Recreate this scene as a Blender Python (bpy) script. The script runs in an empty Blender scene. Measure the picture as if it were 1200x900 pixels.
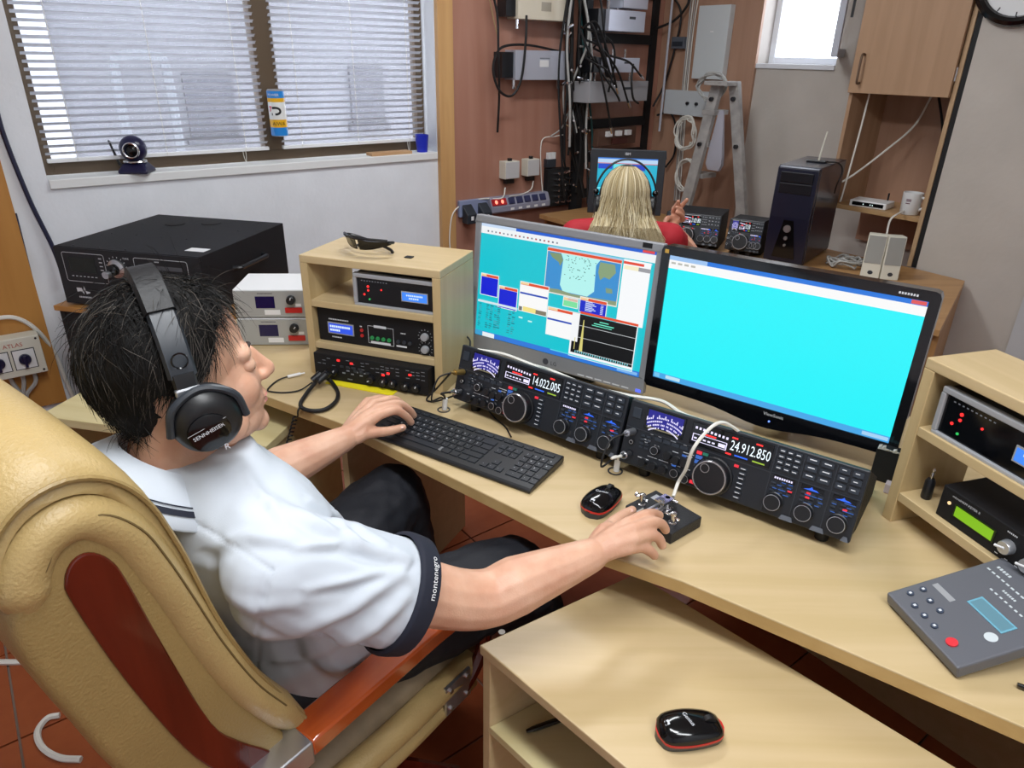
import bpy, bmesh, math, random
import numpy as np
from mathutils import Vector, Matrix
R_ = math.radians
random.seed(7)
scene = bpy.context.scene
COL = scene.collection

# ------------------------------------------------------------------ camera
F_PX, PITCH, ROLL, CAM_Z = 825.18, R_(25.044), R_(1.1228), 1.5526
_fwd = Vector((0, math.cos(PITCH), -math.sin(PITCH)))
_rt = Vector((1, 0, 0)); _up = _rt.cross(_fwd)
_r2 = math.cos(ROLL)*_rt + math.sin(ROLL)*_up
_u2 = -math.sin(ROLL)*_rt + math.cos(ROLL)*_up
CAMP = Vector((0, 0, CAM_Z))
cd = bpy.data.cameras.new('camera'); cam = bpy.data.objects.new('camera', cd); COL.objects.link(cam)
cd.sensor_fit = 'HORIZONTAL'; cd.sensor_width = 36; cd.lens = F_PX/1200*36; cd.clip_start = .02
cam.matrix_world = Matrix.Translation(CAMP) @ Matrix((_r2, _u2, -_fwd)).transposed().to_4x4()
scene.camera = cam

# ------------------------------------------------------------------ world, exposure
wd = bpy.data.worlds.new('sky'); scene.world = wd; wd.use_nodes = True
_bg = wd.node_tree.nodes['Background']
_bg.inputs[0].default_value = (.84, .90, 1, 1); _bg.inputs[1].default_value = 6.0
scene.view_settings.view_transform = 'Standard'; scene.view_settings.look = 'None'
scene.view_settings.exposure = 0.0; scene.view_settings.gamma = 1.0
scene.view_settings.use_curve_mapping = False
LAMP_W = .88     # multiplier of the ceiling lamps

# ------------------------------------------------------------------ pixel helpers
def ray(x, y):
    return _r2*((x-600)/F_PX) - _u2*((y-450)/F_PX) + _fwd
def at(x, y, z=.75):
    d = ray(x, y); return CAMP + d*((z-CAM_Z)/d.z)
def onpl(x, y, p0, nn):
    d = ray(x, y); return CAMP + d*((Vector(p0)-CAMP).dot(nn)/d.dot(nn))
def aty(x, y, Y):
    d = ray(x, y); return CAMP + d*(Y/d.y)
A38 = R_(38)
NV = Vector((-math.sin(A38), math.cos(A38), 0)); MV = Vector((math.cos(A38), math.sin(A38), 0))
NW, MB_, MR = 3.165, 3.55, 3.2       # left wall distance, back wall distance, right wall distance
def wl(m, off, z): return MV*m + NV*(NW-off) + Vector((0, 0, z))      # left wall: off = distance into the room
def bk(q, off, z): return NV*(NW-q) + MV*(MB_-off) + Vector((0, 0, z))  # back wall: q from the room corner
def onleft(x, y, off=0): return onpl(x, y, NV*(NW-off), NV)
def onback(x, y, off=0): return onpl(x, y, MV*(MB_-off), MV)
YL, YB = A38, A38 - math.pi/2
def span(a, b, z):
    p, q = at(*a, z), at(*b, z); d = q-p
    return p, math.atan2(d.y, d.x), math.hypot(d.x, d.y)

# ------------------------------------------------------------------ materials
def lin(c):
    if isinstance(c, str):
        c = [int(c[i:i+2], 16)/255 for i in (0, 2, 4)]
    return tuple((v/12.92 if v <= .04045 else ((v+.055)/1.055)**2.4) for v in c[:3])
MATS = {}
def mat(name, col, rough=.5, metal=0, emit=0, noise=0, nscale=20, bump=0, bscale=200, spec=.5, coat=0, sss=0, stretch=None, alpha=1, trans=0):
    if name in MATS: return MATS[name]
    m = bpy.data.materials.new(name); m.use_nodes = True; MATS[name] = m
    nt = m.node_tree; b = nt.nodes['Principled BSDF']; c = lin(col)
    b.inputs['Base Color'].default_value = (*c, 1); b.inputs['Roughness'].default_value = rough
    b.inputs['Metallic'].default_value = metal; b.inputs['Specular IOR Level'].default_value = spec
    if coat: b.inputs['Coat Weight'].default_value = coat; b.inputs['Coat Roughness'].default_value = .15
    if sss:
        b.inputs['Subsurface Weight'].default_value = sss; b.inputs['Subsurface Radius'].default_value = (.012, .005, .003)
    if trans: b.inputs['Transmission Weight'].default_value = trans
    if alpha < 1: b.inputs['Alpha'].default_value = alpha
    if emit:
        b.inputs['Emission Color'].default_value = (*c, 1); b.inputs['Emission Strength'].default_value = emit
        b.inputs['Base Color'].default_value = (.01, .01, .01, 1)
    if noise or bump:
        tc = nt.nodes.new('ShaderNodeTexCoord'); mp = nt.nodes.new('ShaderNodeMapping')
        nt.links.new(tc.outputs['Object'], mp.inputs[0])
        if stretch: mp.inputs['Scale'].default_value = stretch
    if noise:
        n = nt.nodes.new('ShaderNodeTexNoise'); n.inputs['Scale'].default_value = nscale; n.inputs['Detail'].default_value = 5
        nt.links.new(mp.outputs[0], n.inputs[0])
        mr = nt.nodes.new('ShaderNodeMapRange'); mr.inputs[1].default_value = .3; mr.inputs[2].default_value = .7
        mr.inputs[3].default_value = 1-noise; mr.inputs[4].default_value = 1+noise*.6
        nt.links.new(n.outputs[0], mr.inputs[0])
        mx = nt.nodes.new('ShaderNodeVectorMath'); mx.operation = 'SCALE'; mx.inputs[0].default_value = c
        nt.links.new(mr.outputs[0], mx.inputs['Scale']); nt.links.new(mx.outputs[0], b.inputs['Base Color'])
    if bump:
        n2 = nt.nodes.new('ShaderNodeTexNoise'); n2.inputs['Scale'].default_value = bscale; n2.inputs['Detail'].default_value = 4
        nt.links.new(mp.outputs[0], n2.inputs[0])
        bp = nt.nodes.new('ShaderNodeBump'); bp.inputs['Strength'].default_value = bump; bp.inputs['Distance'].default_value = .003
        nt.links.new(n2.outputs[0], bp.inputs['Height']); nt.links.new(bp.outputs[0], b.inputs['Normal'])
    return m
def wood(name, c1, c2, rough=.35, axis=0, scale=1.0, coat=0):
    if name in MATS: return MATS[name]
    m = bpy.data.materials.new(name); m.use_nodes = True; MATS[name] = m
    nt = m.node_tree; b = nt.nodes['Principled BSDF']; b.inputs['Roughness'].default_value = rough
    if coat: b.inputs['Coat Weight'].default_value = coat
    tc = nt.nodes.new('ShaderNodeTexCoord'); mp = nt.nodes.new('ShaderNodeMapping')
    s = [26*scale]*3; s[axis] = 1.6*scale; mp.inputs['Scale'].default_value = s
    nt.links.new(tc.outputs['Object'], mp.inputs[0])
    n = nt.nodes.new('ShaderNodeTexNoise'); n.inputs['Scale'].default_value = 1; n.inputs['Detail'].default_value = 6; n.inputs['Distortion'].default_value = .6
    nt.links.new(mp.outputs[0], n.inputs[0])
    r = nt.nodes.new('ShaderNodeValToRGB'); r.color_ramp.elements[0].position = .33; r.color_ramp.elements[1].position = .68
    r.color_ramp.elements[0].color = (*lin(c2), 1); r.color_ramp.elements[1].color = (*lin(c1), 1)
    nt.links.new(n.outputs[0], r.inputs[0]); nt.links.new(r.outputs[0], b.inputs['Base Color'])
    return m
def E_(name, col, s=1.0): return mat('glow_'+name, col, emit=s, rough=.4)

BEECH = wood('beech_laminate', 'cab38a', 'c0a97d', .38)
BEECH_EDGE = wood('beech_edge', 'be9f6a', 'b4945f', .4)
PALE_WOOD = wood('pale_laminate', 'd3c698', 'cabb8a', .4)
RED_WOOD = wood('red_brown_veneer', 'b08270', 'a57563', .28, axis=2, scale=.5, coat=.3)
TAN_WOOD = wood('tan_veneer', 'b08b74', 'a27d66', .45, axis=2, scale=.6)
ORANGE_WOOD = wood('orange_veneer', 'c08a48', 'ac7638', .4, axis=2, scale=.6)
CHAIR_WOOD = wood('lacquered_cherry', 'b5501c', '97390f', .15, coat=.8)
DARK_WOOD = wood('lacquered_mahogany', '5e1c0e', '4a1208', .2, axis=2, coat=.3)
PLASTER = mat('wall_plaster', 'e6eaf0', .8, noise=.05, nscale=6, bump=.25, bscale=60)
PLASTER_W = mat('warm_plaster', 'bdb6ae', .85, noise=.07, nscale=5, bump=.3, bscale=50)
BLACK = mat('black_plastic', '14161b', .38)
BLACK_M = mat('black_matte', '101013', .7)
BLACK_P = mat('black_powder_coat', '131317', .6, spec=.3, bump=.3, bscale=900)
GREY_P = mat('grey_plastic', '5a5f68', .45)
DGREY = mat('dark_grey_plastic', '2e333b', .4)
SILVER = mat('silver_plastic', 'aeb1b6', .35, metal=.3)
STEEL = mat('brushed_steel', 'c9cbd0', .28, metal=.9)
CHROME = mat('chrome', 'e2e2e4', .12, metal=1)
WHITE = mat('white_plastic', 'e6e7e8', .4)
CREAM = mat('cream_plastic', 'd8d6c8', .45)
PRINT = mat('white_print', 'd5d8de', .6)
PRINT_DIM = mat('grey_print', '878c96', .6)
RED = mat('red_plastic', 'c01f1e', .3)
YELLOW = mat('yellow_paper', 'f2e21c', .7)
BLUE = mat('blue_plastic', '1b2f9c', .35)
BLACK_G = mat('black_gloss', '08090c', .12)
RUBBER = mat('black_rubber', '0d0d0f', .6)
CABLE_W = mat('white_cable', 'e2e0d8', .5)
CABLE_G = mat('grey_cable', 'a9a9a6', .5)
BRASS = mat('brass', 'b89b5a', .3, metal=.8)

# ------------------------------------------------------------------ mesh builder
def rotm(yaw=0, pitch=0, roll=0):
    return Matrix.Rotation(yaw, 4, 'Z') @ Matrix.Rotation(pitch, 4, 'X') @ Matrix.Rotation(roll, 4, 'Y')
def smooth_path(pts, k=6, closed=False):
    P = [Vector(p) for p in pts]; n = len(P); out = []
    rng = range(n if closed else n-1)
    for i in rng:
        p0 = P[(i-1) % n] if closed or i > 0 else P[0]*2-P[1]
        p1, p2 = P[i], P[(i+1) % n]
        p3 = P[(i+2) % n] if closed or i+2 < n else P[-1]*2-P[-2]
        for j in range(k):
            t = j/k
            out.append(.5*((2*p1)+(p2-p0)*t+(2*p0-5*p1+4*p2-p3)*t*t+(3*p1-p0-3*p2+p3)*t**3))
    if not closed: out.append(P[-1])
    return out
class MB:
    def __init__(s): s.v = []; s.f = []; s.mi = []; s.M = Matrix.Identity(4); s.cur = 0
    def add(s, vs, fs):
        o = len(s.v); s.v += [s.M @ Vector(p) for p in vs]
        s.f += [[i+o for i in f] for f in fs]; s.mi += [s.cur]*len(fs); return s
    def box(s, x0, x1, y0, y1, z0, z1):
        vs = [(x, y, z) for z in (z0, z1) for y in (y0, y1) for x in (x0, x1)]
        return s.add(vs, [(0,2,3,1),(4,5,7,6),(0,1,5,4),(2,6,7,3),(0,4,6,2),(1,3,7,5)])
    def cbox(s, c, d, rot=None):
        M0 = s.M; s.M = M0 @ Matrix.Translation(Vector(c)) @ (rot if rot else Matrix.Identity(4))
        s.box(-d[0]/2, d[0]/2, -d[1]/2, d[1]/2, -d[2]/2, d[2]/2); s.M = M0; return s
    def prism(s, poly, z0, z1):
        n = len(poly); vs = [(p[0], p[1], z0) for p in poly]+[(p[0], p[1], z1) for p in poly]
        return s.add(vs, [list(range(n-1, -1, -1)), list(range(n, 2*n))]+[[i, (i+1) % n, (i+1) % n+n, i+n] for i in range(n)])
    def prism_x(s, poly, x0, x1):     # poly in (y, z), extruded along x
        n = len(poly); vs = [(x0, p[0], p[1]) for p in poly]+[(x1, p[0], p[1]) for p in poly]
        return s.add(vs, [list(range(n)), list(range(2*n-1, n-1, -1))]+[[(i+1) % n, i, i+n, (i+1) % n+n] for i in range(n)])
    def cyl(s, p0, p1, r0, r1=None, n=16, cap=True):
        r1 = r0 if r1 is None else r1; p0, p1 = Vector(p0), Vector(p1); d = (p1-p0).normalized()
        a = d.orthogonal().normalized(); b = d.cross(a)
        vs = [p + (a*math.cos(t)+b*math.sin(t))*r for p, r in ((p0, r0), (p1, r1)) for t in [2*math.pi*i/n for i in range(n)]]
        fs = [[i, (i+1) % n, (i+1) % n+n, i+n] for i in range(n)]
        if cap: fs += [list(range(n-1, -1, -1)), list(range(n, 2*n))]
        return s.add(vs, fs)
    def lathe(s, prof, p0=(0,0,0), ax=(0,0,1), n=20, cap=True):   # prof: (radius, height)
        p0, d = Vector(p0), Vector(ax).normalized(); a = d.orthogonal().normalized(); b = d.cross(a); vs = []; fs = []
        for r, h in prof:
            vs += [p0+d*h+(a*math.cos(2*math.pi*i/n)+b*math.sin(2*math.pi*i/n))*max(r, 1e-5) for i in range(n)]
        for k in range(len(prof)-1):
            fs += [[k*n+i, k*n+(i+1) % n, (k+1)*n+(i+1) % n, (k+1)*n+i] for i in range(n)]
        if cap: fs += [list(range(n-1, -1, -1)), list(range((len(prof)-1)*n, len(prof)*n))]
        return s.add(vs, fs)
    def ring(s, c, ax, r, t, n=28, k=8):     # torus
        c, d = Vector(c), Vector(ax).normalized(); a = d.orthogonal().normalized(); b = d.cross(a); vs = []; fs = []
        for i in range(n):
            e = a*math.cos(2*math.pi*i/n)+b*math.sin(2*math.pi*i/n)
            vs += [c+e*(r+t*math.cos(2*math.pi*j/k))+d*t*math.sin(2*math.pi*j/k) for j in range(k)]
        for i in range(n):
            for j in range(k):
                fs.append([i*k+j, ((i+1) % n)*k+j, ((i+1) % n)*k+(j+1) % k, i*k+(j+1) % k])
        return s.add(vs, fs)
    def tube(s, pts, r, n=8, k=6, closed=False, raw=False, up=None):
        P = [Vector(p) for p in pts] if raw else smooth_path(pts, k, closed); m = len(P); vs = []; fs = []
        rr = r if isinstance(r, (list, tuple)) else None
        a = None
        for i, p in enumerate(P):
            d = (P[(i+1) % m if closed else min(i+1, m-1)]-P[(i-1) % m if closed else max(i-1, 0)])
            d = d.normalized() if d.length > 1e-9 else Vector((0,0,1))
            if a is None: a = d.orthogonal().normalized()
            a = (a-d*a.dot(d)); a = a.normalized() if a.length > 1e-6 else d.orthogonal().normalized(); b = d.cross(a)
            q = r if rr is None else rr[0]+(rr[1]-rr[0])*i/(m-1) if len(rr) == 2 else float(np.interp(i/(m-1), np.linspace(0, 1, len(rr)), rr))
            vs += [p+(a*math.cos(2*math.pi*j/n)+b*math.sin(2*math.pi*j/n))*q for j in range(n)]
        for i in range(m if closed else m-1):
            i2 = (i+1) % m
            fs += [[i*n+j, i*n+(j+1) % n, i2*n+(j+1) % n, i2*n+j] for j in range(n)]
        if not closed: fs += [list(range(n-1, -1, -1)), list(range((m-1)*n, m*n))]
        return s.add(vs, fs)
    def sphere(s, c, r, nu=16, nv=10, rot=None):
        r = (r, r, r) if not isinstance(r, (tuple, list)) else r; vs = []; fs = []; c = Vector(c)
        for i in range(nv+1):
            t = math.pi*i/nv
            for j in range(nu):
                u = 2*math.pi*j/nu; p = Vector((r[0]*math.sin(t)*math.cos(u), r[1]*math.sin(t)*math.sin(u), r[2]*math.cos(t)))
                vs.append(c+((rot @ p) if rot else p))
        for i in range(nv):
            for j in range(nu): fs.append([i*nu+j, (i+1)*nu+j, (i+1)*nu+(j+1) % nu, i*nu+(j+1) % nu])
        return s.add(vs, fs)
    def loft(s, rings, cap=True):
        n = len(rings[0]); vs = [p for r in rings for p in r]; fs = []
        for k in range(len(rings)-1): fs += [[k*n+i, k*n+(i+1) % n, (k+1)*n+(i+1) % n, (k+1)*n+i] for i in range(n)]
        if cap: fs += [list(range(n-1, -1, -1)), list(range((len(rings)-1)*n, len(rings)*n))]
        return s.add(vs, fs)
    def quad(s, a, b, c, d): return s.add([a, b, c, d], [(0, 1, 2, 3)])
    def mesh(s, name):
        me = bpy.data.meshes.new(name); me.from_pydata([tuple(p) for p in s.v], [], s.f); return me
    def build(s, name, mats, parent=None, smooth=False, bevel=0, label=None, seg=2, angle=40, fix=True):
        me = s.mesh(name); mats = mats if isinstance(mats, (list, tuple)) else [mats]
        for m in mats: me.materials.append(m)
        me.polygons.foreach_set('material_index', s.mi)
        if fix:
            bm = bmesh.new(); bm.from_mesh(me); bmesh.ops.remove_doubles(bm, verts=bm.verts, dist=1e-6)
            bmesh.ops.recalc_face_normals(bm, faces=bm.faces); bm.to_mesh(me); bm.free()
        if smooth:
            me.polygons.foreach_set('use_smooth', [True]*len(me.polygons)); me.set_sharp_from_angle(angle=R_(angle))
        o = bpy.data.objects.new(name, me); COL.objects.link(o)
        if parent: o.parent = parent
        if bevel:
            b = o.modifiers.new('bevel', 'BEVEL'); b.width = bevel; b.segments = seg; b.limit_method = 'ANGLE'; b.angle_limit = R_(35)
        if label: o['label'] = label
        return o
def thing(name, label, cat, loc=(0,0,0), yaw=0, group=None, tilt=0):
    o = bpy.data.objects.new(name, None); COL.objects.link(o); o.empty_display_size = .05
    o.location = loc; o.rotation_euler = (tilt, 0, yaw); o['label'] = label; o['category'] = cat
    if group: o['group'] = group
    return o
def tag(o, label, cat, group=None):
    o['label'] = label; o['category'] = cat
    if group: o['group'] = group
    return o
def struct(o): o['kind'] = 'structure'; return o
def stuff(o): o['kind'] = 'stuff'; return o
def place(o, loc, yaw=0, tilt=0): o.location = loc; o.rotation_euler = (tilt, 0, yaw); return o
def dup(root, loc=None, yaw=None, label=None):
    def cp(o, par):
        c = o.copy(); COL.objects.link(c); c.parent = par
        for ch in list(o.children): cp(ch, c)
        return c
    r = cp(root, None)
    if loc is not None: r.location = loc
    if yaw is not None: r.rotation_euler = (r.rotation_euler[0], 0, yaw)
    if label: r['label'] = label
    return r
_TX = {}
def text_geo(t, size, align='LEFT'):
    k = (t, align)
    if k not in _TX:
        cu = bpy.data.curves.new('t', 'FONT'); cu.body = t; cu.size = 1; cu.align_x = align; cu.resolution_u = 2
        o = bpy.data.objects.new('t', cu); COL.objects.link(o); dg = bpy.context.evaluated_depsgraph_get(); dg.update()
        e = o.evaluated_get(dg); me = e.to_mesh()
        _TX[k] = ([tuple(v.co) for v in me.vertices], [list(p.vertices) for p in me.polygons]); e.to_mesh_clear()
        bpy.data.objects.remove(o); bpy.data.curves.remove(cu)
    vs, fs = _TX[k]; return [(v[0]*size, v[1]*size, 0) for v in vs], fs
def add_text(mb, t, size, M, align='LEFT', sx=1.0):   # text drawn in M's local XY plane
    vs, fs = text_geo(t, size, align); M0 = mb.M; mb.M = M0 @ M; mb.add([(v[0]*sx, v[1], 0) for v in vs], fs); mb.M = M0
def add_bars(mb, n, size, M):      # print too small to read: a row of short dashes
    M0 = mb.M; mb.M = M0 @ M
    for i in range(n): x = i*size*.62; mb.quad((x, size*.08, 0), (x+size*.42, size*.08, 0), (x+size*.42, size*.62, 0), (x, size*.62, 0))
    mb.M = M0
FRONT = Matrix.Rotation(math.pi/2, 4, 'X')     # XY plane -> XZ plane facing -y
def cable(name, label, pts, r, m, cat='cable', k=8, group=None):
    mb = MB(); mb.tube(pts, r, n=6, k=k); o = mb.build(name, m, smooth=True); tag(o, label, cat, group); return o
# ================================================================== SETTING
def wq(p): return NW - p.dot(NV)
def room_box(name, m0, m1, n0, n1, z0, z1, material):     # box in wall axes
    mb = MB(); mb.M = Matrix.Rotation(YL, 4, 'Z'); mb.box(m0, m1, n0, n1, z0, z1); return struct(mb.build(name, material))
M0_, N0_, HC = -1.9, -1.7, 2.72
floor = room_box('floor', M0_-.1, MB_+.1, N0_-.1, NW+.1, -.12, -.008, mat('tile_grout', '8d7d72', .9))
TILE = None
tm = bpy.data.materials.new('terracotta_tile'); tm.use_nodes = True
_b = tm.node_tree.nodes['Principled BSDF']; _b.inputs['Roughness'].default_value = .28
_oi = tm.node_tree.nodes.new('ShaderNodeObjectInfo'); _mr = tm.node_tree.nodes.new('ShaderNodeMix'); _mr.data_type = 'RGBA'
_nz = tm.node_tree.nodes.new('ShaderNodeTexNoise'); _nz.inputs['Scale'].default_value = 9; _nz.inputs['Detail'].default_value = 5
_ad = tm.node_tree.nodes.new('ShaderNodeMath'); _ad.operation = 'MULTIPLY_ADD'; _ad.inputs[1].default_value = .35
tm.node_tree.links.new(_oi.outputs['Random'], _ad.inputs[0]); tm.node_tree.links.new(_nz.outputs[0], _ad.inputs[2])
tm.node_tree.links.new(_ad.outputs[0], _mr.inputs[0])
_mr.inputs[6].default_value = (*lin('8a4024'), 1); _mr.inputs[7].default_value = (*lin('9c5230'), 1)
tm.node_tree.links.new(_mr.outputs[2], _b.inputs['Base Color'])
mb = MB(); mb.box(-.166, .166, -.166, .166, -.0075, 0); TILE = mb.mesh('tile'); TILE.materials.append(tm)
TS = .338
for i in range(int((MB_-M0_)/TS)):
    for j in range(int((NW-N0_)/TS)):
        o = bpy.data.objects.new('tile', TILE); COL.objects.link(o); o.parent = floor
        o.location = MV*(M0_+TS*(i+.5)) + NV*(N0_+TS*(j+.5)); o.rotation_euler = (0, 0, YL)
room_box('ceiling', M0_-.1, MB_+.3, N0_-.1, NW+.3, HC, HC+.1, mat('ceiling_paint', 'e4e4e0', .9))
room_box('wall_near', M0_-.2, M0_, N0_-.2, NW+.25, 0, HC, PLASTER)
room_box('wall_side', M0_-.2, MB_+.25, N0_-.2, N0_, 0, HC, PLASTER)
# left wall with the wide window opening
WM0, WM1, WZ0, WZ1 = .275, 1.965, 1.10, 2.15
mb = MB(); mb.M = Matrix.Rotation(YL, 4, 'Z')
for m0, m1, z0, z1 in ((M0_, WM0, 0, HC), (WM1, MB_, 0, HC), (WM0, WM1, 0, WZ0), (WM0, WM1, WZ1, HC)): mb.box(m0, m1, NW, NW+.22, z0, z1)
struct(mb.build('wall_left', PLASTER))
# back wall with a small high window
pw0, pw1 = onback(884, 75), onback(979, 78)
Q0, Q1, BZ0, BZ1 = wq(pw0), wq(pw1), pw0.z, 2.2
QC1 = NW-N0_
mb = MB(); mb.M = Matrix.Translation(bk(0, 0, 0)) @ Matrix.Rotation(YB, 4, 'Z')
for q0, q1, z0, z1 in ((-.2, Q0, 0, HC), (Q1, QC1, 0, HC), (Q0, Q1, 0, BZ0), (Q0, Q1, BZ1, HC)): mb.box(q0, q1, 0, .22, z0, z1)
struct(mb.build('wall_back', PLASTER_W))
# right wall: stands in front of the back wall
QR = 1.885
wr = MB(); wr.M = Matrix.Translation(bk(0, 0, 0)) @ Matrix.Rotation(YB, 4, 'Z'); wr.box(QR, QC1, -(MB_-MR), 0, 0, HC)
wall_right = struct(wr.build('wall_right', PLASTER_W))
# board cladding on the lower part of that wall
mb = MB(); mb.box(0, .118, -.012, 0, .0, .98); PM = mb.mesh('panel'); PM.materials.append(mat('painted_board', 'bfc0c2', .6, noise=.05, nscale=4))
for i in range(12):
    o = bpy.data.objects.new('panel', PM); COL.objects.link(o); o.parent = wall_right
    o.location = bk(QR+.42+.122*i, MB_-MR, 0); o.rotation_euler = (0, 0, YB)
# window sill ledge
mb = MB(); mb.M = Matrix.Rotation(YL, 4, 'Z'); mb.box(WM0+.002, WM1-.002, NW-.012, NW+.125, WZ0-.03, WZ0+.004)
struct(mb.build('trim_1', mat('white_sill', 'e4e6e6', .5), bevel=.003))
# window frame in brown metal
BROWN = mat('brown_metal_frame', '5a4a38', .45)
w1 = bpy.data.objects.new('window_1', None); COL.objects.link(w1); w1.location = NV*NW; w1.rotation_euler = (0, 0, YL); w1['kind'] = 'structure'
mb = MB(); fy0, fy1 = .115, .165
mb.box(WM0, WM0+.04, fy0, fy1, WZ0, WZ1); mb.box(WM1-.04, WM1, fy0, fy1, WZ0, WZ1)
mb.box(WM0+.04, WM1-.04, fy0, fy1, WZ0, WZ0+.05); mb.box(WM0+.04, WM1-.04, fy0, fy1, WZ1-.05, WZ1)
mb.box(1.135, 1.225, fy0-.012, fy1, WZ0+.05, WZ1-.05)
mb.build('window_frame', BROWN, w1, bevel=.002)
GLASS = mat('window_glass', 'ffffff', .02, alpha=.12, spec=.5)
for a, b in ((WM0+.04, 1.135), (1.225, WM1-.04)):
    mb = MB(); mb.box(a, b, .138, .143, WZ0+.05, WZ1-.05); mb.build('pane', GLASS, w1)
# back window
w2 = bpy.data.objects.new('window_2', None); COL.objects.link(w2); w2.location = bk(0, 0, 0); w2.rotation_euler = (0, 0, YB); w2['kind'] = 'structure'
WPAINT = mat('white_window_paint', 'dfe2e8', .5)
mb = MB(); t = .035
mb.box(Q0, Q0+t, .12, .18, BZ0, BZ1); mb.box(Q1-t, Q1, .12, .18, BZ0, BZ1); mb.box(Q0+t, Q1-t, .12, .18, BZ0, BZ0+t); mb.box(Q0+t, Q1-t, .12, .18, BZ1-t, BZ1)
mb.build('window_frame', WPAINT, w2, bevel=.003)
mb = MB(); mb.box(Q0, Q1, -.01, .12, BZ0-.02, BZ0+.004); mb.build('window_sill', WPAINT, w2, bevel=.003)
# sash swung into the room on the right side
sw = MB(); L = Q1-Q0-.09; sw.M = Matrix.Translation((Q1-.045, .118, 0)) @ Matrix.Rotation(R_(112), 4, 'Z')
for a, b, z0, z1 in ((-L, -L+.035, BZ0+.04, BZ1-.04), (-.035, 0, BZ0+.04, BZ1-.04), (-L+.035, -.035, BZ0+.04, BZ0+.075), (-L+.035, -.035, BZ1-.075, BZ1-.04)): sw.box(a, b, -.03, 0, z0, z1)
sash = sw.build('sash', mat('blue_grey_sash', 'b8bcc8', .5), w2, bevel=.003)
sg = MB(); sg.M = sw.M.copy(); sg.box(-L+.035, -.035, -.018, -.013, BZ0+.075, BZ1-.075); sg.build('pane', GLASS, sash)
sh = MB(); sh.M = sw.M.copy(); sh.cyl((-L+.018, -.03, BZ0+.28), (-L+.018, -.055, BZ0+.28), .008); sh.box(-L+.01, -L+.026, -.062, -.052, BZ0+.2, BZ0+.29); sh.build('handle', BLACK, sash)
# wood cladding boards
mb = MB(); mb.M = Matrix.Rotation(YL, 4, 'Z'); mb.box(2.055, MB_-.012, NW-.018, NW, 0, HC-.02); o = struct(mb.build('trim_2', RED_WOOD)); 
mb = MB(); mb.M = Matrix.Rotation(YL, 4, 'Z'); mb.box(1.967, 2.053, NW-.03, NW, 0, HC-.02); struct(mb.build('trim_3', wood('pale_casing', 'cda26c', 'c09460', .5, axis=2), bevel=.002))
qb1 = wq(onback(876, 150))
mb = MB(); mb.M = Matrix.Translation(bk(0, 0, 0)) @ Matrix.Rotation(YB, 4, 'Z'); mb.box(.02, qb1, -.018, 0, 0, HC-.02); struct(mb.build('trim_4', TAN_WOOD))
# orange board at the far left of the window wall
pr = onleft(40, 330, .03)
mR = pr.dot(MV)
mb = MB(); mb.M = Matrix.Rotation(YL, 4, 'Z'); mb.box(mR-.75, mR, NW-.03, NW, .24, 2.5); struct(mb.build('trim_5', ORANGE_WOOD, bevel=.002))
# ------------------------------------------------------------------ outside the left window
nb = thing('neighbour_building', 'pale grey neighbouring building seen through the window blinds', 'building', wl(.9, -2.2, -3), YL)
mb = MB(); mb.box(-3.5, 3.5, 0, .4, 0, 7); mb.build('wall', mat('neighbour_render', '707076', .9, noise=.08, nscale=2), nb)
mb = MB(); mb.box(-1.6, -.25, -.04, 0, 3.4, 5.6); mb.build('white_panel', mat('neighbour_white', 'b0b2b8', .8), nb)
for x, z, s in ((.62, 4.2, .32), (1.8, 4.25, .28)):
    mb = MB(); mb.box(x-s/2, x+s/2, -.03, 0, z-.2, z+.2); mb.box(x-s/2-.03, x+s/2+.03, -.06, 0, z-.25, z-.2); w = mb.build('window', mat('neighbour_glass', '4a4a52', .3), nb)
mb = MB(); mb.tube([(.05, -.12, 3.9), (.05, -.12, 4.4), (.1, -.12, 4.5), (.3, -.12, 4.5), (.35, -.12, 4.4), (.35, -.12, 3.7)], .03, n=8); mb.build('drain_pipe', mat('pipe_grey', '6d7076', .6), nb)

# ------------------------------------------------------------------ ceiling lamps (fluorescent fittings)
def ceiling_lamp(x, y, yaw, power, label):
    t = thing('ceiling_lamp', label, 'lamp', (x, y, HC), yaw, 'fluorescent ceiling lamps')
    mb = MB(); mb.box(-.62, .62, -.09, .09, -.06, 0); mb.build('housing', WHITE, t, bevel=.004)
    for s in (-1, 1):
        mb = MB(); mb.cyl((-.59, s*.045, -.078), (.59, s*.045, -.078), .014, n=10); mb.build('tube', E_('tube', 'f4f8ff', 6), t, smooth=True)
    ld = bpy.data.lights.new('tube_light', 'AREA'); ld.shape = 'RECTANGLE'; ld.size = 1.2; ld.size_y = .22; ld.energy = power*LAMP_W; ld.color = (.95, .98, 1)
    lo = bpy.data.objects.new('tube_light', ld); COL.objects.link(lo); lo.parent = t; lo.location = (0, 0, -.1)
ceiling_lamp(-.15, .55, R_(-36), 34, 'fluorescent ceiling lamp above the operator at the main desk')
ceiling_lamp(.75, -.35, R_(-36), 26, 'fluorescent ceiling lamp nearest the camera behind the viewpoint')
ceiling_lamp(.02, 2.55, R_(38), 27, 'fluorescent ceiling lamp over the far desk and window')
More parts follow.
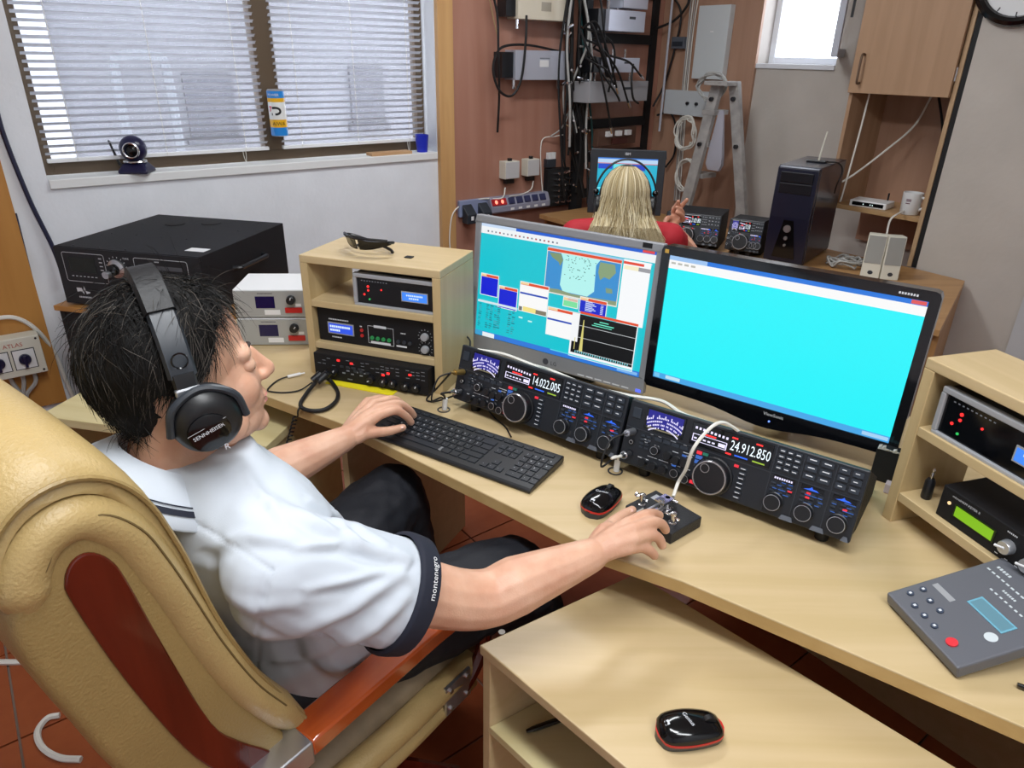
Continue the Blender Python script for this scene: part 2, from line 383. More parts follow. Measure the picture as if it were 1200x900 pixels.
# ------------------------------------------------------------------ venetian blinds
SLAT_M = mat('blind_slat', 'd4d6dc', .45)
def blind(m0, m1, z0, label):
    zt = WZ1-.03
    t = thing('venetian_blind', label, 'blind', wl((m0+m1)/2, -.092, z0), YL, 'white venetian blinds in the long window')
    w = m1-m0
    mb = MB(); c = [(-.012, -.0016), (-.006, .0004), (0, .0012), (.006, .0004), (.012, -.0016)]
    mb.M = Matrix.Rotation(R_(-28), 4, 'X')
    n = len(c); mb.add([(x, y, z) for x in (-w/2, w/2) for y, z in c], [[i, i+1, n+i+1, n+i] for i in range(n-1)])
    me = mb.mesh('slat'); me.materials.append(SLAT_M)
    k = 0; z = .03
    while z < zt-z0-.03:
        o = bpy.data.objects.new('slat', me); COL.objects.link(o); o.parent = t; o.location = (0, 0, z); o.rotation_euler = (random.uniform(-.05, .05), 0, 0); z += .0265
    mb = MB(); mb.box(-w/2, w/2, -.011, .011, -.004, .010); mb.build('bottom_rail', WHITE, t, bevel=.002)
    mb = MB(); mb.box(-w/2, w/2, -.02, .02, zt-z0-.03, zt-z0); mb.build('head_rail', WHITE, t)
    for f in (-.38, .0, .38):
        mb = MB(); mb.cyl((w*f, -.014, 0), (w*f, -.014, zt-z0-.02), .0012, n=5); mb.build('ladder_cord', CABLE_W, t)
    mb = MB(); mb.tube([(w*.36, -.014, 0), (w*.36+.003, -.014, -.03), (w*.36+.008, -.016, -.045), (w*.36+.012, -.014, -.02), (w*.36+.012, -.012, .004)], .0012, n=5); mb.build('cord_loop', CABLE_W, t)
    return t
blind(WM0+.022, 1.145, 1.155, 'wide white venetian blind in the left bay of the window')
blind(1.21, WM1-.02, 1.155, 'narrower white venetian blind in the right bay beside the wooden casing')
# ================================================================== FURNITURE AT THE MAIN DESK
DZ = .75
# main desk: curved front edge (left to right), then round the back
front = [at(240, 437), at(312, 464), at(406, 498), at(452, 521), at(480, 535), at(600, 594), at(705, 648), at(800, 681), at(1000, 766), at(1200, 852)]
front = [(p.x, p.y) for p in front] + [(.80, .585), (.86, .42), (.90, .25)]
back = [(1.32, .25), (1.34, .95), (1.12, 1.45), (.62, 1.95), (.12, 2.12), (-.25, 2.2), (-.9, 2.22), (-.98, 1.98)]
desk = thing('main_desk', 'beech laminate operating desk with a long angled front edge', 'desk')
poly = front + back
mb = MB(); mb.prism(poly, DZ-.026, DZ)
mb.build('desk_top', [BEECH], desk, bevel=.0025)
mb = MB()   # front edge band
fp = [Vector((a, b, 0)) for a, b in front]
for a, b in zip(fp[:-1], fp[1:]):
    d = (b-a).normalized(); nn = Vector((d.y, -d.x, 0))*.0015
    mb.quad(a+nn+Vector((0,0,DZ-.0255)), b+nn+Vector((0,0,DZ-.0255)), b+nn+Vector((0,0,DZ-.002)), a+nn+Vector((0,0,DZ-.002)))
mb.build('edge_band', BEECH_EDGE, desk)
def panel(a, b, z0, z1, t=.018, name='side_panel', m=BEECH, par=desk):
    a, b = Vector((*a, 0)), Vector((*b, 0)); d = (b-a).normalized(); nn = Vector((-d.y, d.x, 0))*t
    mb = MB(); mb.prism([(a.x, a.y), (b.x, b.y), (b.x+nn.x, b.y+nn.y), (a.x+nn.x, a.y+nn.y)], z0, z1); return mb.build(name, m, par)
panel((-.42, 1.56), (-.16, 2.1), 0, DZ-.026)
panel((.62, 1.86), (1.28, 1.0), 0, DZ-.026, name='modesty_panel')
panel((.93, .3), (1.28, .3), 0, DZ-.026)
panel((-.95, 2.1), (-.88, 1.9), 0, DZ-.026)

# low table in the foreground
LTZ = .64
P1, P2 = at(562, 756, LTZ), at(745, 672, LTZ)
dl = Vector((math.cos(R_(-45.5)), math.sin(R_(-45.5)), 0))
P3, P4 = P2+dl*1.05, P1+dl*1.05
lt = thing('low_table', 'low beech table with an open shelf in the foreground', 'table')
mb = MB(); mb.prism([(p.x, p.y) for p in (P1, P4, P3, P2)], LTZ-.02, LTZ); mb.build('table_top', BEECH, lt, bevel=.002)
s_ = (P2-P1).normalized()
def lpoly(a0, a1, b0, b1):   # a along length, b across
    q = lambda a, b: (P1+dl*a+(P2-P1)*b)
    return [(q(a, b).x, q(a, b).y) for a, b in ((a0, b0), (a1, b0), (a1, b1), (a0, b1))]
mb = MB(); mb.prism(lpoly(.004, .022, .01, .99), 0, LTZ-.02); mb.build('side_panel', BEECH, lt, bevel=.0015)
mb = MB(); mb.prism(lpoly(1.02, 1.04, .01, .99), 0, LTZ-.02); mb.build('side_panel', BEECH, lt)
mb = MB(); mb.prism(lpoly(.022, 1.02, .01, .99), LTZ-.20, LTZ-.182); mb.build('shelf', PALE_WOOD, lt, bevel=.0015)
mb = MB(); mb.prism(lpoly(.022, 1.02, .01, .99), .06, .078); mb.build('bottom_shelf', PALE_WOOD, lt)
mb = MB(); mb.prism(lpoly(.022, 1.02, .95, .99), .078, LTZ-.2); mb.build('back_panel', BEECH, lt)
c = at(588, 741, LTZ); mb = MB(); mb.cyl(c, c+Vector((0, 0, .0012)), .006, n=14); mb.build('screw_cap', mat('grey_screw', '8a8478', .4), lt)
# pen on its shelf
a, b = at(617, 857, LTZ-.176), at(660, 842, LTZ-.176)
mb = MB(); d = (b-a).normalized(); mb.tube([a, a+d*.012, a+d*.02, a+d*.14], [.003, .005, .0055, .0055], n=8, raw=True)
tag(mb.build('pen', BLACK_G, smooth=True), 'black pen lying on the shelf inside the low table', 'pen')

# pale low side table behind the operator
ST = .66
c0 = at(45, 487, ST); c1 = at(312, 523, ST)
dx = (c1-c0).normalized(); dy = Vector((-dx.y, dx.x, 0)); Ls = (c1-c0).length
stt = thing('side_table', 'pale laminate side table behind the operator\'s head', 'table', c0-Vector((0, 0, ST)), math.atan2(dx.y, dx.x))
mb = MB(); mb.box(0, Ls, 0, .42, ST-.025, ST); mb.build('table_top', PALE_WOOD, stt, bevel=.002)
mb = MB(); mb.box(Ls-.03, Ls-.012, .01, .40, 0, ST-.025); mb.build('side_panel', PALE_WOOD, stt)
mb = MB(); mb.box(.012, .03, .01, .40, 0, ST-.025); mb.build('side_panel', PALE_WOOD, stt)
mb = MB(); mb.box(.03, Ls-.03, .38, .40, .1, ST-.025); mb.build('back_panel', PALE_WOOD, stt)

# amplifier stand
sl, sy, sw_ = span((80, 359), (238, 384), .745)
sl = at(62, 358, .745); sy = R_(-12)
ast = thing('amplifier_stand', 'dark stand with an orange wooden top under the black amplifier', 'stand', (sl.x, sl.y, 0), sy)
mb = MB(); mb.box(0, .64, 0, .56, .727, .745); mb.build('stand_top', ORANGE_WOOD, ast, bevel=.002)
for x in (.012, .61):
    mb = MB(); mb.box(x, x+.018, .01, .54, 0, .727); mb.build('side_panel', BLACK_M, ast)
mb = MB(); mb.box(.03, .61, .012, .03, .45, .727); mb.build('front_rail', BLACK_M, ast)
mb = MB(); mb.box(.03, .61, .52, .54, .1, .727); mb.build('back_panel', BLACK_M, ast)

# desk-top shelf units
def shelf_unit(label, loc, yaw, w, h, d, boards, side_t=.022, top_t=.02):
    t = thing('desk_shelf', label, 'shelf', loc, yaw, 'small beech shelf units on the desk')
    mb = MB(); mb.box(0, w, 0, d, h-top_t, h); mb.build('top_board', BEECH, t, bevel=.002)
    for x in (0, w-side_t):
        mb = MB(); mb.box(x, x+side_t, 0, d, 0, h-top_t); mb.build('side_panel', wood('beech_upright', 'c7b083', 'bca376', .4, axis=2), t, bevel=.0015)
    for z in boards:
        mb = MB(); mb.box(side_t, w-side_t, 0.001, d, z-.018, z); mb.build('shelf_board', BEECH, t, bevel=.0015)
    return t
LSL, LSY, LSW = Vector((-.553, 1.768, DZ)), R_(-18.5), .395
shelf_unit('beech shelf unit holding black radio boxes beside the silver monitor', LSL, LSY, LSW, .330, .215, (.095, .212))
p = at(1033, 604); RSL, RSY = Vector((p.x, p.y, DZ)), R_(-73)
shelf_unit('beech shelf unit at the right end of the desk', RSL, RSY, .42, .336, .155, (.068, .209))

# ------------------------------------------------------------------ keyboard
kb = thing('computer_keyboard', 'black low-profile computer keyboard under the operator\'s left hand', 'keyboard', (-.262, 1.549, DZ), R_(-31.7))
KW, KD = .445, .146
mb = MB(); mb.prism_x([(0, .006), (0, .018), (-.004, .020), (-KD+.006, .011), (-KD, .008), (-KD, .002), (-.01, .002)], 0, KW)
mb.build('case', mat('keyboard_black', '17191d', .35), kb, bevel=.002)
KEYM = mat('key_black', '1d2127', .32)
def kz(y): return .0195-(.009)*(-y-.004)/(KD-.01)
_km = {}
def key(x, y, w, d=.0155, c_='-'):
    k = (round(w, 4), d)
    if k not in _km:
        m2 = MB(); m2.loft([[(-w/2*s, -d/2*s, z), (w/2*s, -d/2*s, z), (w/2*s, d/2*s, z), (-w/2*s, d/2*s, z)] for s, z in ((1, 0), (1, .0022), (.9, .0034))])
        me = m2.mesh('key'); me.materials.append(KEYM); _km[k] = me
    o = bpy.data.objects.new('key', _km[k]); COL.objects.link(o); o.parent = kb; o.location = (x, y, kz(y)-.0008); o.rotation_euler = (R_(3.6), 0, 0)
    legend.append((x, y, c_))
legend = []
U = .0189; X0 = .014
rows = [(-.041, [1]*13+[2]), (-.060, [1.5]+[1]*12+[1.5]), (-.079, [1.75]+[1]*11+[2.25]), (-.098, [1.25]+[1]*11+[2.75]), (-.117, [1.25, 1.25, 1.25, 6.25, 1.25, 1.25, 1.25, 1.25])]
for (y, ws), lt_ in zip(rows, ("`1234567890-= ", " QWERTYUIOP[] ", " ASDFGHJKL;' ", " ZXCVBNM,./- ", '        ')):
    x = X0
    for w, c_ in zip(ws, lt_): key(x+w*U/2, y, w*U-.0028, c_=c_); x += w*U
xn = X0+15*U+.008
for i in range(3):
    for y in (-.041, -.060): key(xn+(i+.5)*U, y, U-.0028)
    key(xn+(i+.5)*U, -.117, U-.0028)
key(xn+1.5*U, -.098, U-.0028)
xp = xn+3*U+.008
for i in range(4):
    for j, y in enumerate((-.041, -.060, -.079, -.098)):
        if i == 3 and j in (2,): continue
        key(xp+(i+.5)*U, y, U-.0028, c_=('/789', '*456', '-123', '+0.-')[j][i])
key(xp+U, -.117, 2*U-.0028); key(xp+2.5*U, -.117, U-.0028); key(xp+3.5*U, -.117, U-.0028)
for g in range(16):
    key(X0+.012+g*.0262, -.018, .022, .009)
mb = MB()
for i, (x, y, c_) in enumerate(legend):
    if c_ == ' ': continue
    s = .0042 if y < -.03 else .003
    add_text(mb, c_, s*1.5, Matrix.Translation((x-.004, y-.001, kz(y)+.0031)) @ Matrix.Rotation(R_(3.6), 4, 'X'))
stuff(mb.build('key_legends', PRINT, kb, fix=False))

# ------------------------------------------------------------------ mice
def make_mouse(label, loc, yaw):
    t = thing('computer_mouse', label, 'mouse', loc, yaw, 'black wireless mice with red trim')
    def ring(x, z0, z1, k, n=24):
        pass
    L, W, H = .102, .062, .037
    def prof(s):   # s 0..1 back to front: half width, top height
        w = W/2*(.80+.20*math.sin(math.pi*min(1, s*1.05)))*(1 if .06 < s < .94 else .86) * (1-.10*s)
        h = H*(.58+.42*math.sin(math.pi*(.22+.62*s)))*(1-.28*max(0, s-.45))
        return w, h
    shell, side, base = MB(), MB(), MB()
    rs, rr, rb = [], [], []
    for i in range(17):
        s = i/16; w, h = prof(s); e = math.sqrt(max(0, 1-(2*s-1)**8)); w *= max(.25, e); h = .010+(h-.010)*max(.12, e)
        x = (s-.5)*L
        rs.append([(x, w*math.cos(a)*(1 if abs(math.cos(a)) < .98 else 1), .0145+(h-.0145)*max(0, math.sin(a))**.75) for a in [math.pi*j/14 for j in range(15)]])
        rr.append([(x, -w*1.015, .0125), (x, -w*1.02, .0165), (x, w*1.02, .0165), (x, w*1.015, .0125)])
        rb.append([(x, -w*.86, 0.0005), (x, -w, .0127), (x, w, .0127), (x, w*.86, .0005)])
    shell.loft(rs); side.loft(rr); base.loft(rb)
    shell.build('shell', BLACK_G, t, smooth=True, angle=60); side.build('red_trim', RED, t, smooth=True); base.build('base', DGREY, t, smooth=True, angle=60)
    mb = MB(); mb.cyl((L*.27, -.004, .026), (L*.27, .004, .026), .0105, n=16); mb.build('scroll_wheel', RUBBER, t, smooth=True)
    mb = MB(); add_text(mb, 'Genius', .009, Matrix.Translation((-.012, .010, .0374)) @ Matrix.Rotation(R_(-70), 4, 'Z'))
    mb.add([(-.040, .004, .0315), (-.040, -.004, .0315), (-.034, -.004, .0345), (-.034, .004, .0345)], [(0, 1, 2, 3)])
    mb.build('logo', PRINT, t, fix=False)
    return t
p = at(705, 593); make_mouse('black mouse with red trim on the desk beside the morse key', (p.x, p.y, DZ), R_(52))
p = at(807, 862, LTZ); make_mouse('black mouse with red trim lying on the low foreground table', (p.x, p.y, LTZ), R_(8))

# ------------------------------------------------------------------ morse paddle
pk = thing('morse_paddle', 'black and chrome morse paddle key under the operator\'s right hand', 'morse key', at(733, 591, .776)-Vector((0, 0, .026)), R_(-51))
mb = MB(); mb.box(0, .113, 0, .088, 0, .024); mb.build('base', mat('crackle_black', '1c1e22', .5, bump=.5, bscale=500), pk, bevel=.002)
for x in (.018, .093):
    mb = MB(); mb.lathe([(.008, 0), (.008, .003), (.005, .004), (.004, .018), (.006, .019), (.006, .024), (.003, .026)], (x, .026, .024), n=14); mb.build('contact_post', CHROME, pk, smooth=True)
    mb = MB(); mb.cyl((x-.014, .026, .040), (x+.014, .026, .040), .0022, n=8); mb.cyl((x-.016, .026, .040), (x-.012, .026, .040), .005, n=12); mb.build('adjusting_screw', CHROME, pk, smooth=True)
mb = MB(); mb.box(.042, .068, .028, .06, .024, .030); mb.cyl((.055, .036, .03), (.055, .036, .054), .006, n=12); mb.cyl((.055, .054, .03), (.055, .054, .05), .005, n=12); mb.box(.044, .066, .03, .06, .044, .05); mb.build('yoke', CHROME, pk, smooth=True, angle=30)
for s in (-1, 1):
    mb = MB(); mb.box(.055+s*.006-.002, .055+s*.006+.002, -.008, .045, .034, .040); mb.build('lever_arm', STEEL, pk)
    mb = MB(); mb.box(.055+s*.008-.0013, .055+s*.008+.0013, -.034, -.004, .028, .046); mb.build('finger_paddle', mat('clear_acrylic', 'd8d8d2', .15, alpha=.55), pk, bevel=.001)
mb = MB(); mb.cyl((.055-.016, .066, .040), (.055+.016, .066, .040), .0035, n=10); mb.cyl((.055, .06, .036), (.055, .074, .036), .005, n=10); mb.build('tension_spring', CHROME, pk, smooth=True)
mb = MB(); mb.box(.012, .032, .058, .076, .024, .0244); mb.build('label_plate', SILVER, pk)
# ================================================================== RADIOS AND MONITORS
LCDB = E_('lcd_blue', '2b6cff', 1.0); LCDW = E_('lcd_white', 'dff2ff', 1.0); VFD = E_('digits', 'e8f6ff', 1.3)
LED_R = E_('led_red', 'ff2a2a', 1.6); LED_G = E_('led_green', '2fe06a', .8); METER = E_('meter', '2a28c8', .45); METER_W = E_('meter_scale', 'e6e0ff', 1.2)
BTN_B = mat('blue_print', '4a78d8', .5); RADIO_FACE = mat('radio_face', '1b1f26', .42); RADIO_BTN = mat('radio_button', '2c333d', .4)
KNOB = mat('knob_black', '15171b', .35); SCREEN_BLK = mat('display_glass', '05060a', .1)
RW, RH, RT = .462, .137, R_(17)
class Face:      # reclined front panel: u right, v up (metres), d outwards
    def __init__(s, tilt, z0): s.M = Matrix.Translation((0, 0, z0)) @ Matrix.Rotation(-tilt, 4, 'X') @ FRONT
    def m(s, u, v, d=0): return s.M @ Matrix.Translation((u, v, d))
    def rect(s, mb, u, v, w, h, d=.0006, base=0):
        M0 = mb.M; mb.M = M0 @ s.M
        if d > base+.0011: mb.box(u, u+w, v, v+h, base, d)
        else: mb.quad((u, v, d), (u+w, v, d), (u+w, v+h, d), (u, v+h, d))
        mb.M = M0
def make_radio(label, loc, yaw, freq, sub='', group='black base-station transceivers', W=RW, D=.24, flat=False):
    t = thing('radio_transceiver', label, 'radio', loc, yaw, group)
    F = Face(RT, .028); s = W/RW
    yt, zt = RH*math.sin(RT), .028+RH*math.cos(RT)
    mb = MB(); mb.prism_x([(.006, .030), (yt+.006, zt-.001), (D, .150 if flat else .046), (D, .003), (.085, .003)], .003, W-.003); mb.build('body', BLACK_P, t, bevel=.002)
    mb = MB(); mb.M = F.M; mb.box(0, W, 0, RH, -.012, 0); mb.build('front_panel', RADIO_FACE, t, bevel=.003)
    for x, y, h in ((.05, .03, .03), (W-.05, .03, .03), (.05, D-.04, .006), (W-.05, D-.04, .006)):
        mb = MB(); mb.cyl((x, y, 0), (x, y, h), .012, .014, n=14); mb.build('foot', RUBBER, t, smooth=True)
    u = lambda a: a*W
    v = lambda a: a*RH
    # raised upper bezel and ribs
    mb = MB(); F.rect(mb, u(.005), v(.575), u(.65), v(.012), .0018); F.rect(mb, u(.655), v(.04), u(.004), v(.93), .0018)
    F.rect(mb, u(.66), v(.585), u(.335), v(.010), .0018)
    for a in (.765, .885): F.rect(mb, u(a), v(.05), u(.0035), v(.9), .0016)
    mb.build('panel_ribs', DGREY, t)
    # lighted meter
    mb = MB(); F.rect(mb, u(.085), v(.63), u(.185), v(.32), .0022); m = mb.build('meter', SCREEN_BLK, t, bevel=.001)
    mb = MB(); F.rect(mb, u(.095), v(.69), u(.165), v(.24), .0026); mb.cur = 1
    rng = random.Random(3)
    M0 = mb.M; mb.M = F.M
    for j, (cy, rad) in enumerate(((.56, .36), (.5, .33), (.45, .3), (.40, .28))):
        for i in range(26):
            a = R_(125-i*2.8); cx = u(.178)
            if rng.random() < .22: continue
            r0 = v(rad); x = cx+math.cos(a)*u(.15)*1.0*(1-.07*j); y = v(.44-.05*j)+math.sin(a)*v(.40)
            h = v(.055) if (i % 4 == 0 and j == 0) else v(.022)
            mb.quad((x, y, .0030), (x+u(.0042), y-.0004, .0030), (x+u(.0042), y+h, .0030), (x, y+h, .0030))
    mb.M = M0; mb.build('scale', [METER, METER_W], m, fix=False)
    mb = MB(); F.rect(mb, u(.10), v(.655), u(.15), v(.018), .0028); mb.build('brand_strip', mat('grey_strip', '8a8266', .4), m, fix=False)
    # main display
    mb = MB(); F.rect(mb, u(.30), v(.62), u(.345), v(.33), .0022); dsp = mb.build('display', SCREEN_BLK, t, bevel=.001)
    mb = MB(); M0 = mb.M
    add_text(mb, freq, v(.205), F.m(u(.474), v(.715), .0026) @ Matrix.Shear('XY', 4, (0, 0)), sx=.62*s); mb.cur = 1
    for i in range(9): F.rect(mb, u(.315+.017*i), v(.86-.003*i), u(.009), v(.035), .0026)
    for a, b, c, d2 in ((.31, .68, .15, .008), (.31, .78, .15, .008), (.31, .68, .004, .1), (.457, .68, .004, .1)): F.rect(mb, u(a), v(b), u(c), v(d2), .0026)
    F.rect(mb, u(.425), v(.705), u(.03), v(.05), .0027)
    for i in range(5): F.rect(mb, u(.318+.02*i), v(.715), u(.012), v(.022), .0026)
    mb.cur = 2
    for a, b, w_ in ((.475, .88, .024), (.575, .89, .026), (.462, .64, .024), (.35, .80, .06)): F.rect(mb, u(a), v(b), u(w_), v(.022), .0026)
    mb.cur = 3; F.rect(mb, u(.50), v(.645), u(.055), v(.02), .0026); mb.cur = 4; F.rect(mb, u(.575), v(.645), u(.05), v(.02), .0026)
    mb.build('readout', [VFD, METER_W, LED_R, LCDB, E_('led_lime', 'b8e040', .7)], dsp, fix=False)
    # tuning dial
    def knob(a, b, r, h, name='knob', ring=True, mk=KNOB):
        M = F.m(u(a), v(b), 0); c = M @ Vector((0, 0, 0)); ax = (M.to_3x3() @ Vector((0, 0, 1)))
        mb = MB(); mb.lathe([(r*1.08, 0), (r*1.08, h*.2), (r, h*.25), (r*.97, h*.9), (r*.9, h)], c, ax, n=28); k = mb.build(name, mk, t, smooth=True, angle=35)
        if ring:
            mb = MB(); mb.ring(c+ax*h*.97, ax, r*.88, r*.045 if r > .01 else r*.07, n=28, k=6); mb.build('bright_ring', STEEL, k, smooth=True)
        return k, c, ax, M
    dial, c, ax, M = knob(.435, .27, .036, .026, 'tuning_dial')
    q = M @ Vector((-.012, .016, .0265)); mb = MB(); mb.ring(q, ax, .0085, .0008, n=22, k=6); mb.build('finger_ring', STEEL, dial, smooth=True)
    mb = MB(); mb.lathe([(.0082, 0), (.0078, -.0012), (.001, -.0015)], q+ax*.0006, ax, n=20, cap=False); mb.build('finger_dimple', BLACK_G, dial, smooth=True)
    for a in (.695, .815, .94): knob(a, .21, .0165, .016)
    for a, b in ((.165, .36), (.275, .13), (.325, .10)): knob(a, b, .009, .012)
    for a, b in ((.225, .34), (.265, .31), (.305, .33), (.12, .12), (.17, .11), (.22, .12)): knob(a, b, .0085, .011, ring=False)
    # buttons too small to pick apart: one mesh per cluster
    def grid(name, us, vs_, w, h, mk, d=.003, par=t):
        mb = MB()
        for b in vs_:
            for a in us: F.rect(mb, u(a), v(b), u(w), v(h), d)
        return stuff(mb.build(name, mk, par, fix=False))
    grid('keypad_buttons', (.668, .699, .730), (.895, .815, .735, .655), .025, .052, RADIO_BTN)
    grid('band_buttons', (.775, .830), (.875, .765, .655), .045, .07, RADIO_BTN)
    grid('mode_buttons', (.896, .945), (.87, .765, .655), .038, .075, RADIO_BTN)
    grid('function_keys', (.15, .19, .23, .27), (.50,), .034, .05, RADIO_BTN)
    grid('side_keys', (.085, .112), (.50, .44, .38, .32), .018, .028, RADIO_BTN)
    grid('memory_keys', (.535,), (.49, .42, .35, .28, .21, .14, .07), .03, .035, RADIO_BTN)
    grid('dial_keys', (.345,), (.32, .25, .18), .028, .035, RADIO_BTN)
    for base in (.668, .785, .90): grid('clarifier_keys', (base, base+.034, base+.066), (.455, .40, .345), .018, .026, RADIO_BTN)
    mb = MB(); rng = random.Random(5)
    for b in (.915, .835, .755, .675):
        for a in (.672, .703, .734): F.rect(mb, u(a), v(b), u(.016), v(.012), .0033)
    for b in (.915, .805, .695):
        for a in (.785, .840): F.rect(mb, u(a), v(b), u(.026), v(.014), .0033)
        for a in (.905, .953): F.rect(mb, u(a), v(b-.005), u(.016), v(.012), .0033)
    for i in range(34): F.rect(mb, u(rng.uniform(.09, .33)), v(rng.choice((.17, .23, .42, .46, .565))), u(.014), v(.010), .0008)
    for b in (.49, .42, .35, .28, .21, .14, .07): F.rect(mb, u(.539), v(b+.012), u(.02), v(.01), .0033)
    stuff(mb.build('white_legends', PRINT, t, fix=False))
    mb = MB()
    for base in (.668, .785, .90):
        for k in range(10): F.rect(mb, u(base+rng.uniform(0, .07)), v(rng.choice((.33, .385, .44, .49))), u(.017), v(.011), .0009)
    F.rect(mb, u(.345), v(.44), u(.028), v(.05), .003); F.rect(mb, u(.345), v(.37), u(.028), v(.05), .003)
    F.rect(mb, u(.285), v(.40), u(.02), v(.03), .001); F.rect(mb, u(.25), v(.21), u(.02), v(.03), .001)
    stuff(mb.build('blue_legends', E_('blue_key', '4a86f0', .55), t, fix=False))
    mb = MB(); F.rect(mb, u(.345), v(.51), u(.022), v(.045), .003); F.rect(mb, u(.51), v(.50), u(.018), v(.035), .003); F.rect(mb, u(.345), v(.06), u(.025), v(.045), .003)
    for a, b in ((.737, .40), (.805, .46), (.805, .40), (.945, .40)): F.rect(mb, u(a), v(b), u(.016), v(.022), .0033)
    stuff(mb.build('red_lights', E_('red_key', 'ff3346', .9), t, fix=False))
    mb = MB(); F.rect(mb, u(.372), v(.515), u(.024), v(.04), .003); mb.build('green_key', mat('teal_key', '2f7f6c', .4), t, fix=False)
    for a in (.67, .78, .90):
        mb = MB(); F.rect(mb, u(a), v(.51), u(.085), v(.06), .0012); sub_d = mb.build('sub_display', SCREEN_BLK, t, fix=False)
    mb = MB(); add_bars(mb, 8, v(.05), F.m(u(.675), v(.522), .0016)); mb.cur = 1
    for a in (.79, .91):
        M0 = mb.M; mb.M = F.M; mb.add([(u(a), v(.515), .0016), (u(a+.06), v(.515), .0016), (u(a+.05), v(.535), .0016), (u(a+.035), v(.54), .0016), (u(a+.03), v(.565), .0016), (u(a+.022), v(.54), .0016)], [(0, 1, 2, 3, 4, 5)]); mb.M = M0
    stuff(mb.build('sub_readout', [METER_W, LCDB], sub_d, fix=False))
    # power button, jacks, chin plates
    mb = MB(); F.rect(mb, u(.022), v(.74), u(.04), v(.16), .003); mb.build('power_button', RADIO_BTN, t, bevel=.001)
    for b in (.53, .36, .17):
        M = F.m(u(.045), v(b)); mb = MB(); ax = M.to_3x3() @ Vector((0, 0, 1)); mb.lathe([(.0068, 0), (.0068, .003), (.0042, .0035)], M @ Vector((0, 0, 0)), ax, n=16); jk = mb.build('jack_socket', BLACK, t, smooth=True, angle=30); mb = MB(); mb.ring(M @ Vector((0, 0, .0035)), ax, .0038, .0008, n=16, k=5); mb.build('metal_ring', STEEL, jk, smooth=True)
    for a, b in ((.73, .055), (.85, .055), (.965, .03)):
        mb = MB(); M0 = mb.M; mb.M = F.M; mb.add([(u(a), v(.01), .004), (u(a+b), v(.01), .004), (u(a+b-.008), v(.075), .002), (u(a+.008), v(.075), .002)], [(0, 1, 2, 3)]); mb.M = M0
        mb.build('chin_plate', GREY_P, t, fix=False)
    return t
R1 = make_radio('black transceiver on the left showing 14.022.005 under the silver monitor', (-.147, 1.569, DZ), R_(-36.8), '14.022.005')
R2 = make_radio('black transceiver on the right showing 24.912.850 beside the morse paddle', (.227, 1.284, DZ), R_(-35.5), '24.912.850')

# ------------------------------------------------------------------ monitors
class Screen:
    def __init__(s, w, h): s.w, s.h, s.mb, s.cols, s.k = w, h, MB(), [], 0
    def rect(s, u0, v0, u1, v1, col, e=1.0):
        key = (col, e)
        if key not in s.cols: s.cols.append(key)
        s.mb.cur = s.cols.index(key); s.k += 1; y = -.00004*s.k
        a, b, c, d = u0*s.w, u1*s.w, s.h*(1-v1), s.h*(1-v0)
        s.mb.quad((a, y, c), (b, y, c), (b, y, d), (a, y, d))
    def poly(s, pts, col, e=1.0):
        key = (col, e)
        if key not in s.cols: s.cols.append(key)
        s.mb.cur = s.cols.index(key); s.k += 1; y = -.00004*s.k
        s.mb.add([(u*s.w, y, s.h*(1-v)) for u, v in pts], [list(range(len(pts)))])
    def mats(s): return [E_('px_%s_%g' % k, *k) for k in s.cols]
rng = random.Random(11)
# silver monitor
SC = 1.09
lm_w, lm_h = .51*SC, .351*SC
lloc = CAMP+(Vector((-.119, 1.768, .837))-CAMP)*(SC); 
lm = thing('computer_monitor', 'silver flat monitor showing logging windows and a world map', 'monitor', (lloc.x, lloc.y, DZ), R_(-33.7))
hz = lloc.z-DZ; TL_ = R_(-6)
TM = Matrix.Translation((0, 0, hz)) @ Matrix.Rotation(TL_, 4, 'X')
bz = .018; sw, sh = lm_w-2*bz, lm_h-bz-.042
mb = MB(); mb.M = TM
for a in ((0, lm_w, 0, .022, lm_h-bz, lm_h), (0, lm_w, 0, .022, 0, .042), (0, bz, 0, .022, .042, lm_h-bz), (lm_w-bz, lm_w, 0, .022, .042, lm_h-bz)): mb.box(*a)
mb.build('bezel', mat('silver_bezel', '93959a', .38, metal=.15), lm, bevel=.003)
mb = MB(); mb.M = TM; mb.box(.01, lm_w-.01, .022, .05, .01, lm_h-.01); mb.build('back_shell', DGREY, lm, bevel=.006)
mb = MB(); mb.M = TM; mb.box(lm_w/2-.04, lm_w/2+.04, .05, .075, .03, .22); mb.build('stand_arm', DGREY, lm)
mb = MB(); mb.box(lm_w/2-.12, lm_w/2+.12, .03, .2, 0, .012); mb.box(lm_w/2-.035, lm_w/2+.035, .075, .11, .012, hz+.1); mb.build('stand_base', DGREY, lm, bevel=.003)
S = Screen(sw, sh)
S.rect(0, 0, 1, 1, '10c8d6', .95); S.rect(0, 0, 1, .035, '1f5fd0'); S.rect(0, 0, .22, .035, 'c8dcf5'); S.rect(.93, .005, .99, .03, 'e04848')
S.rect(0, .035, 1, .095, 'eef2f4')
for i in range(18): S.rect(.04+.025*i, .065, .05+.025*i, .078, random.choice(['404a66', 'a04040', '808a96']))
S.rect(.02, .955, 1, 1, '2f78d8'); S.rect(0, .955, .05, 1, '3f9fd0'); S.rect(.05, .96, .13, 1, 'e8f0f4'); S.rect(.88, .965, .99, .99, '7fb8ee')
